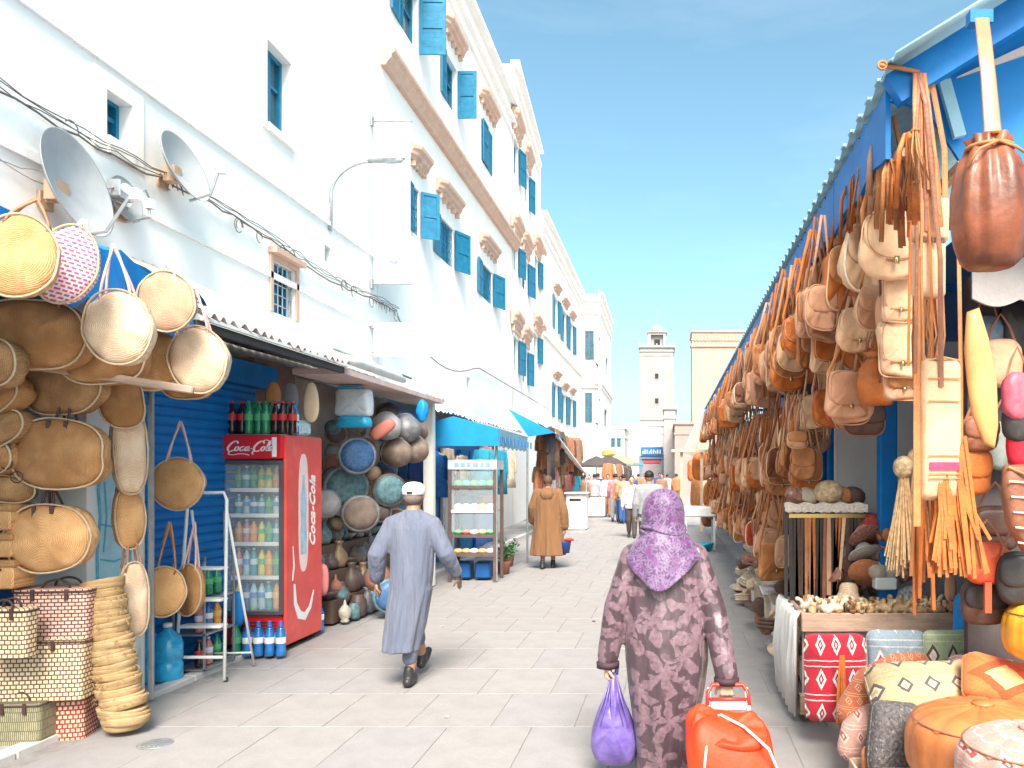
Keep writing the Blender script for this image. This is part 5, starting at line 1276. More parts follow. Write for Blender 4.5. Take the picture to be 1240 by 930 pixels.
for k in range(9):    # lamps and pots hung higher
    nm, me = rr.choice(shapes[2:4]); mi = rr.choice((0, 1, 4, 2)); z = rr.uniform(1.15, 1.45); y_ = 9.0 + k * .28
    o = inst(nm, me, None, (-4.15 + rr.uniform(-.05, .1), y_, z), (PI * 0, 0, 0), (1.1,) * 3, MW[mi]); tag(o, 'hanging %s %s, %s from the fridge above the steps' % (mwn[mi], nm, orders[k]), nm, 'wares hung above the metalware steps')
plate(458, 700, 34, 9.3, 6, 4, 'copper coloured plate standing low among the pots', 30); plate(474, 722, 44, 9.3, 2, 3, 'blue bowl lying low at the front of the metalware stall', 30); plate(408, 722, 30, 9.2, 3, 4, 'teal plate low beside the fridge foot', 25)
q = MB().pillow(squarch(.16, .36, 20, 3), .1, rings=4); o = q.build('pink_bag', mat('pink_plastic', (.70, .22, .22), .4, .1), smooth=True, org=(0, 0, 0)); o.location = P(389, 702, 8.65); tag(o, 'small pink bag hanging on the rear edge of the fridge side', 'bag')
bottle('green', (XY(384, 8.6), 8.6, .03), 'green glass bottle on the ground behind the fridge corner', None); bottle('blue', (XY(388, 8.5), 8.5, .03), 'blue water bottle on the ground behind the fridge corner', None)

# turquoise awning kiosk ----------------------------------------
aY = 12.3
aw = thing('turquoise_awning', 'bright turquoise gabled cloth awning over the glass food cabinet', 'awning', (-3.3, 13.6, 2.2)); og = Vector(aw.location)
def T_(x, y, z): return Vector((x, y, z)) - og
prof = [(XY(521, aY), ZY(540, aY)), (XY(521, aY), ZY(519, aY)), (XY(533, aY), ZY(508, aY)), (XY(549, aY), ZY(504, aY)), (XY(604, aY), ZY(519, aY)), (XY(604, aY), ZY(540, aY))]
inner = [(x * .995 - .0, z - .015) for x, z in prof]
w = MB(); w.rings([[T_(x, aY, z) for x, z in prof], [T_(x, aY + .02, z) for x, z in prof]]); fixn(w.build('front_drop', AWN, aw))
w = MB()
for a, b_ in zip(prof[1:4], prof[2:5]): w.add([T_(a[0], aY + .021, a[1]), T_(b_[0], aY + .021, b_[1]), T_(b_[0] - .1, 15.4, b_[1]), T_(a[0] - .1, 15.4, a[1]), T_(a[0], aY + .021, a[1] - .01), T_(b_[0], aY + .021, b_[1] - .01), T_(b_[0] - .1, 15.4, b_[1] - .01), T_(a[0] - .1, 15.4, a[1] - .01)], [(0, 1, 2, 3), (7, 6, 5, 4), (0, 4, 5, 1), (2, 6, 7, 3)])
fixn(w.build('top_cloth', AWN, aw))
w = MB(); n_ = 28; x_, zt_, zb_ = prof[4][0], prof[4][1], prof[5][1]
rings = []
for i in range(n_ + 1):
    y = aY + .03 + 3.0 * i / n_; s_ = .035 * abs(math.sin(i * PI / 2 * .5)); xx = x_ - .1 * i / n_
    rings.append([T_(xx, y, zt_), T_(xx, y, zb_ + s_ - .03), T_(xx - .008, y, zb_ + s_ - .03), T_(xx - .008, y, zt_)])
w.rings(rings); fixn(w.build('side_valance', AWNL, aw))
for i in range(9):
    y = aY + .2 + i * .32; o = MB().cbox(T_(x_ + .012, y, (zt_ + zb_) / 2 - .04), (.008, .13, .12)).build('blue_stripe', BLUEB, aw)
for y in (aY + .2, 15.2): MB().tube([T_(prof[4][0] - .08, y, 0.02), T_(prof[4][0] - .08, y, 2.25)], .02, 6).build('post', METALG, aw)
# goods in blue shop behind
w = MB(); w.box(-4.6, -4.5, 12.1, 20, .03, 2.8); tag(w.build('blue_shop_front', BLUE, org=(-4.55, 16, 0)), 'blue painted shop front under the turquoise awnings', 'shop front')
for i, (y0, mt_, nm) in enumerate(((12.7, TURQ, 'turquoise'), (14.0, BLUED, 'dark blue'), (15.3, PLASTER2, 'cream'), (16.6, AWN, 'bright turquoise'), (17.9, BLUE, 'mid blue'))):
    rt = thing('shop_door', '%s door leaf, %s along the blue shop front' % (nm, orders[i]), 'door', (-4.49, y0 + .4, .03), group='doors of the blue shop front')
    MB().box(0, .05, -.4, .4, 0, 2.2).build('leaf', mt_, rt)
    for z in (.25, 1.2): MB().box(.0501, .065, -.3, .3, z, z + .8).build('panel', mt_, rt)
# clothes hung in that shop
CL = [mat('cloth_' + n_, c, .9, .2, 12, .3, 50) for n_, c in (('navy', (.03, .08, .25)), ('cream', (.50, .42, .32)), ('rust', (.42, .15, .07)), ('brown', (.25, .13, .08)), ('sand', (.40, .28, .17)), ('turquoise', (.02, .26, .38)), ('white', (.58, .56, .55)), ('ochre', (.55, .33, .14)), ('dark', (.08, .06, .06)), ('pink', (.46, .20, .20)), ('royal_blue', (.02, .14, .45)))]
cln = ('navy', 'cream', 'rust brown', 'dark brown', 'sand', 'turquoise', 'white', 'ochre', 'black', 'pink', 'royal blue')
gmesh = []
for k in range(3):
    w = MB(); w.loft([((0, 0, 0), .03, .02), ((0, 0, -.05), .18, .045), ((0, 0, -.3), .17, .06, .08, 5, k), ((0, 0, -.7), .2, .07, .12, 6, k + 1), ((0, 0, -1.0 - .1 * k), .24, .08, .14, 7, k + 2)], 24)
    w.capsule([(-.16, 0, -.07), (-.22, 0, -.3), (-.23, 0, -.55)], [.05, .055, .06], 8); w.capsule([(.16, 0, -.07), (.22, 0, -.3), (.23, 0, -.55)], [.05, .055, .06], 8); gmesh.append(w.data('hanging_garment', CL[0], True))
rr = random.Random(31)
def garments(n, x0, x1, y0, y1, ztop, pal, place, tag_, s0=.7, s1=1.0):
    for k in range(n):
        t = (k + .5) / n; mi = rr.choice(pal); s_ = rr.uniform(s0, s1)
        o = inst('hanging_garment', rr.choice(gmesh), None, (x0 + (x1 - x0) * rr.random(), y0 + (y1 - y0) * t, ztop + rr.uniform(-.1, .05)), (0, 0, R(rr.uniform(10, 80))), (s_, s_, s_ * rr.uniform(.9, 1.2)), CL[mi])
        tag(o, '%s garment, %s %s' % (cln[mi], (orders + ('twelfth', 'thirteenth', 'fourteenth', 'fifteenth', 'sixteenth', 'seventeenth', 'eighteenth', 'nineteenth', 'twentieth', 'twenty-first', 'twenty-second', 'twenty-third', 'twenty-fourth', 'twenty-fifth', 'twenty-sixth'))[k], place), 'garment', tag_)
garments(8, -4.2, -3.9, 12.6, 15.5, 2.15, (0, 1, 5, 6, 10, 10), 'from the vitrine under the turquoise awning', 'clothes under the turquoise awning', .6, .8)
garments(9, -4.2, -3.8, 16, 20, 2.3, (0, 5, 6, 1, 10, 9), 'along the blue shop behind the orange-robed man', 'clothes outside the blue shop', .7, .9)
garments(20, -3.7, -3.1, 20.5, 29, 2.95, (2, 3, 3, 4, 7, 2, 8), 'in the brown row under the angled awning', 'brown garments hanging under the angled awning', .9, 1.1)
garments(14, -3.9, -3.4, 21, 30, 1.9, (1, 6, 4, 9, 5, 2), 'in the lower row under the angled awning', 'lower garments under the angled awning', .8, 1.0)
# angled turquoise awning further on
aw = thing('angled_awning', 'turquoise awning sheet tilted down towards the street above the brown garments', 'awning', (-3.8, 21.2, 3.0)); og = Vector(aw.location)
pA = P(617, 496, 20.0); pB = P(672, 524, 20.0); pC = Vector((-4.5, 23.5, pA.z)); pD = Vector((pB.x - .25, 23.5, pB.z))
w = MB(); c8 = [pA, pB, pD, pC]; w.hexa([q_ - og - Vector((0, 0, .03)) for q_ in c8] + [q_ - og for q_ in c8]); fixn(w.build('cloth', AWN, aw))
w = MB(); pE = P(640, 529, 20.0); c8 = [pA, pE, pB]; vs = [q_ - og + Vector((0, -.02, 0)) for q_ in c8] + [q_ - og + Vector((0, -.001, 0)) for q_ in c8]; w.add(vs, [(0, 1, 2), (5, 4, 3), (0, 3, 4, 1), (1, 4, 5, 2), (2, 5, 3, 0)]); fixn(w.build('front_drop', AWN, aw))
aw = thing('white_sloping_awning', 'long white awning edge sloping steeply down beside the brown garments', 'awning', (-3.2, 24, 2.5)); og = Vector(aw.location)
a_0, a_1 = P(672, 522, 21), P(714, 578, 27)
w = MB(); c8 = [a_0, a_1, a_1 + Vector((-.5, .4, .35)), a_0 + Vector((-.5, 0, .3))]; w.hexa([q_ - og - Vector((0, 0, .04)) for q_ in c8] + [q_ - og for q_ in c8]); fixn(w.build('cloth', PLASTER, aw))
# white cart
rt = thing('white_counter', 'white market counter with a dark top slot beyond the orange-robed man', 'counter', (XY(699, 24), 24, 0))
MB().bbox((0, 0, .55), (.62, .6, 1.08), .03).build('body', METALW, rt); MB().bbox((0, -.05, 1.12), (.70, .7, .05), .01).build('top', METALW, rt); MB().box(-.2, .15, -.312, -.302, .88, .96).build('slot', DARK, rt)
MB().tube([(.28, 0, 1.14), (.28, 0, 1.8)], .02, 6).build('post', METALG, rt)
# glass vitrine
vt = thing('glass_food_cabinet', 'tall dark-framed glass food cabinet on legs under the turquoise awning', 'cabinet', (XY(573, 12.55), 12.75, .0))
DF = mat('dark_frame', (.11, .075, .07), .5, .2, 10, .1, 40)
vw, vd, vh = .72, .5, 1.92
for sx in (-1, 1):
    for sy in (-1, 1): MB().bbox((sx * vw / 2, sy * vd / 2, vh / 2), (.05, .05, vh), .004).build('leg', DF, vt)
for z, hh in ((.42, .05), (.72, .04), (1.12, .03), (1.5, .04)):
    MB().box(-vw / 2 + .026, vw / 2 - .026, -vd / 2 + .02, vd / 2 - .02, z, z + .012).build('shelf', METALG if z > .7 else DF, vt)
    MB().box(-vw / 2 + .026, vw / 2 - .026, -vd / 2 - .02, -vd / 2 + .019, z - .01, z + hh).build('rail', DF if z != 1.12 else METALW, vt)
MB().bbox((0, 0, vh - .05), (vw + .06, vd + .06, .16), .01).build('top_sign', mat('pale_sign', (.52, .58, .62), .5, .15, 12), vt)
MB().box(-vw / 2 + .03, vw / 2 - .03, -vd / 2 - .004, -vd / 2 + .001, .8, 1.80).build('pane', gl, vt)
w = MB(); rr2 = random.Random(9); x = -vw / 2 + .08
while x < vw / 2 - .12: q = rr2.uniform(.05, .1); w.box(x, x + q, -vd / 2 - .034, -vd / 2 - .031, vh - .09, vh - .02); x += q + .03
w.build('blurred_lettering', mat('faded_sign_ink', (.2, .3, .4), .7), vt)
FO = [mat('bread_crust', (.62, .38, .16), .8, .25, 14, .4, 40), mat('salad_green', (.08, .35, .14), .7, .3, 20, .5, 40), mat('tomato', (.55, .10, .06), .5), mat('butter_paper', (.78, .74, .66), .7), mat('teal_tub', (.05, .38, .38), .5)]
for si, z in enumerate((.435, .735, 1.135, 1.515)):
    for k in range(5):
        mi = (0, 0, 3, 0, 3)[k] if si < 1 else ((1, 2, 3, 0, 1)[k] if si == 1 else ((3, 3, 3, 0, 3)[k] if si == 2 else 4 if k % 2 else 1))
        q = MB().ball((0, 0, .05), .075, 12, 8, (1, 1, .62 if si < 2 else .9)); o = q.build('food_tray_item', FO[mi], smooth=True, org=(0, 0, 0)); o.location = (vt.location.x - .26 + k * .13, 12.62, z + .0)
        tag(o, '%s, %s from the shop side on the %s shelf of the glass cabinet' % (('round loaf', 'heap of salad', 'heap of tomatoes', 'paper parcel', 'teal tub')[mi], orders[k], ('lowest', 'second', 'third', 'top')[si]), 'food', 'food in the glass cabinet')
for i, x in enumerate((-.2, .12)):
    o = MB().bbox((0, 0, .14), (.24, .3, .26), .02).build('blue_crate', BLUED, org=(0, 0, 0)); o.location = (vt.location.x + x, 12.8, .03); tag(o, ('dark blue crate under the cabinet on the shop side', 'dark blue crate under the cabinet on the street side')[i], 'crate', 'crates under the glass cabinet')
# hanging lamps / plants by the awning
for i, (px, Y) in enumerate(((610, 13.5), (615, 14.6))):
    rt = thing('potted_plant', ('leafy green pot plant on the ground by the cabinet', 'smaller green pot plant behind the cabinet')[i], 'plant', (XY(px, Y), Y, .0))
    MB().lathe([(.09, 0), (.12, .2), (.13, .22), (.1, .22)], seg=14).build('pot', MW[6], rt, smooth=True)
    q = MB(); rr2 = random.Random(i)
    for k in range(120):
        a, e_, r_ = rr2.uniform(0, 6.28), rr2.uniform(.1, 1.5), rr2.uniform(.05, .2); c = Vector((r_ * math.cos(a), r_ * math.sin(a), .25 + r_ * 1.4 * math.sin(e_))); u_ = Vector((rr2.uniform(-1, 1), rr2.uniform(-1, 1), rr2.uniform(-.4, 1))).normalized() * .05; v_ = u_.cross(Vector((.3, .5, .8))).normalized() * .02
        q.add([c - u_, c + v_, c + u_, c - v_], [(0, 1, 2, 3)])
    o = q.build('leaves', mat('leaf_green', (.06, .22, .06), .6, .4, 9), rt); o['kind'] = 'stuff'
# far left market beyond
rr = random.Random(77)
for i, (px, Y, zt_, wd, mt_, nm) in enumerate(((722, 36, 2.5, 1.6, 'dark', 'dark grey'), (737, 40, 2.6, 1.8, 'dark', 'black'), (752, 44, 2.7, 2.0, 'sand', 'sand coloured'), (735, 52, 2.9, 2.2, 'navy', 'navy'), (762, 56, 2.7, 2.0, 'turquoise', 'turquoise'))):
    x = XY(px, Y); rt = thing('market_parasol', '%s market parasol, %s of the cluster far down the street' % (nm, orders[i]), 'parasol', (x, Y, 0), group='parasols far down the street')
    w = MB(); w.rings([[Vector((wd * q_ / 2 * math.cos(a) , wd * q_ / 2 * math.sin(a), zt_ - hh)) for a in [k * PI / 4 for k in range(8)]] for q_, hh in ((.02, 0), (.5, .16), (1, .42), (1, .52), (.98, .52), (.98, .43), (.5, .2), (.02, .05))]); fixn(w.build('canopy', MATS['cloth_' + mt_], rt))
    MB().tube([(0, 0, 0), (0, 0, zt_)], .025, 6).build('pole', METALG, rt)
sy = 34
o = MB().pillow(squarch(.62, .3, 24, 2.4), .3, crease=.1).build('yellow_canopy_sign', mat('yellow_cloth', (.42, .32, .08), .8, .3, 5), smooth=True, org=(0, 0, 0)); o.location = P(737, 549, sy); tag(o, 'yellow bundle raised above the parasols far down the street', 'bundle')
garments(16, -2.6, -2.2, 31, 46, 2.1, (1, 3, 6, 8, 9, 4, 2), 'on the far stalls below the parasols', 'garments on the far stalls', .9, 1.1)
for i in range(7):
    Y = 31 + i * 3; o = MB().bbox((0, 0, .4), (.7, 1.2, .75), .04).build('far_stall_table', CL[(6, 1, 6, 4, 0, 6, 9)[i]], org=(0, 0, 0)); o.location = (-2.9 + .1 * i, Y, 0); tag(o, '%s covered stall table, %s below the far parasols' % (cln[(6, 1, 6, 4, 0, 6, 9)[i]], orders[i]), 'table', 'stall tables below the far parasols')
# ================================================================== RIGHT ROW OF LEATHER STALLS
cz_, cx_ = 3.54, 1.0
y0, y1 = 3.6, 22.3
row = thing('stall_canopy', 'long blue canopy roof with a deep wavy fascia over the leather stalls', 'canopy', (2.2, 12.5, 3.5)); og = Vector(row.location)
# roof sheet
w = MB(); ny = int((y1 - 3.34) / .18 * 4); vs = []; fs = []; nx = 5
for t in (0, -.01):
    for j in range(ny + 1):
        y = 3.34 + (y1 - 3.34) * j / ny
        for i in range(nx + 1):
            s_ = i / nx; vs.append(Vector((.96 + 2.2 * s_, y, cz_ + .01 + 1.36 * s_ + .022 * math.sin(2 * PI * y / .18) + t)) - og)
M_ = (nx + 1) * (ny + 1)
for j in range(ny):
    for i in range(nx):
        a = j * (nx + 1) + i; fs.append((a, a + 1, a + nx + 2, a + nx + 1)); fs.append((M_ + a + nx + 1, M_ + a + nx + 2, M_ + a + 1, M_ + a))
    a = j * (nx + 1); fs.append((a, a + nx + 1, M_ + a + nx + 1, M_ + a))
for i in range(nx): fs.append((i, M_ + i, M_ + i + 1, i + 1))
w.add(vs, fs); fixn(w.build('roof_sheet', mat('pale_blue_sheet', (.30, .52, .62), .6, .15, 3, .2, 20), row, smooth=True))
# fascia: wavy boards, one per metre or so
y = y0; i = 0
while y < y1:
    L_ = 1.15; w = MB(); top = []; bot = []; n_ = 14
    for k in range(n_ + 1):
        t = k / n_; yy = y + .006 + (L_ - .012) * t; top.append((yy, cz_ - .03 + .022 * math.sin(2 * PI * yy / .18))); bot.append((yy, cz_ - .33 - .02 * math.sin(2 * PI * yy / .575)))
    ol = top + bot[::-1]; m_ = len(ol); w.add([Vector((cx_ - .012, a, b_)) - og for a, b_ in ol] + [Vector((cx_ + .012, a, b_)) - og for a, b_ in ol], [tuple(range(m_)), tuple(range(2 * m_ - 1, m_ - 1, -1))] + [(k, k + m_, (k + 1) % m_ + m_, (k + 1) % m_) for k in range(m_)])
    o = fixn(w.build('fascia_board', BLUE, row)); y += L_; i += 1
w = MB(); n_ = int((y1 - y0) / .18)
for k in range(n_):
    yy = y0 + k * .18 + .045; w.cbox(Vector((cx_ - .03, yy, cz_ + .02)) - og, (.035, .06, .012))
o = w.build('roof_edge_ends', mat('pale_blue_sheet', (.3, .52, .62)), row); o['kind'] = 'stuff'
w = MB()
for a, b_ in (((1.0, 3.56, cz_ - .06), (3.1, 3.56, cz_ + 1.24)),): 
    d = Vector(b_) - Vector(a); w.cbox((Vector(a) + Vector(b_)) / 2 - og, (d.length, .07, .15), Matrix.Rotation(-math.atan2(d.z, d.x), 3, 'Y'))
w.build('rake_beam', BLUE, row)
w = MB(); w.cbox(Vector((1.05, 12.9, 3.2)) - og, (.04, 18.7, .04)); w.cbox(Vector((1.32, 12.9, 3.14)) - og, (.04, 18.7, .04)); w.build('hanging_rail', WOOD, row)
for yy in (4.9, 6.6, 8.4, 10.6, 13.0, 16.0, 19.5):
    w = MB(); w.cbox(Vector((2.0, yy, 3.3)) - og, (1.85, .05, .06)); w.build('cross_rail', BLUE, row)
# near gable panel
gp = thing('gable_panel', 'bright blue board panel under the canopy gable behind the big brown leather bag', 'panel', (1.9, 4.0, 3.2))
pts = [(-.78, .44), (-.60, .40), (-.42, .12), (-.25, -.05), (1.2, -.3), (1.2, 1.60)]
w = MB().prism(pts, -.012, .012); fixn(w.build('board', BLUEB, gp))
w = MB().prism([(-.45, .55), (1.2, 1.10), (1.2, 1.32)], -.035, -.014); fixn(w.build('white_board', mat('stained_white_board', (.72, .66, .62), .8, .1, 3, .2, 20), gp))
w = MB(); a, b_ = P(1143, 98, 3.94) - gp.location, P(1162, 166, 3.94) - gp.location; d = b_ - a; w.cbox((a + b_) / 2, (.06, .03, d.length), Matrix.Rotation(math.atan2(d.x, d.z), 3, 'Y')); w.build('pale_batten', mat('pale_blue_batten', (.35, .62, .75), .5), gp)
# scalloped valance
w = MB(); n_ = 40; top, bot = [], []
for k in range(n_ + 1):
    t = k / n_; x = -.3 + 1.5 * t; top.append((x, .22 + .02 * math.sin(t * 9))); bot.append((x, -.02 - .045 * abs(math.sin(t * PI * 5.5)) + .035))
w.prism(top + bot[::-1], -.01, .01); o = fixn(w.build('scalloped_valance', mat('grey_canvas', (.34, .31, .30), .9, .12, 5, .3, 50), org=(0, 0, 0))); o.location = (1.95, 4.3, ZY(365, 4.3)); tag(o, 'greyish canvas valance with a scalloped hem behind the big brown bag', 'valance')
# partitions, posts, back wall
w = MB().box(2.62, 2.7, 3.9, 22.2, .03, 3.9); tag(w.build('stall_back_wall', BLUED, org=(2.66, 13, 0)), 'dark blue back wall of the leather stalls', 'wall')
w = MB().box(1.75, 2.6, 4.62, 4.68, .03, 2.9); tag(w.build('stall_partition', mat('dark_partition', (.07, .055, .055), .9, .3, 5, .2, 20), org=(2.2, 4.65, 0)), 'dark partition hung with pouches behind the poufs', 'partition')
w = MB().box(1.45, 2.6, 6.9, 6.96, .03, 2.9); tag(w.build('white_partition', mat('white_partition_board', (.66, .64, .60), .8, .06, 3), org=(2.2, 6.93, 0)), 'white partition board behind the belt rack', 'partition')
for i, (px, Y) in enumerate(((1074, 5.95), (992, 7.9), (1009, 7.6), (955, 11.0), (930, 13.5))):
    o = MB().bbox((0, 0, 1.6), (.13 if i == 0 else .11, .11, 3.15), .008).build('blue_post', BLUE, org=(0, 0, 0)); o.location = (XY(px, Y), Y, .03); tag(o, ('thick blue post beside the orange fringe', 'left blue post of the pair behind the belt rack', 'right blue post of the pair behind the belt rack', 'blue post lost among the hanging bags', 'farthest blue post of the leather stalls')[i], 'post', 'blue posts of the leather stalls')
w = MB().box(1.5, 2.6, 10.2, 10.26, .03, 3); tag(w.build('far_partition', mat('dark_partition', (.07, .055, .055)), org=(2, 10, 0)), 'dark partition deep inside the stalls', 'partition')
w = MB().box(1.3, 2.6, 22.2, 22.26, .03, 3.2); tag(w.build('end_wall', PLASTER2, org=(2, 22, 0)), 'pale end wall of the leather stalls', 'wall')

LE = {'cream': mat('cream_leather', (.68, .42, .25), .62, .14, 9, .35, 55), 'tan': mat('tan_leather', (.46, .18, .065), .58, .2, 9, .35, 55), 'orange': mat('orange_leather', (.48, .13, .025), .5, .25, 8, .35, 55), 'brown': mat('brown_leather', (.26, .095, .05), .5, .25, 8, .35, 55),
      'dark brown': mat('dark_brown_leather', (.085, .04, .03), .5, .25, 8, .3, 55), 'red': mat('red_leather', (.52, .07, .025), .45, .2, 8, .3, 55), 'pinkish': mat('pinkish_leather', (.55, .28, .165), .6, .14, 9, .35, 55), 'black': mat('black_leather', (.035, .03, .03), .45, .2, 8, .2, 55)}
STITCH = mat('pale_stitching', (.78, .66, .54), .7, .1, 20)
BR = mat('brass_buckle', (.55, .40, .16), .3, .1, 5, 0, 5, metal=.9)
# prototypes: [body, flap, piping, strap, buckle]; origin at the hook
def bagproto(kind, seed):
    rr = random.Random(seed); out = []
    if kind in ('flap', 'square'):
        bw, bh, d = .27 + .02 * math.sin(seed * 2), (.28 if kind == 'flap' else .32) + .02 * math.sin(seed * 3.3), .055
        e = 3.2 if kind == 'flap' else 6
        zc = -.62
        ol = squarch(bw, bh, 28, e, cz=zc, taper=-.05 if kind == 'flap' else 0)
        out.append(('body', MB().pillow([(x + .012 * math.sin(z * 11 + seed), z - .012 * math.sin(x * 15 + seed * 2)) for x, z in ol], d, p=5, rings=6, crease=.16, seed=seed), 0))
        fl = [(x, zc + bh * .04 + (z - zc) * (.95 if z > zc else .72)) for x, z in squarch(bw * .97, bh, 28, e if kind == 'flap' else 4)]
        fl = [(x, z) for x, z in squarch(bw * .985, bh * .78, 28, 2.6 if kind == 'flap' else 4.5, cz=zc + bh * .13)]
        out.append(('flap', MB().pillow(fl, .02, (0, -d * .5, 0), p=5, rings=4, crease=.3, seed=seed + 1), 1))
        out.append(('piping', MB().tube([(x * .93, -d * .5 - .012, zc + bh * .13 + (z - zc - bh * .13) * .93) for x, z in fl], .0022, 4, closed=True), 2))
        out.append(('seam', MB().tube([(x * .97, -.004, z) for x, z in ol], .005, 4, closed=True), 0))
        out.append(('buckle', MB().cbox((0, -d * .5 - .018, zc - bh * .26), (.02, .008, .03)), 3))
        sw = .008
        q = MB()
        for s_ in (-1, 1): q.tube([(s_ * bw * .44, 0, zc + bh * .1), (s_ * bw * .46, 0, zc + bh * .5), (s_ * bw * .22, rr.uniform(-.02, .02), -.2), (s_ * .012, 0, 0)], [(.012, .0035)] * 4, 6)
        out.append(('strap', q, 4))
    elif kind == 'pouch':
        w_, h_, zc = .22, .29, -.6
        ol = [(x + .008 * math.sin(z * 14 + seed), z - .01 * math.sin(x * 18 + seed)) for x, z in squarch(w_, h_, 28, 3.6 if seed % 2 else 2.7, cz=zc, taper=-.07)]
        out.append(('body', MB().pillow(ol, .055, p=4, rings=6, crease=.2, seed=seed), 0))
        fl = squarch(w_ * .93, h_ * .6, 24, 3.2, cz=zc + .05, taper=-.03)
        out.append(('flap', MB().pillow(fl, .018, (0, -.03, 0), p=5, rings=4, crease=.2, seed=seed), 1))
        out.append(('piping', MB().tube([(x, -.022, z) for x, z in ol], .006, 4, closed=True), 2))
        q = MB()
        for s_ in (-1, 1): q.tube([(s_ * w_ * .36, 0, zc + h_ * .4), (s_ * w_ * .2, rr.uniform(-.02, .02), -.22), (s_ * .01, 0, 0)], [(.010, .003)] * 3, 6)
        out.append(('strap', q, 4))
    elif kind == 'bucket':
        n_ = 24; zc = -.62; rings = []
        for z, r_ in ((-.155, .045), (-.15, .095), (-.10, .125), (0, .13), (.08, .112), (.12, .085), (.15, .062), (.185, .085)):
            ring = []
            for k in range(n_):
                a = 2 * PI * k / n_; f = 1 + (.03 + .09 * max(0, z + .02) / .2) * math.sin(6 * a + seed) + .03 * math.sin(3 * a + seed * 2); ring.append((r_ * f * math.cos(a), .75 * r_ * f * math.sin(a), zc + z))
            rings.append(ring)
        out.append(('body', MB().rings(rings), 0))
        q = MB().tube([(.07 * math.cos(a), .055 * math.sin(a), zc + .15) for a in [k * PI / 6 for k in range(12)]], .007, 5, closed=True)
        for s_ in (-.02, .02): q.tube([(s_, -.06, zc + .15), (s_ * 1.4, -.085, zc + .06), (s_ * 1.1, -.1, zc - .02)], .005, 4)
        out.append(('drawstring', q, 2))
        q = MB()
        for s_ in (-1, 1): q.tube([(s_ * .09, 0, zc + .1), (s_ * .06, 0, -.25), (s_ * .008, 0, 0)], [(.012, .003)] * 3, 6)
        out.append(('strap', q, 4))
    elif kind == 'tassels':
        q = MB()
        for k in range(16):
            a = rr.uniform(0, 6.28); r_ = rr.uniform(.0, .035); L_ = rr.uniform(.55, .8)
            q.tube([(r_ * .3 * math.cos(a), r_ * .3 * math.sin(a), 0), (r_ * math.cos(a), r_ * math.sin(a), -.3), (r_ * 1.8 * math.cos(a + .5), r_ * 1.8 * math.sin(a + .5), -L_)], [(.006, .002)] * 3, 4)
        out.append(('thongs', q, 0)); out.append(('knot', MB().ball((0, 0, -.04), .022, 8, 6), 4))
    elif kind == 'straps':
        q = MB()
        for k in range(6):
            x = rr.uniform(-.035, .035); L_ = rr.uniform(.5, .95); yy = rr.uniform(-.03, .03)
            q.tube([(x * .3, yy * .3, 0), (x, yy, -.15), (x * 1.5, yy, -L_)], [(.013, .003)] * 3, 6)
        out.append(('strap_bundle', q, 0)); out.append(('buckle', MB().cbox((.02, -.03, -.5), (.03, .01, .035)), 3))
    elif kind == 'purse':
        zc = -.36
        ol = squarch(.17, .13, 24, 3.4, cz=zc); out.append(('body', MB().pillow(ol, .06, p=3, rings=4, crease=.1, seed=seed), 0))
        fl = squarch(.165, .085, 24, 3, cz=zc + .022); out.append(('flap', MB().pillow(fl, .02, (0, -.028, 0), p=3, rings=3), 1))
        q = MB()
        for s_ in (-1, 1): q.tube([(s_ * .075, 0, zc + .03), (s_ * .06, 0, -.15), (s_ * .006, 0, 0)], [(.007, .0025)] * 3, 5)
        out.append(('strap', q, 4)); out.append(('piping', MB().tube([(x, -.006, z) for x, z in ol], .004, 4, closed=True), 2))
    return [(n_, m_.data(n_, LE['tan'], True), slot) for n_, m_, slot in out]
PROTO = {}
def leather(kind, loc, yaw, sc, cols, label, group, seed=0, tilt=0, name=None):
    """cols: body, flap, piping, buckle, strap"""
    k = (kind, seed % 5)
    if k not in PROTO: PROTO[k] = bagproto(kind, seed % 5 + 1)
    rt = thing(name or {'tassels': 'leather_tassel', 'straps': 'leather_straps'}.get(kind, 'leather_bag'), label, {'tassels': 'tassel', 'straps': 'straps', 'purse': 'purse'}.get(kind, 'bag'), loc, group=group, rot=(R(tilt), 0, R(yaw)))
    rt.scale = sc if hasattr(sc, '__len__') else (sc,) * 3
    mm = [LE[cols[0]], LE[cols[1]], LE[cols[2]] if cols[2] in LE else STITCH, BR, LE[cols[3]]]
    for n_, me, slot in PROTO[k]: inst(n_, me, rt, mat=mm[slot])
    return rt
GL = 'leather bags hanging in front of the stalls'
kname = {'flap': 'rounded flap bag', 'square': 'square satchel', 'pouch': 'narrow flap pouch', 'bucket': 'drawstring bucket bag', 'tassels': 'tassel of thongs', 'straps': 'bundle of straps', 'purse': 'small purse'}
def near(kind, px, py, hpx, Y, yaw, cols, label, hy, seed=0, wf=1.0):
    """hpx: height of the bag itself; hy: hook height in px"""
    zc, bh = {'flap': (-.62, .27), 'square': (-.62, .31), 'pouch': (-.6, .30), 'bucket': (-.62, .32), 'purse': (-.36, .13)}[kind]
    s_ = hpx * Y / F / bh; hook = P(px, hy, Y); c = P(px, py, Y)
    sz = (hook.z - c.z) / -zc
    o = leather(kind, hook, yaw, (s_ * wf, s_, s_), cols, label, GL, seed)
    # keep the body size while stretching only the strap
    for ch in o.children:
        if ch.name.startswith('strap'):
            ch.scale = (1, 1, (hook.z - c.z - bh * s_ * .3) / (-(zc) * s_ - bh * .3 * s_) if True else 1)
            ch.location.z = 0
        else: ch.location.z = (c.z - hook.z) / s_ - zc
    return o
near('flap', 1079, 297, 78, 3.95, 15, ('cream', 'cream', 'tan', 'tan'), 'cream rounded flap bag on a long strap, left of the tall cream satchel', 140)
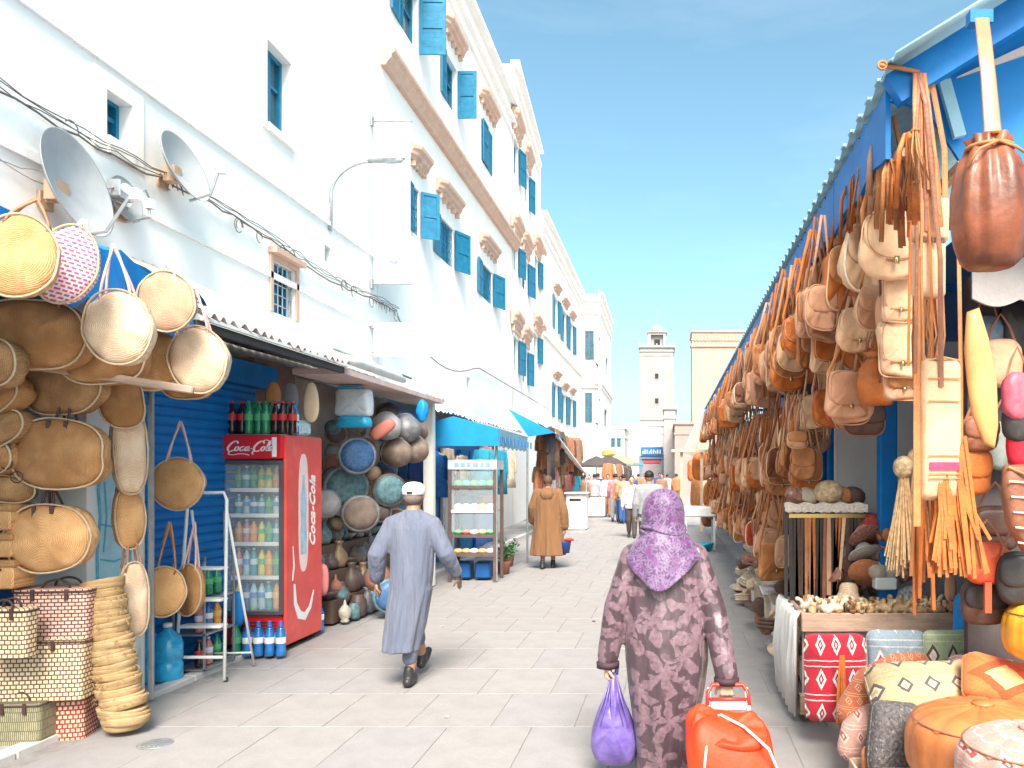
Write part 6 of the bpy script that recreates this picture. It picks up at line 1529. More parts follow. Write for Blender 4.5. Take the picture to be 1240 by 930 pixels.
near('pouch', 1043, 312, 84, 4.4, 30, ('cream', 'cream', 'st', 'brown'), 'slim cream pouch left of the cream rounded flap bag', 186, 1)
near('pouch', 1057, 372, 56, 4.3, 20, ('pinkish', 'pinkish', 'cream', 'tan'), 'pinkish pouch with a thick pale rim in the second row', 300, 1, 1.2)
near('square', 1088, 362, 54, 4.05, 12, ('cream', 'cream', 'cream', 'cream'), 'plain cream square bag right under the rounded flap bag', 318, 1)
near('square', 1089, 424, 66, 4.1, 12, ('cream', 'cream', 'tan', 'cream'), 'large plain cream bag, third down beside the orange fringe', 380, 2)
near('pouch', 1020, 338, 80, 4.8, 30, ('orange', 'tan', 'cream', 'orange'), 'orange-tan pouch hung just left of the slim cream pouch', 218, 2)
near('flap', 1036, 400, 50, 4.65, 25, ('cream', 'cream', 'cream', 'brown'), 'cream flap bag in the third row beside the pinkish pouch', 330, 0)
near('square', 1027, 478, 54, 4.7, 22, ('pinkish', 'pinkish', 'tan', 'tan'), 'wide pinkish satchel low at the near end, above the blue posts', 400, 0, 1.25)
near('square', 1001, 425, 52, 5.1, 26, ('cream', 'orange', 'cream', 'tan'), 'cream bag with an orange-shaded flap left of the wide pinkish satchel', 330, 1, 1.1)
near('bucket', 1062, 462, 60, 4.6, 10, ('orange', 'orange', 'brown', 'brown'), 'orange drawstring bag hanging lowest before the blue post', 380, 1)
near('purse', 1046, 508, 40, 4.9, 10, ('dark brown', 'dark brown', 'brown', 'brown'), 'dark brown purse under the wide pinkish satchel', 470, 1, 1.0)
near('flap', 992, 350, 50, 5.4, 32, ('pinkish', 'cream', 'tan', 'orange'), 'pinkish flap bag hung high where the row turns dense', 262, 2)
near('flap', 1005, 372, 44, 5.2, 32, ('tan', 'orange', 'cream', 'tan'), 'tan flap bag with an orange flap just above the shaded cream bag', 300, 1)

# fillers behind the hand-placed bags
rr = random.Random(88)
for k in range(22):
    px = rr.uniform(985, 1108); Yn = 1.22 * F / (px - PX) * rr.uniform(1.0, 1.12); c1 = rr.choice(('tan', 'orange', 'pinkish', 'cream', 'tan', 'brown', 'orange'))
    near(rr.choice(('flap', 'square', 'pouch')), px, rr.uniform(300, 455) + (1108 - px) * .25, rr.uniform(48, 66), Yn, rr.uniform(-5, 45), (c1, rr.choice((c1, 'tan', 'orange')), rr.choice(('st', 'tan', 'brown')), rr.choice(('tan', 'orange', 'brown'))), '%s bag in the back layer at the near end, %s from the fringed bag' % (c1, (orders + ('twelfth', 'thirteenth', 'fourteenth', 'fifteenth', 'sixteenth', 'seventeenth', 'eighteenth', 'nineteenth', 'twentieth', 'twenty-first', 'twenty-second'))[k]), 190 + (1108 - px) * .75, k)
for k in range(16):
    px = 1000 + k * 7.2; Yn = 1.02 * F / (px - PX) * rr.uniform(.98, 1.06); c1 = rr.choice(('tan', 'orange', 'pinkish', 'brown', 'tan'))
    leather('straps' if k % 3 else 'tassels', (XY(px, Yn), Yn, 3.36 if Yn > 3.75 else 3.2), rr.uniform(0, 60), (1.0, 1.0, rr.uniform(.34, .55)), (c1, c1, 'st', rr.choice(('tan', 'orange'))), '%s strap bundle over the fascia at the near end, %s' % (c1, 'number from the fringed bag' if 0 else (orders + ('twelfth', 'thirteenth', 'fourteenth', 'fifteenth', 'sixteenth'))[15 - k] + ' from the corner peg'), GL, k)
# big drawstring bag
rt = thing('big_drawstring_bag', 'very large glossy brown drawstring bag on one broad strap under the canopy', 'bag', P(1198, 175, 3.0))
q = MB(); rings = []; n_ = 48
GLS = mat('glossy_brown_leather', (.19, .05, .02), .46, .5, 5, .6, 14, coat=.12, stain=((.42, .15, .06), 4, .7))
for z, r_ in ((-.475, .03), (-.47, .085), (-.44, .115), (-.37, .138), (-.28, .146), (-.19, .14), (-.11, .122), (-.06, .105), (-.03, .085), (-.01, .07), (.02, .085)):
    ring = []
    for k in range(n_):
        a = 2 * PI * k / n_; fz_ = max(0, (z + .47) / .47); f = 1 + (.02 + .085 * fz_) * math.sin(9 * a + .9 * math.sin(3 * a) + z * 3) + (.02 + .05 * fz_) * math.sin(5 * a + 1 - z * 4)
        ring.append((r_ * f * math.cos(a), r_ * .9 * f * math.sin(a), z))
    rings.append(ring)
q.rings(rings); q.build('body', GLS, rt, smooth=True)
w = MB(); w.tube([(.088 * math.cos(a), .08 * math.sin(a), -.02) for a in [k * PI / 8 for k in range(16)]], .008, 6, closed=True); w.tube([(.0, -.085, -.02), (-.08, -.11, -.06), (-.12, -.09, -.12)], .006, 5); w.tube([(.0, -.085, -.02), (.06, -.1, -.05), (.11, -.08, -.07)], .006, 5); w.build('drawstring', LE['tan'], rt, smooth=True)
w = MB(); w.tube([(.0, -.06, -.05), (-.008, -.05, .03), (-.012, -.02, .25), (-.016, .03, .50)], [(.036, .005), (.034, .005), (.030, .004), (.028, .004)], 10); w.build('strap', mat('shiny_strap', (.50, .22, .12), .35, .2, 6, .2, 40, coat=.3), rt, smooth=True)
w = MB(); w.tube([(.036 * math.cos(a) - .0, .02 * math.sin(a) - .052, .018) for a in [k * PI / 6 for k in range(12)]], .006, 5, closed=True); w.build('strap_loop', LE['orange'], rt)
w = MB(); w.cbox((0, 0, 0.01), (.09, .05, .05)); o = w.build('hook_beam', BLUE, org=(0, 0, 0)); o.location = P(1186, 26, 3.1); tag(o, 'short blue beam the broad-strapped brown bag hangs from', 'beam')
# strap cluster with peg
rt = thing('strap_cluster', 'thick cluster of long orange straps looped over a peg at the canopy corner', 'straps', P(1114, 86, 3.5))
rr = random.Random(3)
for k in range(26):
    x0 = rr.uniform(-.02, .02); x1 = -.06 + .15 * k / 25; L_ = rr.uniform(.45, .75) if k % 6 else rr.uniform(1.1, 1.5); yy = rr.uniform(-.05, .05)
    w = MB().tube([(x0, 0, -.01), (x0 + (x1 - x0) * .3, yy * .5, -.15), (x0 + (x1 - x0) * .8 + rr.uniform(-.01, .01), yy, -L_ * .6), (x1 + rr.uniform(-.015, .015), yy, -L_)], [(rr.uniform(.006, .013), .003)] * 4, 6); w.build('strap', LE[rr.choice(('orange', 'tan', 'tan', 'orange', 'brown', 'red'))], rt)
w = MB(); w.tube([(-.19, -.03, .01), (-.1, 0, .015), (0, .01, 0)], .010, 6); w.tube([(-.175 + .02 * math.cos(a), -.03, .01 + .018 * math.sin(a)) for a in [k * PI / 5 for k in range(10)]], .006, 5, closed=True); w.build('peg', LE['tan'], rt, smooth=True)
# tall cream satchel with fringe
Yq = 3.55; s_ = Yq / F
rt = thing('tall_satchel', 'tall cream leather satchel with a dark-notched flap and fringed hem', 'bag', P(1124, 300, Yq), rz=R(10))
MB().pillow(rrect(.15, .27, .02, 3, cz=-.10), .07, p=5, rings=4).build('body', LE['cream'], rt, smooth=True)
MB().pillow(rrect(.175, .20, .015, 3, cz=.12), .085, p=6, rings=4, c=(-.005, -.01, 0)).build('flap', LE['cream'], rt, smooth=True)
w = MB()
for x in (-.05, -.02, .01, .04): w.cbox((x, -.055, .02), (.014, .008, .022))
w.build('notch', LE['dark brown'], rt)
w = MB(); w.tube([(.085, 0, .18), (.08, 0, .45), (.02, 0, .74)], [(.014, .004)] * 3, 6); w.tube([(-.085, 0, .18), (-.04, 0, .45), (.0, 0, .74)], [(.014, .004)] * 3, 6); w.build('strap', LE['tan'], rt)
w = MB(); rr = random.Random(5)
for k in range(26): x = -.07 + .14 * k / 25; w.tube([(x, rr.uniform(-.02, .02), -.22), (x + rr.uniform(-.01, .01), rr.uniform(-.03, .03), -.40), (x + rr.uniform(-.015, .015), rr.uniform(-.03, .03), rr.uniform(-.60, -.52))], [(.0045, .0015)] * 3, 4)
o = w.build('fringe', LE['tan'], rt); o['kind'] = 'stuff'
# second long bag with stitched band and long fringe
rt = thing('fringed_bag', 'long cream bag with a red stitched band and a very long orange fringe', 'bag', P(1138, 515, Yq - .05), rz=R(8))
s_ = 3.5 / F
MB().pillow(rrect(48 * s_, 172 * s_, .02, 3, cz=-5 * s_), .08, p=5, rings=4).build('body', LE['cream'], rt, smooth=True)
w = MB(); w.box(-.07, .07, -.047, -.043, -.20, -.165); w.build('stitched_band', mat('crimson_stitching', (.55, .05, .12), .8, .3, 60), rt)
w = MB(); [w.box(-.075, .075, -.046, -.043, z, z + .006) for z in (-.22, -.24, -.14, .2, .1)]; w.build('stitch_line', LE['tan'], rt)['kind'] = 'stuff'
w = MB(); w.tube([(-.085, 0, .28), (.0, -.03, .30), (.09, 0, .29)], [(.01, .004)] * 3, 6); w.build('top_binding', LE['cream'], rt)
w = MB(); rr = random.Random(6)
for k in range(150):
    x = -.03 + .16 * rr.random(); yy = rr.uniform(-.05, .05); L_ = rr.uniform(.5, .68); w.tube([(x * .8, yy * .6, -.2 + rr.uniform(0, .25)), (x + .01, yy, -.38), (x * 1.35 + .01 + rr.uniform(-.03, .03), yy * 1.3, -L_)], [(.008, .002)] * 3, 4)
o = w.build('fringe', LE['orange'], rt); o['kind'] = 'stuff'
w = MB()
for x, c_ in ((-.1, 0), (-.115, 0), (.1, 0)): w.tube([(x * .9, 0, .75), (x, .0, .2), (x * 1.0, 0, -.45)], [(.011, .003)] * 3, 5)
w.build('side_strap', LE['tan'], rt)
q = MB().pillow([(-.045, .31), (.01, .33), (.05, .2), (.085, .0), (.095, -.2), (.08, -.30), (.03, -.28), (-.02, -.15), (-.045, .0), (-.055, .15)], .07, p=2.2, rings=5, crease=.08); o = q.build('leather_sheath', mat('amber_leather', (.66, .33, .12), .45, .2, 5, .2, 40), smooth=True, org=(0, 0, 0)); o.location = P(1183, 462, 3.5); tag(o, 'long smooth amber leather sheath hanging right of the fringed bag', 'sheath')

# the dense wall of hanging leather
rr = random.Random(19)
cl_w = ['cream'] * 5 + ['tan'] * 7 + ['orange'] * 3 + ['pinkish'] * 8 + ['brown'] * 1 + ['red'] * 1
Y = 4.75; col = 0; used = {}
landm = lambda Y: 'near the belt rack' if Y < 6.8 else ('above the heaped hats' if Y < 9 else ('half way along the stalls' if Y < 13 else 'at the far end of the stalls'))
rown = {3.2: 'top', 2.80: 'second', 2.42: 'third', 2.02: 'fourth', 1.62: 'lowest'}
nb = 0
while Y < 21.5:
    rows = (3.2, 2.80, 2.42, 2.02, 1.62)
    for ri, hz in enumerate(rows):
        if Y < 5.9 and ri > 1: continue
        if Y < 7.3 and ri > 2: continue
        if Y > 15 and ri in (2,) and rr.random() < .3: continue
        kind = rr.choices(('flap', 'square', 'pouch', 'bucket', 'tassels', 'straps', 'purse'), (5, 5, 5, .7, 1.5 if ri else 4, 2 if ri < 2 else .5, 1 if ri else .3))[0]
        c1 = rr.choice(cl_w); c2 = c1 if rr.random() < .6 else rr.choice(cl_w); pc = rr.choice(('st', c1, 'cream', 'brown'))
        s_ = rr.uniform(.85, 1.15); x = rr.uniform(.95, 1.10) + (.13 if ri % 2 else 0)
        lab = '%s %s with %s trim in the %s row %s' % (c1, kname[kind], 'pale' if pc in ('st', 'cream') else pc, rown[hz], landm(Y))
        if kind in ('tassels', 'straps'): lab = '%s %s hanging in the %s row %s' % (c1, kname[kind], rown[hz], landm(Y))
        leather(kind, (x if ri else rr.uniform(.90, .965), Y + rr.uniform(-.04, .04), hz + rr.uniform(-.08, .03) + (0 if ri else .15)), rr.uniform(0, 48), (s_ * rr.uniform(.9, 1.1), s_, s_ * rr.uniform(.9, 1.08)), (c1, c2, pc, rr.choice((c1, 'tan', 'orange', 'tan', 'pinkish', 'brown'))), lab, GL + ' (dense wall)', rr.randint(0, 8), tilt=rr.uniform(-4, 4))
        nb += 1
    Y += .026 * Y if Y > 6 else .17; col += 1
# make repeated labels say more where a neighbour can be named
seen = {}
for o_ in list(bpy.data.objects):
    if o_.get('group') == GL + ' (dense wall)': seen.setdefault(o_['label'], []).append(o_)
for lb, os_ in seen.items():
    if len(os_) > 1:
        os_.sort(key=lambda o_: o_.location.y)
        for i, o_ in enumerate(os_):
            if i < 10: o_['label'] = lb.replace(' with ', ', ' + orders[i] + ' from the near end, with ', 1) if ' with ' in lb else lb + ', ' + orders[i] + ' from the near end'
print('leather', nb)
# long orange strips seen between
def strapcol(px, Y, z0, L_, n_, c, label):
    rt = thing('hanging_straps', label, 'straps', (XY(px, Y), Y, z0)); rr2 = random.Random(int(px))
    for k in range(n_): x = rr2.uniform(-.06, .06); MB().tube([(x * .4, 0, 0), (x, rr2.uniform(-.03, .03), -L_ * .5), (x * 1.2, rr2.uniform(-.03, .03), -L_ * rr2.uniform(.8, 1))], [(.010, .003)] * 3, 5).build('strap', LE[c if rr2.random() < .7 else 'tan'], rt)
strapcol(1112, 3.9, 2.2, 1.2, 8, 'orange', 'long orange straps hanging left of the fringed bag down to the table')
strapcol(1021, 4.85, .62, .52, 7, 'orange', 'glossy orange straps hanging over the edge of the rug platform')

# ---------------- far end goods
for i, (px, py, Y, wpx, hpx, c) in enumerate(((850, 565, 24, 26, 34, 'orange'), (862, 600, 23, 22, 34, 'orange'), (843, 598, 25, 14, 40, 'tan'), (872, 570, 21, 20, 34, 'red'), (858, 625, 22, 18, 26, 'brown'), (838, 570, 26, 12, 26, 'orange'), (871, 612, 20, 16, 40, 'orange'))):
    q = MB().pillow(squarch(wpx * Y / F, hpx * Y / F, 24, 3.5), .25, crease=.1, seed=i); o = q.build('leather_hide', LE[c], smooth=True, org=(0, 0, 0)); o.location = P(px, py, Y); o.rotation_euler = (0, 0, R(20)); tag(o, '%s leather goods panel, %s hung at the far end past the canopy' % (c, orders[i]), 'leather goods', 'leather goods hung past the canopy')
rt = thing('white_stall_table', 'white stall table past the end of the leather stalls', 'table', (XY(847, 18), 18, 0))
MB().bbox((0, 0, .86), (.75, .8, .22), .02).build('top', METALW, rt)
for sx in (-.32, .32):
    for sy in (-.35, .35): MB().box(sx - .025, sx + .025, sy - .025, sy + .025, 0, .745).build('leg', METALW, rt)
rt = thing('wooden_stand', 'pale wooden display stand at the far end past the white table', 'stand', (XY(838, 23), 23.4, 0))
for sx in (-.3, .3): MB().box(sx - .04, sx + .04, -.04, .04, 0, 2.35).build('post', mat('pale_wood', (.66, .50, .34), .7), rt)
MB().box(-.6, .7, -.2, .2, 2.354, 2.43).build('top', mat('pale_wood', (.66, .5, .34)), rt)
w = MB(); a_0 = P(842, 497, 24); c8 = [P(826, 548, 24), P(838, 552, 24), P(862, 500, 23), P(850, 492, 23)]; w.hexa([Vector(q_) for q_ in c8] + [Vector(q_) + Vector((.05, .5, .03)) for q_ in c8]); o = fixn(w.build('white_far_awning', PLASTER, org=tuple(a_0))); tag(o, 'white sloping awning flap past the end of the blue canopy', 'awning')
for i, (px, py, Y) in enumerate(((855, 634, 17.5), (848, 640, 17.2))):
    q = MB().lathe([(.12, 0), (.17, .16), (.18, .18), (.15, .18), (.1, .02)], seg=16); o = q.build('teal_basin', mat('teal_plastic', (.02, .36, .48), .4), smooth=True, org=(0, 0, 0)); o.location = (XY(px, Y), Y, 0); tag(o, ('teal plastic basin at the foot of the white table', 'second teal basin nearer the street')[i], 'basin', 'teal basins')

# ---------------- heaped hats, rugs and crates at the foot of the stalls
CRM = wmat('cream_wool', (.74, .64, .52), (.48, .38, .28), 'weave', 30, dist=4)
GRN = mat('striped_wool', (.30, .14, .10), .9, .5, 30, .5, 60, stain=((.7, .6, .5), 20, .8))
HM = [CRM, STRAWL, mat('brown_felt', (.12, .07, .055), .9, .2, 20, .4, 60), GRN, mat('rust_felt', (.48, .18, .08), .9, .2, 20, .4, 60), mat('grey_wool', (.42, .39, .37), .9, .2, 30, .6, 60)]
hmn = ('cream woollen', 'pale straw', 'brown felt', 'striped woollen', 'rust felt', 'grey woollen')
hat = MB(); hat.lathe([(.17, 0), (.175, .008), (.10, .018), (.085, .05), (.08, .09), (.06, .115), (.02, .12)], seg=22); hatm = hat.data('sun_hat', HM[0], True)
cap_ = MB(); cap_.lathe([(.09, 0), (.1, .02), (.1, .06), (.08, .10), (.04, .12), (.01, .122)], seg=18); capm = cap_.data('wool_cap', HM[0], True)
roll = MB(); roll.tube([(-.22, 0, .07), (-.2, 0, .07), (.2, 0, .07), (.22, 0, .07)], [.06, .07, .07, .06], 14); rollm = roll.data('rolled_rug', HM[0], True)
fold = MB(); [fold.bbox((0, 0, .02 + .035 * k), (.34 - .01 * (k % 2), .26, .032), .012) for k in range(3)]; foldm = fold.data('folded_blanket', HM[0], False)
for i in range(9):
    Y = 6.25 + i * .62; o = MB().bbox((0, 0, .2), (.55, .52, .4 - .03 * (i % 3)), .01)
    rt = thing('display_crate', '%s cloth-draped crate of the row carrying hats, counted from the belt rack' % orders[i], 'crate', (1.33 + .03 * math.sin(i), Y, .03), rz=R(rnd.uniform(-5, 5)), group='draped crates along the leather stalls')
    o.build('body', (mat('white_drape', (.74, .72, .69), .9, .08, 6, .4, 20), CRM, WOOD)[i % 3], rt)
    MB().bbox((-.005, 0, .41), (.60, .56, .03), .008).build('top', (WOOD, mat('white_drape', (.74, .72, .69)), CRM)[i % 3], rt)
rr = random.Random(41); used = {}
for i in range(64):
    Y = 6.1 + 5.4 * rr.random(); lay = rr.random(); x = 1.10 + .5 * rr.random(); z = .46 + lay * .45 * (1 if x > 1.2 else .3)
    if rr.random() < .3: x = rr.uniform(.98, 1.08); z = .03 + rr.random() * .3
    t = rr.choice(('sun_hat', 'sun_hat', 'wool_cap', 'wool_cap', 'rolled_rug', 'folded_blanket')); mi = rr.choice((0, 0, 1, 1, 2, 3, 3, 4, 5)); me = {'sun_hat': hatm, 'wool_cap': capm, 'rolled_rug': rollm, 'folded_blanket': foldm}[t]
    o = inst(t, me, None, (x, Y, z), (R(rr.uniform(-25, 25)), R(rr.uniform(-25, 25)), rr.uniform(0, 6)), (rr.uniform(.8, 1.1),) * 3, HM[mi])
    lab = '%s %s in the heap %s' % (hmn[mi], {'sun_hat': 'hat', 'wool_cap': 'cap', 'rolled_rug': 'rug roll', 'folded_blanket': 'folded blanket'}[t], ('low on the pavement side' if z < .4 else ('on the crates next to the belt rack' if Y < 7.6 else ('on the middle crates' if Y < 9.5 else 'on the farthest crates'))))
    used[lab] = used.get(lab, 0) + 1
    tag(o, lab if used[lab] == 1 else '%s, %s one along' % (lab, orders[min(used[lab] - 1, 10)]), t.replace('_', ' '), 'goods heaped on the draped crates')
# upright piles behind to fill
for i in range(26):
    Y = 6.6 + i * .3; x = 1.45 + .2 * rr.random(); z = rr.uniform(.5, 1.45); t, me = rr.choice((('sun_hat', hatm), ('wool_cap', capm), ('folded_blanket', foldm))); mi = rr.choice((0, 1, 2, 4, 3, 0))
    o = inst(t, me, None, (x, Y, z), (R(90 + rr.uniform(-15, 15)), 0, R(rr.uniform(-20, 60))), (1, 1, 1), HM[mi]); tag(o, '%s %s pinned upright behind the crates, %s' % (hmn[mi], t.replace('_', ' '), (orders + ('twelfth', 'thirteenth', 'fourteenth', 'fifteenth', 'sixteenth', 'seventeenth', 'eighteenth', 'nineteenth', 'twentieth', 'twenty-first', 'twenty-second', 'twenty-third', 'twenty-fourth', 'twenty-fifth', 'twenty-sixth'))[i]), t.replace('_', ' '), 'goods pinned up behind the crates')

# ---------------- belt rack
bx0, bx1, bY = XY(955, 6.05), XY(1045, 6.05), 6.05; bz = ZY(614, bY)
rt = thing('belt_rack', 'rack with a lace-covered top rail carrying the leather belts', 'rack', ((bx0 + bx1) / 2, bY, .03)); bw_ = (bx1 - bx0) / 2
for x in (-bw_ - .02, bw_ + .02): MB().box(x - .012, x + .012, -.012, .012, 0, bz - .03).build('post', BLACK, rt)
w = MB(); n_ = 30
top, bot = [], []
for k in range(n_ + 1): x = -bw_ - .03 + (2 * bw_ + .06) * k / n_; top.append((x, bz - .0 + .008 * math.sin(k))); bot.append((x, bz - .06 - .012 * abs(math.sin(k * 1.1))))
w.prism(top + bot[::-1], -.035, .03); fixn(w.build('lace_cover', mat('lace', (.70, .60, .52), .9, .25, 60, .6, 80), rt))
bc = ('black', 'black', 'dark brown', 'dark brown', 'tan', 'tan', 'orange', 'black', 'black', 'brown', 'pinkish', 'black', 'brown', 'orange', 'cream', 'dark brown', 'black', 'black', 'dark brown', 'dark brown')
for k, c in enumerate(bc):
    t = k / (len(bc) - 1); x = bx0 + .01 + (bx1 - bx0 - .02) * t; L_ = .66 + .04 * math.sin(k * 1.7) - (.12 if k > 12 else 0)
    b_ = thing('leather_belt', '%s belt, %s' % (c, ('first from the street side of the rack', 'second from the street side of the rack', 'third from the street side', 'fourth from the street side', 'fifth from the street side', 'sixth from the street side', 'seventh from the street side', 'eighth from the street side', 'ninth from the street side', 'tenth from the street side', 'tenth from the post side', 'ninth from the post side', 'eighth from the post side', 'seventh from the post side', 'sixth from the post side', 'fifth from the post side', 'fourth from the post side', 'third from the post side', 'second from the post side', 'last, beside the rack post')[k]), 'belt', (x, bY - .045, bz - .05), group='belts on the rack', rot=(0, R(rnd.uniform(-1.5, 1.5) + (4 if k in (13, 14) else 0)), 0))
    MB().cbox((0, 0, -L_ / 2), (.034, .006, L_)).build('strap', LE[c], b_); MB().cbox((0, -.004, -.015), (.03, .008, .03)).build('buckle', BR, b_)
# red hat & round things right of the rack
o = inst('wool_cap', capm, None, P(1052, 640, 6.1), (R(70), 0, 0), (1.1,) * 3, mat('dark_red_pattern', (.30, .04, .03), .8, .5, 30, .3, 50)); tag(o, 'dark red patterned cap standing at the right end of the belt rack', 'cap')
q = MB().ball((0, 0, 0), .12, 16, 10, (1, .9, .8)); o = q.build('straw_tuft', mat('raffia', (.58, .42, .25), .9, .4, 30, .8, 60), smooth=True, org=(0, 0, 0)); o.location = P(1003, 596, 6.2); tag(o, 'ball of raffia sitting on top of the belt rack', 'raffia ball')
q = MB().lathe([(.05, -.14), (.06, 0), (.05, .02)], seg=12); o = q.build('raffia_tuft', mat('raffia', (.58, .42, .25)), smooth=True, org=(0, 0, 0)); o.location = P(1003, 612, 6.2); tag(o, 'bound raffia stem under the raffia ball', 'raffia stem')
for i, px in enumerate((1020, 1032, 975, 962)):
    o = inst('wool_cap', capm, None, P(px, 606, 6.25), (R(rr.uniform(-20, 20)), R(20), 0), (.9,) * 3, HM[(4, 2, 0, 3)[i]]); tag(o, '%s cap on the rack top, %s' % (hmn[(4, 2, 0, 3)[i]], ('beside the raffia ball', 'at the post end', 'left of the raffia ball', 'at the street end')[i]), 'cap', 'caps on the belt rack')
for i in range(12):
    t, me, = (('sun_hat', hatm), ('wool_cap', capm))[i % 2]; mi = (3, 2, 4, 0, 5, 3)[i % 6]
    o = inst(t, me, None, P(1048 + (i % 4) * 14, 650 + (i // 4) * 22, 5.95), (R(rr.uniform(30, 80)), R(rr.uniform(-40, 40)), rr.uniform(0, 6)), (.75,) * 3, HM[mi]); tag(o, '%s %s, %s of the small heap between belts and raffia dolls' % (hmn[mi], t.replace('_', ' '), (orders + ('twelfth',))[i]), t.replace('_', ' '), 'heap beside the belts')
# raffia dolls
for i, px in enumerate((1094, 1111)):
    rt = thing('raffia_bundle', ('taller raffia bundle with a round head beside the blue post', 'shorter raffia bundle under the long straps')[i], 'raffia bundle', P(px, 690 if i == 0 else 680, 5.2)); q = MB(); rr2 = random.Random(i)
    for k in range(60): a = rr2.uniform(0, 6.28); r0 = rr2.uniform(0, .03); r1 = rr2.uniform(.04, .12); q.tube([(r0 * math.cos(a), r0 * math.sin(a), .62), (r1 * .6 * math.cos(a), r1 * .6 * math.sin(a), .3), (r1 * math.cos(a), r1 * math.sin(a), rr2.uniform(-.05, .1))], .006, 4)
    o = q.build('strands', mat('raffia_tan', (.56, .36, .19), .9, .3, 30, .5, 60), rt); o['kind'] = 'stuff'
    MB().ball((0, 0, .68), .07, 12, 8, (1, 1, 1.1)).build('head', mat('raffia', (.58, .42, .25)), rt, smooth=True)

# ---------------- table with small carved things
tY = 5.45; tx0, tx1 = XY(971, tY), XY(1168, tY); tz = ZY(741, tY)
tb = thing('market_table', 'wooden-edged display table covered with small carved figures', 'table', ((tx0 + tx1) / 2, tY + .4, .03)); tw = (tx1 - tx0) / 2
WD = mat('planed_wood', (.50, .33, .24), .7, .2, 6, .35, 40, stretch=(1, 6, 9), stain=((.34, .2, .14), 6, .5))
MB().bbox((0, -.385, tz - .105), (2 * tw, .035, .13), .006).build('front_board', WD, tb); MB().bbox((-tw + .018, 0, tz - .105), (.034, .73, .128), .006).build('side_board', WD, tb)
MB().box(-tw + .036, tw, -.366, .4, tz - .12, tz - .09).build('top', WD, tb)
for x in (-tw + .06, tw - .06):
    for y in (-.33, .34): MB().box(x - .03, x + .03, y - .03, y + .03, 0, tz - .172).build('leg', WD, tb)
w = MB(); rings = []
for i in range(20):
    t = i / 19; x = -tw - .06 + .02 * math.sin(i * 1.7); rings.append([(x + .03 + .01 * math.sin(i), -.42 + .86 * t, tz - .03), (x, -.42 + .86 * t, tz - .08), (x - .015 + .02 * math.sin(i * 2.1), -.42 + .86 * t, tz * .5), (x + .0, -.42 + .86 * t, .03), (x + .012, -.42 + .86 * t, .03), (x + .015, -.42 + .86 * t, tz - .08)])
w.rings(rings); fixn(w.build('side_cloth', mat('off_white_sheet', (.76, .72, .70), .9, .08, 5, .3, 20), tb, smooth=True))
w = MB().box(-tw + .02, tw - .04, -.30, -.28, .05, tz - .175); w.build('front_cloth', mat('pinkish_white_sheet', (.70, .60, .58), .9, .08, 5, .3, 20), tb)
MB().bbox((-tw + .12, -.36, .10), (.26, .06, .14), .005).build('foot_board', WD, tb)
CARV = [mat('carved_wood_light', (.62, .40, .22), .6, .4, 30, .5, 40), mat('carved_wood_dark', (.36, .17, .08), .55, .5, 30, .5, 40), mat('painted_wood_cream', (.74, .62, .46), .6, .35, 40, .3, 50)]
cm = []
for k in range(3):
    q = MB(); q.capsule([(-.03, 0, .05), (0, 0, .065), (.035, 0, .055)], [.022, .026, .02], 10); q.capsule([(.035, 0, .055), (.052, 0, .09), (.07, 0, .095 + .006 * k)], [.013, .011, .012], 8)
    for x in (-.03, .03):
        for y in (-.012, .012): q.tube([(x, y, .045), (x, y, 0)], .007, 5)
    q.ball((-.0, 0, .09), .016, 8, 6); cm.append(q.data('carved_figure', CARV[k], True))
rr = random.Random(51)
cnt = 0
for r_ in range(3):
    for k in range(15):
        x = tx0 + .05 + (tx1 - tx0 - .12) * (k + rr.uniform(.2, .8)) / 15; y = tY + .05 + r_ * .10; mi = rr.choice((0, 0, 1, 2)); s_ = rr.uniform(1.0, 1.35)
        o = inst('carved_figure', cm[rr.randint(0, 2)], None, (x, y, .03 + tz - .088 + .028 * r_), (R(rr.uniform(-8, 8)), 0, rr.uniform(0, 6)), (s_,) * 3, CARV[mi]); cnt += 1
        o.location.z = tz - .058 + r_ * .0
        tag(o, '%s carved animal, %s from the street in the %s row on the table' % (('light brown', 'dark brown', 'cream painted')[mi], (orders + ('twelfth', 'thirteenth', 'fourteenth', 'fifteenth'))[k], ('front', 'middle', 'rear')[r_]), 'figurine', 'carved animals on the table')
o = inst('sun_hat', hatm, None, P(1027, 712, 5.9), (0, R(8), 1), (.85, .85, 1.0), STRAWL); o.location.z = tz + .02; tag(o, 'cream sun hat lying on the table behind the carved animals', 'sun hat')
q = MB().bbox((0, 0, 0), (.16, .12, .09), .01); o = q.build('white_box', PLW, org=(0, 0, 0)); o.location = P(1071, 706, 5.9); tag(o, 'small plain white box on the table before the raffia dolls', 'box')
o = inst('wool_cap', capm, None, P(1105, 712, 5.8), (0, 0, 1), (1.15, 1.15, 1.2), mat('grey_beaded', (.25, .25, .26), .5, .7, 60, .4, 60)); o.location.z = tz - .02; tag(o, 'grey beaded cap standing on the table right of the white box', 'cap')
q = MB().pillow(squarch(.08, .18, 20, 3), .05, rings=4); o = q.build('peach_slipper', LE['pinkish'], smooth=True, org=(0, 0, 0)); o.location = P(1151, 712, 5.3); tag(o, 'peach coloured leather slipper standing at the right table end', 'slipper')
for i, (px, py) in enumerate(((1155, 730), (1162, 745), (1176, 752))):
    q = MB().pillow(squarch(.16, .40, 20, 4), .12, rings=4, crease=.1, seed=i); o = q.build('blue_bundle', BLUEB, smooth=True, org=(0, 0, 0)); o.location = P(px + 14, py + 24, 5.1); tag(o, ('bright blue cloth bundle right of the table', 'bright blue cloth bundle a little lower', 'bright blue cloth bundle nearest the hanging pouches')[i], 'cloth', 'blue bundles')

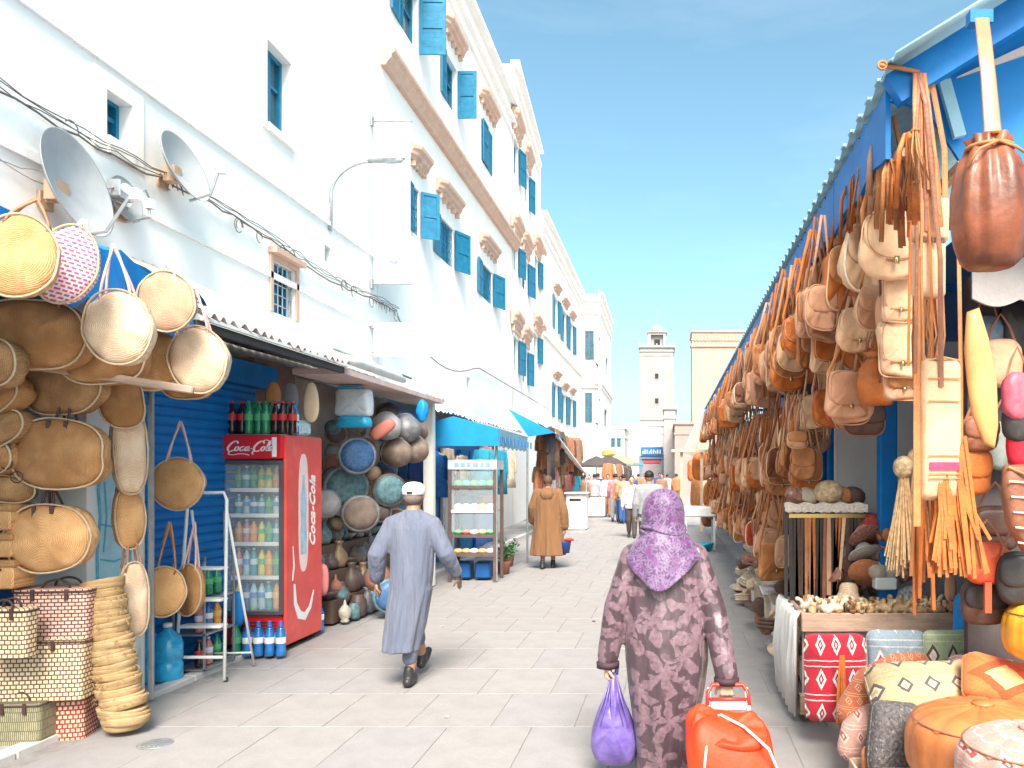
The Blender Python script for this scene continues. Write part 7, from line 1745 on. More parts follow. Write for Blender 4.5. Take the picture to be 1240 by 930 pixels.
# ---------------- cushions
def cushion(px, py, wpx, hpx, Y, mt, label, d=.16, rot=(0, 0, 0), e=5, name='cushion', cr=.04, seed=0, pinch=.0):
    w_, h_ = wpx * Y / F, hpx * Y / F; c = P(px, py, Y)
    ol = []
    for x, z in squarch(w_, h_, 44, 7):
        k = pinch * (1 - abs(2 * x / w_) ** 2 * abs(2 * z / h_) ** 2); ol.append((x * (1 - k * (abs(2 * z / h_) < .98)), z * (1 - k * .6)))
    rt = thing(name, label, 'cushion', c, group='patterned cushions and poufs', rot=[R(a) for a in rot])
    MB().pillow(ol, d, p=2.6, rings=6, crease=cr, seed=seed).build('cover', mt, rt, smooth=True)
    MB().tube([(x, 0, z) for x, z in ol], .005, 5, closed=True).build('piping', mt, rt)
    return rt
K1 = kilim('red_kilim', (.46, .01, .03), ((.78, .55, .5), (.80, .72, .66), (.30, .01, .02)), .105, .05)
K2 = kilim('grey_blue_kilim', (.30, .36, .42), ((.55, .56, .58), (.72, .66, .62), (.45, .05, .08)), .13, .055)
K3 = kilim('green_kilim', (.44, .50, .30), ((.62, .62, .44), (.12, .06, .05), (.74, .66, .58)), .12, .06)
K4 = kilim('orange_flecked_kilim', (.46, .12, .05), ((.66, .40, .24), (.58, .30, .16), (.30, .05, .04)), .035, .03)
K5 = kilim('cream_kilim', (.54, .38, .22), ((.55, .32, .12), (.10, .08, .08), (.66, .52, .36)), .085, .075)
K6 = mat('dark_flecked_wool', (.06, .052, .055), .95, .4, 60, .8, 80, col2=(.16, .14, .14), stain=((.50, .46, .42), 55, .8))
K7 = kilim('pink_white_kilim', (.52, .27, .22), ((.66, .50, .42), (.64, .46, .38), (.42, .05, .06)), .055, .045)
K8 = kilim('orange_stripe', (.70, .16, .04), ((.78, .45, .2), (.62, .08, .02), (.75, .5, .2)), .2, .3)
cushion(1012, 820, 78, 106, 5.0, K1, 'red kilim cushion with white diamonds standing at the table front', .17, (-8, 0, 0), pinch=.06)
cushion(1086, 800, 74, 74, 5.05, K2, 'grey-blue kilim cushion standing right of the red cushion', .15, (-8, 0, -4), pinch=.06)
cushion(1150, 792, 66, 58, 5.0, K3, 'pale green kilim cushion standing right of the grey-blue cushion', .15, (-8, 0, 3), pinch=.06)
# platform
pl = thing('pallet_platform', 'low wooden platform carrying the rugs and poufs', 'platform', (1.75, 4.0, .03))
for i in range(7): MB().bbox((0, -.85 + .27 * i, .20), (1.34 - .0, .25, .025), .004).build('plank', WD, pl)
for y in (-.8, 0, .8): MB().box(-.64, .64, y - .04, y + .04, 0, .185).build('bearer', WD, pl)
w = MB(); w.box(-.68, -.671, -.95, .95, .03, .2); w.build('side_sheet', mat('off_white_sheet', (.76, .72, .70)), pl)
# orange rug roll bending over
def bolster(pts, rad, mt, label, seg=20, name='rug_roll', end=None):
    pts = [Vector(p) for p in pts]; c = sum(pts, Vector()) / len(pts)
    rt = thing(name, label, 'cushion' if 'cushion' in name else 'rug', c, group='patterned cushions and poufs')
    MB().capsule([p - c for p in pts], rad, seg).build('cover', mt, rt, smooth=True); return rt
bolster([P(1030, 860, 4.55), P(1052, 826, 4.6), P(1085, 808, 4.7), P(1112, 803, 4.8)], [.085, .09, .085, .07], K4, 'orange flecked rug roll arching over the heap')
bolster([P(1030, 905, 4.4), P(1036, 885, 4.45), P(1050, 868, 4.5)], [.075, .085, .08], K7, 'pink and white rug roll under the arching orange roll')
cushion(1122, 842, 140, 86, 4.35, K5, 'large cream cushion with dark diamonds lying on the heap', .26, (-48, 0, 6), seed=3)
cushion(1082, 893, 62, 84, 4.1, K6, 'dark speckled cushion standing on end below the cream cushion', .20, (-6, 8, 10), seed=4)
cushion(1212, 828, 92, 62, 4.2, K8, 'orange-red striped leather cushion leaning at the right edge', .2, (-40, 12, -8), seed=5)
cushion(1160, 880, 60, 40, 4.15, mat('grey_wool', (.42, .39, .37)), 'grey cushion wedged between cream cushion and orange pouf', .2, (-30, 0, 0), seed=6)
cushion(1190, 812, 80, 30, 4.6, K7, 'pink patterned cushion behind the striped leather one', .2, (-30, 6, 0), seed=7)
# small crate of belts lower left
cr_ = thing('small_crate', 'small open wooden crate with rolled cloths at the platform foot', 'crate', (XY(1062, 4.15), 4.15, .03))
for x in (-.12, .12): MB().bbox((x, 0, .09), (.015, .2, .17), .003).build('side', WD, cr_)
for y in (-.1, .1): MB().bbox((0, y, .09), (.225, .015, .17), .003).build('end', WD, cr_)
for i, (x, mt_) in enumerate(((-.06, HM[4]), (0, mat('green_roll', (.10, .30, .14), .8)), (.06, STRAW))):
    o = MB().capsule([(0, 0, 0), (0, 0, .2)], [.026, .024], 10).build('cloth_roll', mt_, smooth=True, org=(0, 0, 0)); o.location = (cr_.location.x + x, 4.15, .07); tag(o, ('rust felt roll in the small crate', 'green roll in the small crate', 'straw coloured roll in the small crate')[i], 'cloth roll', 'rolls in the small crate')
# leather poufs
def pouf(px, pyc, r, hgt, Y, mt, label, cat='pouf', seam=12, z0=None):
    c = P(px, pyc, Y); rt = thing('leather_pouf', label, cat, c, group='leather poufs on the platform'); q = MB(); rings = []; n_ = seam * 6
    for i in range(15):
        t = -1 + 2 * i / 14; z = t * hgt / 2; rad = r * (1 - abs(t) ** 3.2) ** (1 / 2.3) if abs(t) < 1 else .02
        ring = []
        for k in range(n_):
            a = 2 * PI * k / n_; s_ = abs(math.cos(seam * a / 2)); f = 1 - .035 * s_ ** 14 * (1 if t > -1 else 0); dent = -.022 * s_ ** 18 * (t > .3)
            ring.append((rad * f * math.cos(a), rad * f * math.sin(a), z + dent * r))
        rings.append(ring)
    q.rings(rings); q.build('cover', mt, rt, smooth=True)
    for zz, rr_ in ((hgt * .32, .90),):
        q = MB().tube([(r * rr_ * math.cos(a), r * rr_ * math.sin(a), zz) for a in [k * PI / 24 for k in range(48)]], .004, 4, closed=True); q.build('seam', LE['brown'], rt)
    MB().lathe([(.05, 0), (.05, .012), (.01, .016)], (0, 0, hgt / 2 - .006), seg=14).build('button', mt, rt, smooth=True)
    return rt
PF = mat('orange_pouf_leather', (.50, .17, .055), .42, .28, 4, .25, 20, coat=.2, stain=((.62, .32, .15), 3, .6))
pouf(1190, 905, .36, .42, 3.75, PF, 'large orange-brown leather pouf filling the near right corner')
pouf(1250, 935, .30, .36, 3.2, K7, 'pink and white patterned pouf in front of the orange one')
pouf(1262, 765, .20, .32, 4.1, mat('yellow_orange_leather', (.78, .36, .03), .4, .2, 4, .2, 20, coat=.2), 'bright yellow-orange pouf high at the right edge')
# things hung on the dark partition
def panelbag(px, py, wpx, hpx, Y, mt, label, e=3.4, flap=True, fm=None, taper=0, name='hanging_pouch'):
    w_, h_ = wpx * Y / F, hpx * Y / F; rt = thing(name, label, 'bag', P(px, py, Y), rz=R(rnd.uniform(-6, 10)), group='pouches on the dark partition')
    MB().pillow(squarch(w_, h_, 28, e, taper=taper), .09, p=3, rings=5, crease=.06, seed=int(px)).build('body', mt, rt, smooth=True)
    if flap: MB().pillow(squarch(w_ * .95, h_ * .6, 28, 2.8, cz=h_ * .14), .035, (0, -.04, 0), p=3, rings=4).build('flap', fm or mt, rt, smooth=True)
    MB().tube([(-w_ * .35, 0, h_ * .4), (-w_ * .2, 0, h_ * .75), (0, 0, h_ * 1.0), (w_ * .2, 0, h_ * .75), (w_ * .35, 0, h_ * .4)], [(.008, .003)] * 5, 5).build('strap', LE['brown'], rt)
    return rt
panelbag(1186, 525, 46, 44, 4.2, LE['brown'], 'brown flap pouch hanging right below the amber sheath')
panelbag(1180, 570, 40, 60, 4.25, LE['orange'], 'orange-brown pouch hanging beside the long orange fringe')
panelbag(1205, 640, 58, 56, 4.3, LE['dark brown'], 'dark brown flap bag with a pale pin above the red bag')
panelbag(1195, 682, 56, 52, 4.15, LE['red'], 'vivid red-orange leather bag with a hanging tongue', flap=False, e=3)
w = MB().cbox((0, 0, -.05), (.035, .02, .16)); o = w.build('bag_tongue', LE['red'], org=(0, 0, 0)); o.location = P(1196, 712, 4.1); tag(o, 'red leather tongue hanging below the red-orange bag', 'tongue')
panelbag(1193, 728, 60, 58, 4.25, LE['dark brown'], 'dark brown satchel hanging lowest, beside the yellow pouf', fm=LE['black'])
panelbag(1215, 540, 40, 60, 4.5, mat('grey_green_leather', (.20, .22, .20), .5, .3), 'grey-green pouch half hidden behind the stacked slippers', flap=False)
panelbag(1212, 440, 50, 60, 4.5, LE['pinkish'], 'pinkish pouch in the shade under the scalloped valance', flap=False)
panelbag(1195, 415, 40, 66, 4.55, mat('blue_grey_leather', (.12, .16, .22), .5, .4), 'blue-grey pouch hanging in the shade under the valance', flap=False)
panelbag(1232, 400, 46, 80, 4.6, LE['black'], 'black pouch at the right edge under the valance', flap=False)
# stack of slippers / striped quiver
for i, (px, py, w_, h_, mt_, nm) in enumerate(((1232, 480, 40, 60, mat('rose_leather', (.55, .10, .14), .5, .3, 20), 'rose red slipper'), (1236, 512, 46, 50, LE['black'], 'black studded slipper'), (1240, 540, 44, 62, mat('scarlet_leather', (.60, .01, .03), .45, .15, 30), 'scarlet beaded slipper'))):
    panelbag(px, py, w_, h_, 4.0 + .02 * i, mt_, '%s hung in the column at the right edge' % nm, e=2.4, flap=False, name='leather_slipper')
rt = thing('lattice_bag', 'brown leather bag with pale lattice bands at the right edge', 'bag', P(1234, 612, 3.9), rz=R(10))
q = MB().pillow([(-.08, .2), (.1, .21), (.14, .0), (.12, -.2), (.03, -.24), (-.06, -.1), (-.09, .05)], .1, p=3, rings=5); q.build('body', LE['brown'], rt, smooth=True)
for k in range(5): MB().tube([(-.085 + .012 * k, -.045, .12 - .075 * k), (.0, -.062, .115 - .075 * k), (.12, -.045, .13 - .075 * k)], .005, 5).build('band', STITCH, rt)
MB().tube([(-.08, -.03, .19), (.0, -.06, .15), (.1, -.04, .2)], .008, 5).build('top_binding', LE['tan'], rt)
panelbag(1230, 700, 50, 66, 4.1, LE['black'], 'black bag with pale stitching at the right edge above the yellow pouf', fm=LE['black'], e=2.4)
# ================================================================== PEOPLE
SKIN = mat('brown_skin', (.36, .19, .12), .55, .08, 10, .1, 60); SKIN2 = mat('tan_skin', (.48, .29, .20), .55, .08, 10, .1, 60)
HAIR = mat('black_hair', (.02, .016, .015), .6, .3, 40, .4, 90, stretch=(1, 1, .3)); SHOE = mat('black_shoe_leather', (.03, .028, .03), .45, .2)
def hand(mb, wrist, d, n, side, s=1.0, curl=35, fan=6):
    """palm and five separate bent fingers; d towards fingertips, n towards the inside of the hand, side +1/-1 where the thumb sits"""
    w = Vector(wrist); d = Vector(d).normalized(); n = Vector(n); n = (n - d * n.dot(d)).normalized(); t = d.cross(n) * side
    for k in (-1, 0, 1): mb.capsule([w - d * .01 * s, w + d * .045 * s + t * k * .020 * s, w + d * .085 * s + t * k * .027 * s], [.020 * s, .019 * s, .0165 * s], 8)
    for i, (off, L_) in enumerate(((.034, .9), (.012, 1.0), (-.011, .93), (-.033, .74))):
        p = w + d * .088 * s + t * off * s; dd = (d + t * off * fan * .3).normalized(); pts = [p - d * .012 * s, p]; c = curl * (1 + .12 * i)
        for seg_, l_ in enumerate((.040, .026, .020)):
            dd = (Quaternion(d.cross(n).normalized(), 0) @ dd); ax = dd.cross(n).normalized(); dd = (Matrix.Rotation(R(-c if True else c), 3, ax) @ dd)
            if dd.dot(n) < 0 and seg_ == 0: dd = (Matrix.Rotation(R(2 * c), 3, ax) @ dd)
            n2 = (n - dd * n.dot(dd)); n_loc = n2.normalized() if n2.length > 1e-3 else -d
            p = p + dd * l_ * L_ * s; pts.append(p.copy()); n_use = n_loc
            n = n  # keep palm normal; further bends turn around the same axis
        mb.capsule(pts, [.0092 * s, .0092 * s, .0085 * s, .008 * s, .007 * s], 8)
    p = w + d * .025 * s + t * .022 * s; dd = (d * .55 + t * .75 + n * .35).normalized(); pts = [p, p + dd * .035 * s]; dd = (d * .8 + t * .25 + n * .6).normalized(); pts.append(pts[-1] + dd * .03 * s); dd = (d * .8 + n * .7 - t * .1).normalized(); pts.append(pts[-1] + dd * .025 * s)
    mb.capsule(pts, [.0125 * s, .0115 * s, .010 * s, .0085 * s], 8)
def head(mb, c, h=1.7, face=1, pitch=0, yaw=0):
    """skull, jaw, nose, ears, brow; face +1 looks along +y"""
    s = h / 1.7; c = Vector(c); m = Matrix.Rotation(R(yaw), 3, 'Z') @ Matrix.Rotation(R(-pitch), 3, 'X')
    T = lambda x, y, z: c + m @ Vector((x * s, y * s * face, z * s))
    mb.ball(T(0, -.008, .02), .098 * s, 20, 14, (.80, .98, 1.0)); mb.ball(T(0, .022, -.045), .072 * s, 16, 10, (.82, .92, .98))
    mb.capsule([T(0, .085, .012), T(0, .108, -.022)], [.009 * s, .014 * s], 8)
    mb.capsule([T(-.03, .084, .03), T(.03, .084, .03)], [.010 * s, .010 * s], 8); mb.capsule([T(-.017, .088, -.052), T(.017, .088, -.052)], [.0075 * s] * 2, 6); mb.capsule([T(-.016, .085, -.063), T(.016, .085, -.063)], [.008 * s] * 2, 6); mb.ball(T(0, .075, -.088), .018 * s, 8, 6)
    for sx in (-1, 1): mb.ball(T(sx * .080, -.005, -.005), .026 * s, 10, 8, (.4, .7, 1.15)); mb.ball(T(sx * .032, .078, -.03), .018 * s, 8, 6)
    return T
def remesh(o, v, smooth_=True, it=3):
    m = o.modifiers.new('continuous_surface', 'REMESH'); m.mode = 'VOXEL'; m.voxel_size = v; m.use_smooth_shade = True
    if it: s = o.modifiers.new('soften', 'SMOOTH'); s.iterations = it; s.factor = .5
    return o
def body(root, J, h=1.7, face=1, mt=SKIN, vox=.009, hands=(True, True), yaw=0, pitch=0, curl=(40, 40), hd=None, hn=None):
    s = h / 1.7; q = MB(); T = head(q, J['head'], h, face, pitch, yaw)
    q.capsule([J['head'] + Vector((0, 0, -.06 * s)), J['neck']], [.056 * s, .062 * s], 12)
    for sx in (0, 1):
        L = 'lr'[sx]
        q.capsule([J['neck'] + Vector((0, 0, -.03 * s)), J['sh' + L]], [.06 * s, .055 * s], 10)
        q.capsule([J['sh' + L], J['el' + L], J['wr' + L]], [.05 * s, .04 * s, .026 * s], 12)
        q.capsule([J['hip' + L], J['kn' + L], J['an' + L]], [.085 * s, .056 * s, .038 * s], 12)
        q.capsule([J['an' + L] + Vector((0, -.03 * s * face, -.03 * s)), J['to' + L]], [.034 * s, .026 * s], 10)
        d = (J['wr' + L] - J['el' + L]).normalized() if hd is None or hd[sx] is None else Vector(hd[sx]); n = Vector((-1 if sx else 1, 0, 0)) if hn is None or hn[sx] is None else Vector(hn[sx])
        if hands[sx]: hand(q, J['wr' + L], d, n, (1 if sx else -1) * -face, s, curl[sx])
    pel = (J['hipl'] + J['hipr']) / 2; che = (J['shl'] + J['shr']) / 2
    q.loft([(pel + Vector((0, 0, -.06 * s)), .12 * s, .09 * s), (pel, .165 * s, .115 * s), (pel + (che - pel) * .35, .135 * s, .10 * s), (pel + (che - pel) * .75, .165 * s, .12 * s), (che, .155 * s, .10 * s), (J['neck'], .07 * s, .065 * s)], 24)
    o = q.build('body', mt, root); return remesh(o, vox), T
def joints(h=1.7, stride=0.0, face=1, arm=.1, swing=.1):
    s = h / 1.7; f = face
    J = {'head': Vector((0, .015 * f * s, 1.565 * s)), 'neck': Vector((0, 0, 1.43 * s))}
    for L, sx in (('l', -1), ('r', 1)):
        w = stride * sx
        J['sh' + L] = Vector((sx * .185 * s, 0, 1.375 * s)); J['el' + L] = Vector((sx * (.215 + arm * .5) * s, -w * .25 * f - .02 * f, 1.11 * s)); J['wr' + L] = Vector((sx * (.21 + arm * .7) * s, -w * .5 * f + .06 * f * s, .87 * s))
        J['hip' + L] = Vector((sx * .085 * s, 0, .90 * s)); J['kn' + L] = Vector((sx * .085 * s, w * .45 * f + .03 * f, .48 * s)); J['an' + L] = Vector((sx * .08 * s, w * f, .08 * s + (.07 if w < -.12 else 0))); J['to' + L] = Vector((sx * .09 * s, w * f + .16 * f * s, .026 * s + (.0 if w < -.12 else 0)))
    return J
def shoes(root, J, h, face, mt=SHOE, vox=.008):
    s = h / 1.7
    for L in 'lr':
        q = MB(); a, t = J['an' + L], J['to' + L]
        q.capsule([a + Vector((0, -.045 * s * face, -.045 * s)), (a + t) / 2 + Vector((0, 0, -.02 * s)), t + Vector((0, .02 * face, .008))], [.042 * s, .044 * s, .034 * s], 12); q.capsule([a + Vector((0, -.01 * face, .05 * s)), a + Vector((0, -.015 * face, -.02 * s))], [.043 * s, .047 * s], 12)
        remesh(q.build('shoe', mt, root), vox, it=2)
def garment(root, name, mt, parts, vox, it=2):
    q = MB()
    for p in parts: p(q)
    return remesh(q.build(name, mt, root), vox, it=it)

# ---------------- woman with headscarf
h = 1.62; wY = 4.5
wo = thing('person', 'person in a brown leaf-patterned robe and purple headscarf walking away, hands full', 'person', (XY(803, wY), wY, 0))
J = joints(h, .03, 1, .1); J['head'] = Vector((0, .02, 1.53)); J['neck'] = Vector((0, 0, 1.38))
J['shl'] = Vector((-.178, 0, 1.268)); J['shr'] = Vector((.192, 0, 1.268)); J['ell'] = Vector((-.265, -.04, .98)); J['wrl'] = Vector((-.315, -.02, .67)); J['elr'] = Vector((.29, -.06, .95)); J['wrr'] = Vector((.352, -.16, .61))
bo, T = body(wo, J, h, 1, SKIN2, .007, curl=(62, 66), hn=(Vector((1, 0, 0)), Vector((-.2, 1, 0))), hd=(Vector((-.05, 0, -1)), Vector((0, -.35, -1))))
shoes(wo, J, h, 1)
DRESS = blotch('leaf_robe', (.060, .034, .043), (.20, .12, .145), s=5.4, size=.66, rough=.42, sheen=.1, accent=(.07, .036, .046), warp=.10)
def dress(q):
    S = [(.03, .0, .150, .16), (.12, .0, .155, .165), (.25, .005, .168, .175), (.40, .012, .195, .185), (.53, .016, .218, .19), (.68, .018, .235, .19), (.82, .016, .238, .185), (.97, .012, .228, .165), (1.10, .010, .222, .15), (1.20, .008, .226, .14), (1.28, .006, .222, .13), (1.335, .004, .175, .11), (1.375, .0, .10, .085), (1.40, 0, .07, .07)]
    q.loft([((cx, -.0 - .02 * math.sin(z * 3), z), rx, ry, .05 * max(.25, 1 - z) * (1.5 if z < 1.2 else .4), 7, z * 1.1 + .6 * math.sin(z * 5)) for z, cx, rx, ry in S], 64)
def sleeve(sh, el, wr, r=(.085, .072, .068, .075), ph=0):
    def f(q):
        pts = []; N_ = 14
        for i in range(N_ + 1):
            t = i / N_; p = sh.lerp(el, t * 2) if t < .5 else el.lerp(wr, t * 2 - 1)
            rad = (r[0] * (1 - t * 2) + r[1] * t * 2) if t < .5 else (r[1] * (1 - (t * 2 - 1)) + r[3] * (t * 2 - 1)); rad *= 1 + .018 * math.sin(i * 2.1 + ph) * (.4 + t)
            pts.append((p, rad))
        q.capsule([p for p, _ in pts], [rr_ for _, rr_ in pts], 20)
    return f
J2l = J['wrl'] + Vector((0, 0, .005)); J2r = J['wrr'] + Vector((0, .0, .01))
garment(wo, 'robe', DRESS, [dress, sleeve(J['shl'] + Vector((.01, 0, .0)), J['ell'], J2l + Vector((0, 0, .02)), (.078, .072, .066, .062), 1), sleeve(J['shr'] + Vector((-.01, 0, 0)), J['elr'], J2r + Vector((0, 0, .02)), (.078, .074, .066, .066), 2)], .0085)
for a, rd in ((J2l + Vector((0, 0, -.02)), .060), (J2r + Vector((0, 0, -.02)), .064)):
    MB().lathe([(rd - .006, -.016), (rd + .004, -.018), (rd + .006, .014), (rd - .004, .018)], a, seg=24, cap=False).build('cuff', mat('dark_trim', (.05, .025, .035), .7), wo, smooth=True)
SCARF = blotch('purple_scarf', (.085, .036, .105), (.20, .125, .23), s=30, size=.7, warp=.05, accent=(.13, .035, .14), rough=.5, sheen=.15)
q = MB(); n_ = 56; rings = []
#       z     rx    ry   cy
prof = [(1.652, .012, .012, 0), (1.648, .04, .045, 0), (1.628, .078, .088, 0), (1.59, .105, .112, .005), (1.54, .118, .120, .01), (1.48, .120, .118, .01), (1.43, .117, .112, .0), (1.395, .122, .118, -.01), (1.365, .150, .138, -.01), (1.33, .190, .152, -.01), (1.285, .222, .160, -.005)]
for z, rx, ry, cy in prof:
    ring = []
    for k in range(n_):
        a = 2 * PI * k / n_; f = 1 + (.012 + .05 * max(0, 1.5 - z) * 2.2) * (math.sin(5 * a + z * 9) * .6 + math.sin(9 * a - z * 14) * .35); ring.append((rx * f * math.cos(a), ry * f * math.sin(a) + cy, z + .012 * math.sin(3 * a + 1) * (z < 1.5)))
    rings.append(ring)
last = []
for st in range(1, 6):
    ring = []
    for k in range(n_):
        a = 2 * PI * k / n_; bk = max(0, -math.sin(a + .12)); drop = (.02 + .17 * bk ** 2.2) * st / 5; rx, ry = .226 + .004 * st * (1 - bk), .160 + .010 * st * bk
        f = 1 + .03 * math.sin(7 * a + st * .3) + .02 * math.sin(12 * a); ring.append((rx * f * math.cos(a) * (1 - .25 * bk * st / 5), ry * f * math.sin(a) - .01, 1.285 - drop))
    rings.append(ring)
q.rings(rings, cap=False); q.add(rings[0], [tuple(range(n_))]); o = q.build('headscarf', SCARF, wo, smooth=True)
m = o.modifiers.new('cloth_thickness', 'SOLIDIFY'); m.thickness = .006; m = o.modifiers.new('soft', 'SUBSURF'); m.levels = 1; m.render_levels = 1
q = MB(); 
for k_, (z, off) in enumerate(((1.435, .0), (1.405, .012), (1.37, .02))):    # folds gathered at the nape
    q.tube([(.125 * math.cos(a) * (1 + off), .122 * math.sin(a) * (1 + off) - .005, z + .02 * math.sin(2 * a + k_) - .02 * max(0, -math.sin(a))) for a in [2 * PI * k / 36 for k in range(36)]], .010, 8, closed=True)
q.build('scarf_fold', SCARF, wo, smooth=True)
# purple carrier bag in the left hand
rt = thing('plastic_bag', 'full purple plastic carrier bag hanging from the left hand of the robed person', 'bag', P(743, 820, wY) + Vector((0, -.02, 0)))
PLB = mat('purple_plastic', (.10, .055, .27), .35, .3, 8, .6, 22, spec=.6, col2=(.20, .145, .40))
s_ = wY / F
ol = [(-.012, .03), (.014, .03), (.03, -.02), (.062, -.12), (.115, -.24), (.14, -.36), (.13, -.46), (.085, -.50), (0, -.505), (-.08, -.49), (-.128, -.42), (-.13, -.32), (-.10, -.2), (-.05, -.10), (-.022, -.03)]
def smooth_ol(p, n_=2):
    for _ in range(n_):
        o_ = []
        for i in range(len(p)):
            a, b_ = p[i], p[(i + 1) % len(p)]; o_ += [(a[0] * .75 + b_[0] * .25, a[1] * .75 + b_[1] * .25), (a[0] * .25 + b_[0] * .75, a[1] * .25 + b_[1] * .75)]
        p = o_
    return p
o = MB().pillow(smooth_ol(ol), .22, p=2.1, rings=9, crease=.045, seed=5).build('bag', PLB, rt, smooth=True); m = o.modifiers.new('soft', 'SUBSURF'); m.levels = 1; m.render_levels = 1
q = MB()
for k in range(7): x = -.012 + .004 * k; q.tube([(x, -.01, .035), (x * 4, -.06 - .01 * (k % 3), -.10), (x * 8, -.105, -.24)], [.004, .006, .002], 5)
q.build('pleats', PLB, rt, smooth=True)
MB().tube([(-.016, 0, .02), (-.022, 0, .06), (0, 0, .082), (.022, 0, .06), (.016, 0, .02)], [(.012, .004)] * 5, 6).build('handle', PLB, rt, smooth=True)
# shopping trolley
tYy = 4.12; tr = thing('shopping_trolley', 'red two-wheeled shopping trolley with an orange-red bag pulled by the robed person', 'shopping trolley', (XY(884, tYy), tYy - .02, 0))
TRB = mat('trolley_fabric', (.62, .045, .008), .55, .14, 6, .3, 30); TRD = mat('red_plastic', (.60, .03, .02), .4, .08, 5, .05, 20); WHT = mat('white_tube', (.78, .76, .76), .3, .03)
hz = ZY(829, 4.3) ; hx = .0; topY = .20
def tl(x, t): # along the frame, t=0 axle, 1 handle
    return Vector((x, -.10 + (topY + .10) * t, .09 + (hz - .09) * t))
for sx in (-1, 1): MB().tube([tl(sx * .125, 0), tl(sx * .12, .6), tl(sx * .10, .97)], .011, 8).build('frame_tube', WHT, tr, smooth=True)
q = MB(); q.tube([tl(-.112, .80), tl(-.106, .93), tl(-.085, 1.0), tl(.085, 1.0), tl(.106, .93), tl(.112, .80)], .013, 10); q.build('handle', TRD, tr, smooth=True)
q = MB(); q.tube([tl(-.108, .86), tl(.108, .86)], .012, 8); q.tube([tl(-.112, .72), tl(.112, .72)], .011, 8); q.build('cross_bar', TRD, tr, smooth=True)
q = MB(); q.bbox(tl(0, .80) , (.19, .02, .05), .006); q.build('grip_plate', mat('pinkish_plastic', (.75, .45, .42), .4), tr)
rings = []
for z, w_, d, cy in ((.10, .19, .12, -.22), (.12, .215, .14, -.22), (.25, .225, .15, -.20), (.38, .225, .15, -.17), (.455, .21, .14, -.14), (.49, .18, .11, -.12), (.50, .10, .06, -.11)):
    ring = []
    for k in range(44):
        a = 2 * PI * k / 44; c, s_ = math.cos(a), math.sin(a); x = math.copysign(abs(c) ** .5, c) * w_; y = math.copysign(abs(s_) ** .5, s_) * d; f = 1 + .05 * math.sin(5 * a + z * 14) * (z < .46) + .03 * math.sin(9 * a - z * 25); ring.append((x * f + .10 * (z - .25) * -1 * (z > .25), y * f + cy, z - .05 * (x / .2) * (z > .2) + .03 * math.sin(3 * a + 1) * (z > .35)))
    rings.append(ring)
q = MB().rings(rings); o = q.build('bag', TRB, tr, smooth=True); m = o.modifiers.new('soft', 'SUBSURF'); m.levels = 1; m.render_levels = 1
q = MB().pillow(squarch(.38, .24, 40, 2.6, cz=0), .05, p=3, rings=7, crease=.38, seed=3, rot=Matrix.Rotation(R(8), 3, 'Y') @ Matrix.Rotation(R(-58), 3, 'X'), c=(-.02, -.21, .475)); q.build('flap', TRB, tr, smooth=True)
q = MB(); q.tube([(-.15, -.12, .48), (-.06, -.17, .535), (.05, -.25, .50), (.16, -.33, .42), (.21, -.33, .30)], .007, 6); q.tube([(-.15, -.33, .10), (-.155, -.355, .30), (-.14, -.32, .42), (-.11, -.22, .5)], .006, 6); q.build('cord', WHT, tr, smooth=True)
q = MB(); q.ball(tl(-.07, .70) + Vector((0, -.03, 0)), .03, 12, 8, (1.2, .8, .7)); q.build('toggle', mat('dark_red_plastic', (.3, .01, .01), .4), tr, smooth=True)
for sx in (-1, 1):
    wh = MB().lathe([(.075, -.014), (.085, -.012), (.085, .012), (.075, .014)], (0, 0, 0), seg=24, rot=Matrix.Rotation(PI / 2, 3, 'Y'), cap=False).build('wheel', BLACK, tr, smooth=True); wh.location = (sx * .16, -.10, .087)
    hb = MB().lathe([(.074, -.006), (.074, .006)], (0, 0, 0), seg=20, rot=Matrix.Rotation(PI / 2, 3, 'Y')).build('hub', WHT, wh)
MB().tube([(-.17, -.10, .087), (.17, -.10, .087)], .007, 6).build('axle', METALG, tr)

# ---------------- man in grey robe
mY_ = 6.44; mh = 1.66
mn = thing('person', 'person in a long grey-blue robe and white cap striding away past the fridge', 'person', (XY(500, mY_), mY_, 0))
J = joints(mh, .0, 1)
J.update({'head': Vector((.0, .03, 1.555)), 'neck': Vector((0, 0, 1.42)), 'shl': Vector((-.175, 0, 1.325)), 'shr': Vector((.165, 0, 1.325)), 'ell': Vector((-.272, -.06, 1.08)), 'wrl': Vector((-.305, .03, .86)), 'elr': Vector((.278, -.03, 1.085)), 'wrr': Vector((.325, .12, .90)),
          'hipl': Vector((-.085, 0, .88)), 'hipr': Vector((.06, 0, .88)), 'knr': Vector((.02, .02, .48)), 'anr': Vector((-.02, -.03, .09)), 'tor': Vector((-.03, .10, .03)), 'knl': Vector((-.06, .22, .52)), 'anl': Vector((-.04, .38, .14)), 'tol': Vector((-.04, .52, .16))})
body(mn, J, mh, 1, SKIN, .008, curl=(35, 40))
shoes(mn, J, mh, 1)
ROBE = mat('grey_blue_robe', (.11, .125, .18), .85, .10, 9, .9, 13, col2=(.14, .15, .205), sheen=.1, stretch=(1, 1, .16), bdist=.05)
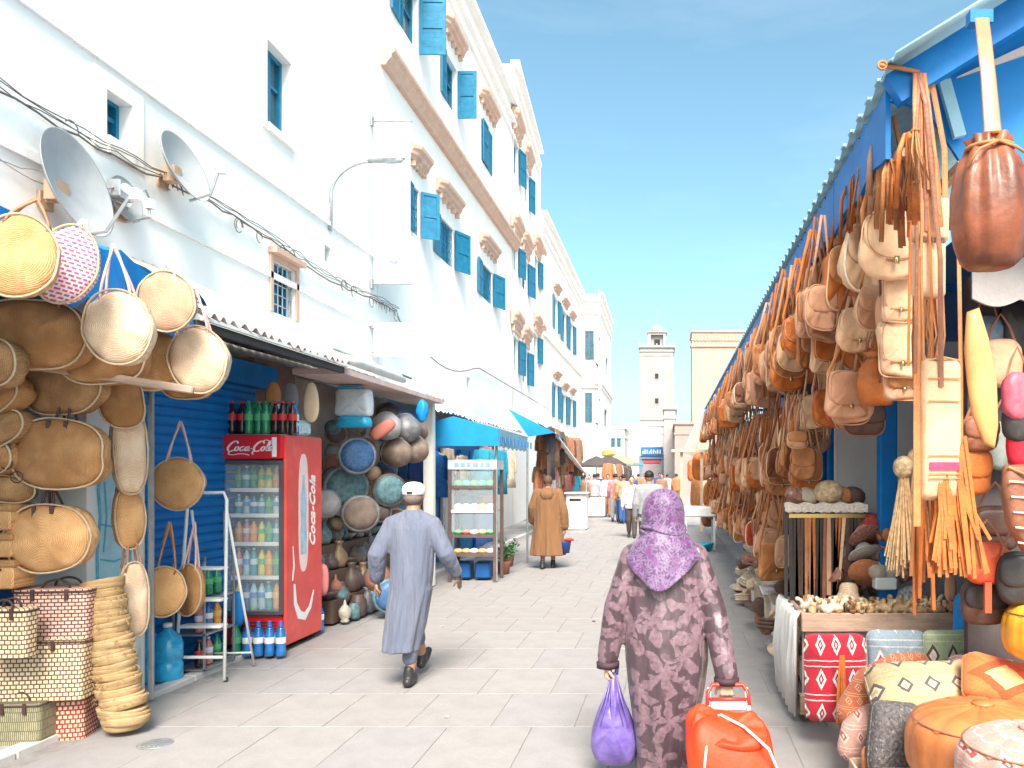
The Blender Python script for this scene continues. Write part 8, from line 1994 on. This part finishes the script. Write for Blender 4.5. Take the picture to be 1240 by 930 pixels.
def mrobe(q):
    S = [(.30, -.085, .140, .17, -.04), (.38, -.08, .145, .17, -.03), (.5, -.065, .150, .17, -.02), (.65, -.045, .158, .165, -.01), (.8, -.02, .168, .16, 0), (.95, -.008, .172, .155, 0), (1.08, -.004, .176, .145, 0), (1.2, -.003, .19, .135, 0), (1.29, -.003, .196, .125, 0), (1.345, -.002, .178, .108, 0), (1.39, 0, .12, .092, 0), (1.425, 0, .082, .08, .005), (1.445, 0, .070, .072, .005)]
    q.loft([((cx, cy, z), rx, ry, .085 * max(.2, 1.12 - z), 7, z * 1.2 + .5 * math.sin(z * 6)) for z, cx, rx, ry, cy in S], 64)
    q.capsule([(.04, 0, .80), (.02, .0, .52), (-.018, -.03, .23)], [.12, .092, .058], 20); q.capsule([(-.06, .0, .80), (-.07, .18, .52), (-.05, .3, .32)], [.11, .085, .06], 16)
def yoke(J, r=.072):
    return lambda q: [q.capsule([J['neck'] + Vector((0, 0, -.035)), J['sh' + L]], [r, r * .95], 14) for L in 'lr']
garment(mn, 'robe', ROBE, [mrobe, yoke(J), sleeve(J['shl'] + Vector((.01, 0, -.005)), J['ell'], J['wrl'] + Vector((0, 0, .03)), (.076, .074, .066, .064), 1), sleeve(J['shr'] + Vector((-.01, 0, -.005)), J['elr'], J['wrr'] + Vector((0, -.02, .02)), (.076, .07, .062, .052), 3)], .0095)
q = MB(); q.lathe([(.084, 1.565), (.090, 1.575), (.092, 1.60), (.086, 1.635), (.06, 1.662), (.02, 1.672)], (0, .02, 0), seg=24, squash=(1, 1.12)); q.build('cap', mat('white_cap_cloth', (.72, .74, .76), .8, .05, 10), mn, smooth=True)
MB().pillow(squarch(.05, .022, 20, 2.5, cz=0), .012, (0, -.083, 1.585)).build('cap_gap', HAIR, mn, smooth=True)
q = MB(); q.ball((0, .012, 1.54), .093, 18, 10, (.86, 1.0, .72)); q.build('hair', mat('grey_hair', (.16, .12, .10), .8, .3, 40), mn, smooth=True)
q = MB(); q.bbox((0, 0, 0), (.035, .02, .10), .006); o = q.build('phone', BLACK, org=(0, 0, 0)); o.location = mn.location + Vector((.345, .14, .83)); tag(o, 'small dark case held in the right hand of the grey-robed person', 'case')
# ---------------- orange-brown robe
oY = 14.3; om = thing('person', 'person in an ankle-length orange-brown hooded robe walking away with a blue bucket', 'person', (XY(663.5, oY), oY, 0))
J = joints(1.70, .10, 1, .12); J['wrr'] = Vector((.30, .02, .72)); J['elr'] = Vector((.29, -.02, 1.02))
body(om, J, 1.70, 1, SKIN, .012); shoes(om, J, 1.7, 1, vox=.012)
OR = mat('orange_brown_wool', (.20, .095, .042), .9, .12, 8, .9, 13, sheen=.1, stretch=(1, 1, .16), bdist=.05)
def orobe(q):
    S = [(.24, .31, .24), (.34, .305, .23), (.55, .28, .21), (.8, .25, .19), (1.0, .235, .175), (1.2, .228, .16), (1.31, .22, .145), (1.38, .17, .12), (1.43, .09, .09), (1.47, .075, .08)]
    q.loft([((-.0, 0, z), rx, ry, .07 * max(.3, 1.2 - z), 8, z * .9) for z, rx, ry in S], 60)
garment(om, 'robe', OR, [orobe, yoke(J), sleeve(J['shl'], J['ell'], J['wrl'], (.09, .09, .08, .085), 1), sleeve(J['shr'], J['elr'], J['wrr'] + Vector((0, 0, .05)), (.09, .09, .08, .085), 2)], .014)
q = MB(); q.loft([((0, -.09, 1.22), .02, .01), ((0, -.125, 1.27), .09, .04), ((0, -.10, 1.36), .13, .08), ((0, -.04, 1.44), .105, .10), ((0, -.0, 1.475), .085, .085)], 24); q.build('hood', OR, om, smooth=True)
q = MB(); q.ball((0, .005, 1.60), .104, 18, 12, (.83, .98, .95)); q.build('hair', mat('brown_hair', (.10, .055, .035), .8, .3, 40), om, smooth=True)
bk = thing('bucket', 'small dark blue bucket with a red rag in the hand of the orange-robed person', 'bucket', om.location + Vector((.30, .02, .28)))
MB().lathe([(.09, 0), (.12, .2), (.125, .21), (.11, .21), (.085, .02)], seg=20).build('pail', mat('navy_plastic', (.02, .06, .24), .35), bk, smooth=True)
MB().tube([(-.118, 0, .2), (-.09, 0, .34), (0, 0, .40), (.09, 0, .34), (.118, 0, .2)], .004, 5).build('handle', METALG, bk)
MB().ball((.08, 0, .24), .06, 10, 8, (1.6, .8, .5)).build('rag', mat('red_cloth', (.5, .04, .03), .9), bk, smooth=True)

# ---------------- the crowd
def walker(px, ybot, hgt, face, top, trou, label, skin=SKIN, hair=HAIR, stride=.14, robe=None, bag=False, Y=None):
    Y = Y or 1.75 * F / (ybot - PY); v = .016 if Y < 25 else .024
    rt = thing('person', label, 'person', (XY(px, Y), Y, 0), group='people far down the street'); J = joints(hgt, stride, face, .05); s = hgt / 1.7
    body(rt, J, hgt, face, skin, v); shoes(rt, J, hgt, face, vox=v)
    sl_ = [sleeve(J['sh' + L], J['el' + L], J['wr' + L], (.07 * s, .06 * s, .05, .05 * s), i) for i, L in enumerate('lr')]
    if robe:
        def rb(q): q.loft([((0, 0, z * s), rx * s, ry * s, .04, 6, z) for z, rx, ry in ((.2, .26, .2), (.6, .24, .18), (1.0, .21, .16), (1.3, .21, .14), (1.39, .16, .11), (1.45, .07, .07))], 32)
        garment(rt, 'robe', robe, [rb, yoke(J)] + sl_, v)
    else:
        def sh_(q): q.loft([((0, 0, z * s), rx * s, ry * s, .03, 5, z * 3) for z, rx, ry in ((.80, .19, .14), (.95, .185, .14), (1.15, .18, .13), (1.3, .2, .13), (1.39, .16, .11), (1.45, .07, .07))], 32)
        def tr_(q):
            for L in 'lr': q.capsule([J['hip' + L] + Vector((0, 0, .02)), J['kn' + L], J['an' + L] + Vector((0, 0, .02))], [.11 * s, .085 * s, .065 * s], 16)
            q.ball((0, 0, .9 * s), .15 * s, 12, 8, (1.1, .85, .7))
        garment(rt, 'shirt', top, [sh_, yoke(J)] + sl_, v); garment(rt, 'trousers', trou, [tr_], v)
    q = MB(); c = J['head']; q.ball(c + Vector((0, -.022 * face, .042 * s)), .100 * s, 14, 10, (.84, .95, .84)); q.build('hair', hair, rt, smooth=True)
    if face < 0:
        q = MB(); [q.ball(c + Vector((sx * .033 * s, -.090 * s, .012 * s)), .010 * s, 8, 6) for sx in (-1, 1)]; q.build('eyes', BLACK, rt, smooth=True)
    return rt
C = MATS
# scraps of litter on the paving
rr = random.Random(17)
for i, (x, y, lb_) in enumerate(((-1.6, 5.6, 'crumpled tan scrap on the open paving nearest the camera'), (-.9, 9.2, 'brown scrap on the paving between the two walking robed people'), (-2.6, 8.9, 'pale scrap on the paving near the metalware stall'))):
    q = MB(); s_ = rr.uniform(.012, .03); q.add([(-s_, -s_ * .6, .001), (s_, -s_ * .5, .006), (s_ * .8, s_ * .7, .002), (-s_ * .7, s_ * .6, .009)], [(0, 1, 2, 3)]); q.add([(-s_, -s_ * .6, 0), (s_, -s_ * .5, .005), (s_ * .8, s_ * .7, .001), (-s_ * .7, s_ * .6, .008)], [(3, 2, 1, 0)])
    o = q.build('paper_scrap', (MATS['cloth_cream'], MATS['brown_felt'], MATS['cloth_white'])[i % 3], org=(0, 0, 0)); o.location = (x, y, .003); o.rotation_euler = (0, 0, rr.uniform(0, 6)); tag(o, lb_, 'litter', 'scraps of litter on the paving')
blk, wht, snd, nvy, pnk, rst, gry, drk = C['cloth_dark'], C['cloth_white'], C['cloth_sand'], C['cloth_navy'], C['cloth_pink'], C['cloth_rust'], mat('cloth_grey', (.30, .30, .32), .9, .15), C['cloth_brown']
wk = walker(765, 651, 1.66, -1, mat('red_white_shirt', (.60, .52, .50), .9, .1, 10, .1, 20, stain=((.6, .12, .1), 5, .9)), blk, 'person in a pale and red top with black trousers walking towards the camera', SKIN2)
q = MB(); q.loft([((0, .05, .92), .21, .13), ((0, .05, 1.1), .20, .12), ((0, .04, 1.32), .2, .10)], 20); 
walker(745, 632, 1.72, 1, pnk, gry, 'person in a pink top and grey trousers walking away beside the parasols', SKIN2)
walker(736, 626, 1.70, -1, wht, drk, 'person in a white top and brown trousers under the parasols')
walker(755, 634, 1.70, 1, snd, nvy, 'person in a sand coloured top just left of the black-trousered person')
walker(724, 619, 1.72, 1, nvy, blk, 'person in dark clothes by the white counter', )
walker(714, 616, 1.62, -1, wht, gry, 'person in white beside the farthest garments', SKIN2)
walker(786, 0, 1.80, 1, gry, blk, 'black-haired person in grey just ahead of the purple headscarf', Y=14.5, stride=.1)
walker(773, 612, 1.7, 1, rst, blk, 'person in a rust top deep in the street', stride=.1)
walker(799, 607, 1.72, -1, nvy, blk, 'person in navy near the blue-signed gate')
walker(808, 611, 1.66, 1, None, None, 'person in a long white robe near the far right stalls', robe=wht)
walker(819, 613, 1.7, 1, rst, drk, 'person in rust and brown at the far right stalls')
walker(750, 609, 1.66, -1, None, None, 'person in a long brown robe deep between the stalls', robe=drk)
walker(762, 605, 1.7, 1, wht, nvy, 'person in a white top and navy trousers farthest up the street')
walker(780, 605, 1.7, -1, pnk, gry, 'person in pink near the blue-signed gate')

rr = random.Random(61); tn = ('black', 'navy', 'dark brown', 'sand', 'rust brown', 'grey', 'pink'); tm_ = (blk, nvy, drk, snd, rst, gry, pnk)
for i in range(16):
    px = 703 + rr.random() * 100; Y = 27 + i * 1.9; a, b_ = rr.randint(0, 6), rr.choice((0, 1, 2, 5)); fc = rr.choice((1, -1))
    walker(px, 0, rr.uniform(1.58, 1.78), fc, tm_[a], tm_[b_], 'person in a %s top and %s trousers, %s %s' % (tn[a], tn[b_], 'walking away' if fc > 0 else 'walking this way', ('among the nearest of the far crowd', 'in the middle of the far crowd', 'in the rear of the far crowd')[min(2, i // 6)] + (' on the shop side' if px < 740 else ' mid-street' if px < 775 else ' near the gate side')), Y=Y, stride=rr.uniform(.05, .2))
for o_ in bpy.data.objects:
    k_0 = o_.name.split('.')[0]
    if k_0 in ('bracket', 'merlon', 'slats', 'string_course', 'grille', 'lettering', 'faded_lettering', 'blurred_lettering', 'carved_band', 'window_surround', 'upright', 'water_drawing') and o_.type == 'MESH' and o_.parent is not None and 'kind' not in o_:
        o_['kind'] = 'stuff'
    if 'org0' in o_: del o_['org0']

for o_ in bpy.data.objects:
    lb = o_.get('label')
    if lb:
        ws = lb.split()
        if len(ws) > 16:
            for a, b_ in ((' from the near end,', ' along,'), ('in the top row', 'in top row'), ('in front of the', 'before the'), ('hanging in the', 'in the'), ('of the row carrying hats, counted from', 'from'), ('in the ', 'in '), ('on the ', 'on '), (' of the ', ' of '), ('at the ', 'at '), ('the ', '')):
                if len(lb.split()) > 16: lb = lb.replace(a, b_)
            o_['label'] = lb
            if len(lb.split()) > 16: o_['label'] = (' '.join(lb.split(' with ')[0].split()[:16]) if ' with ' in lb else ' '.join(lb.split()[:16])).strip(', ')
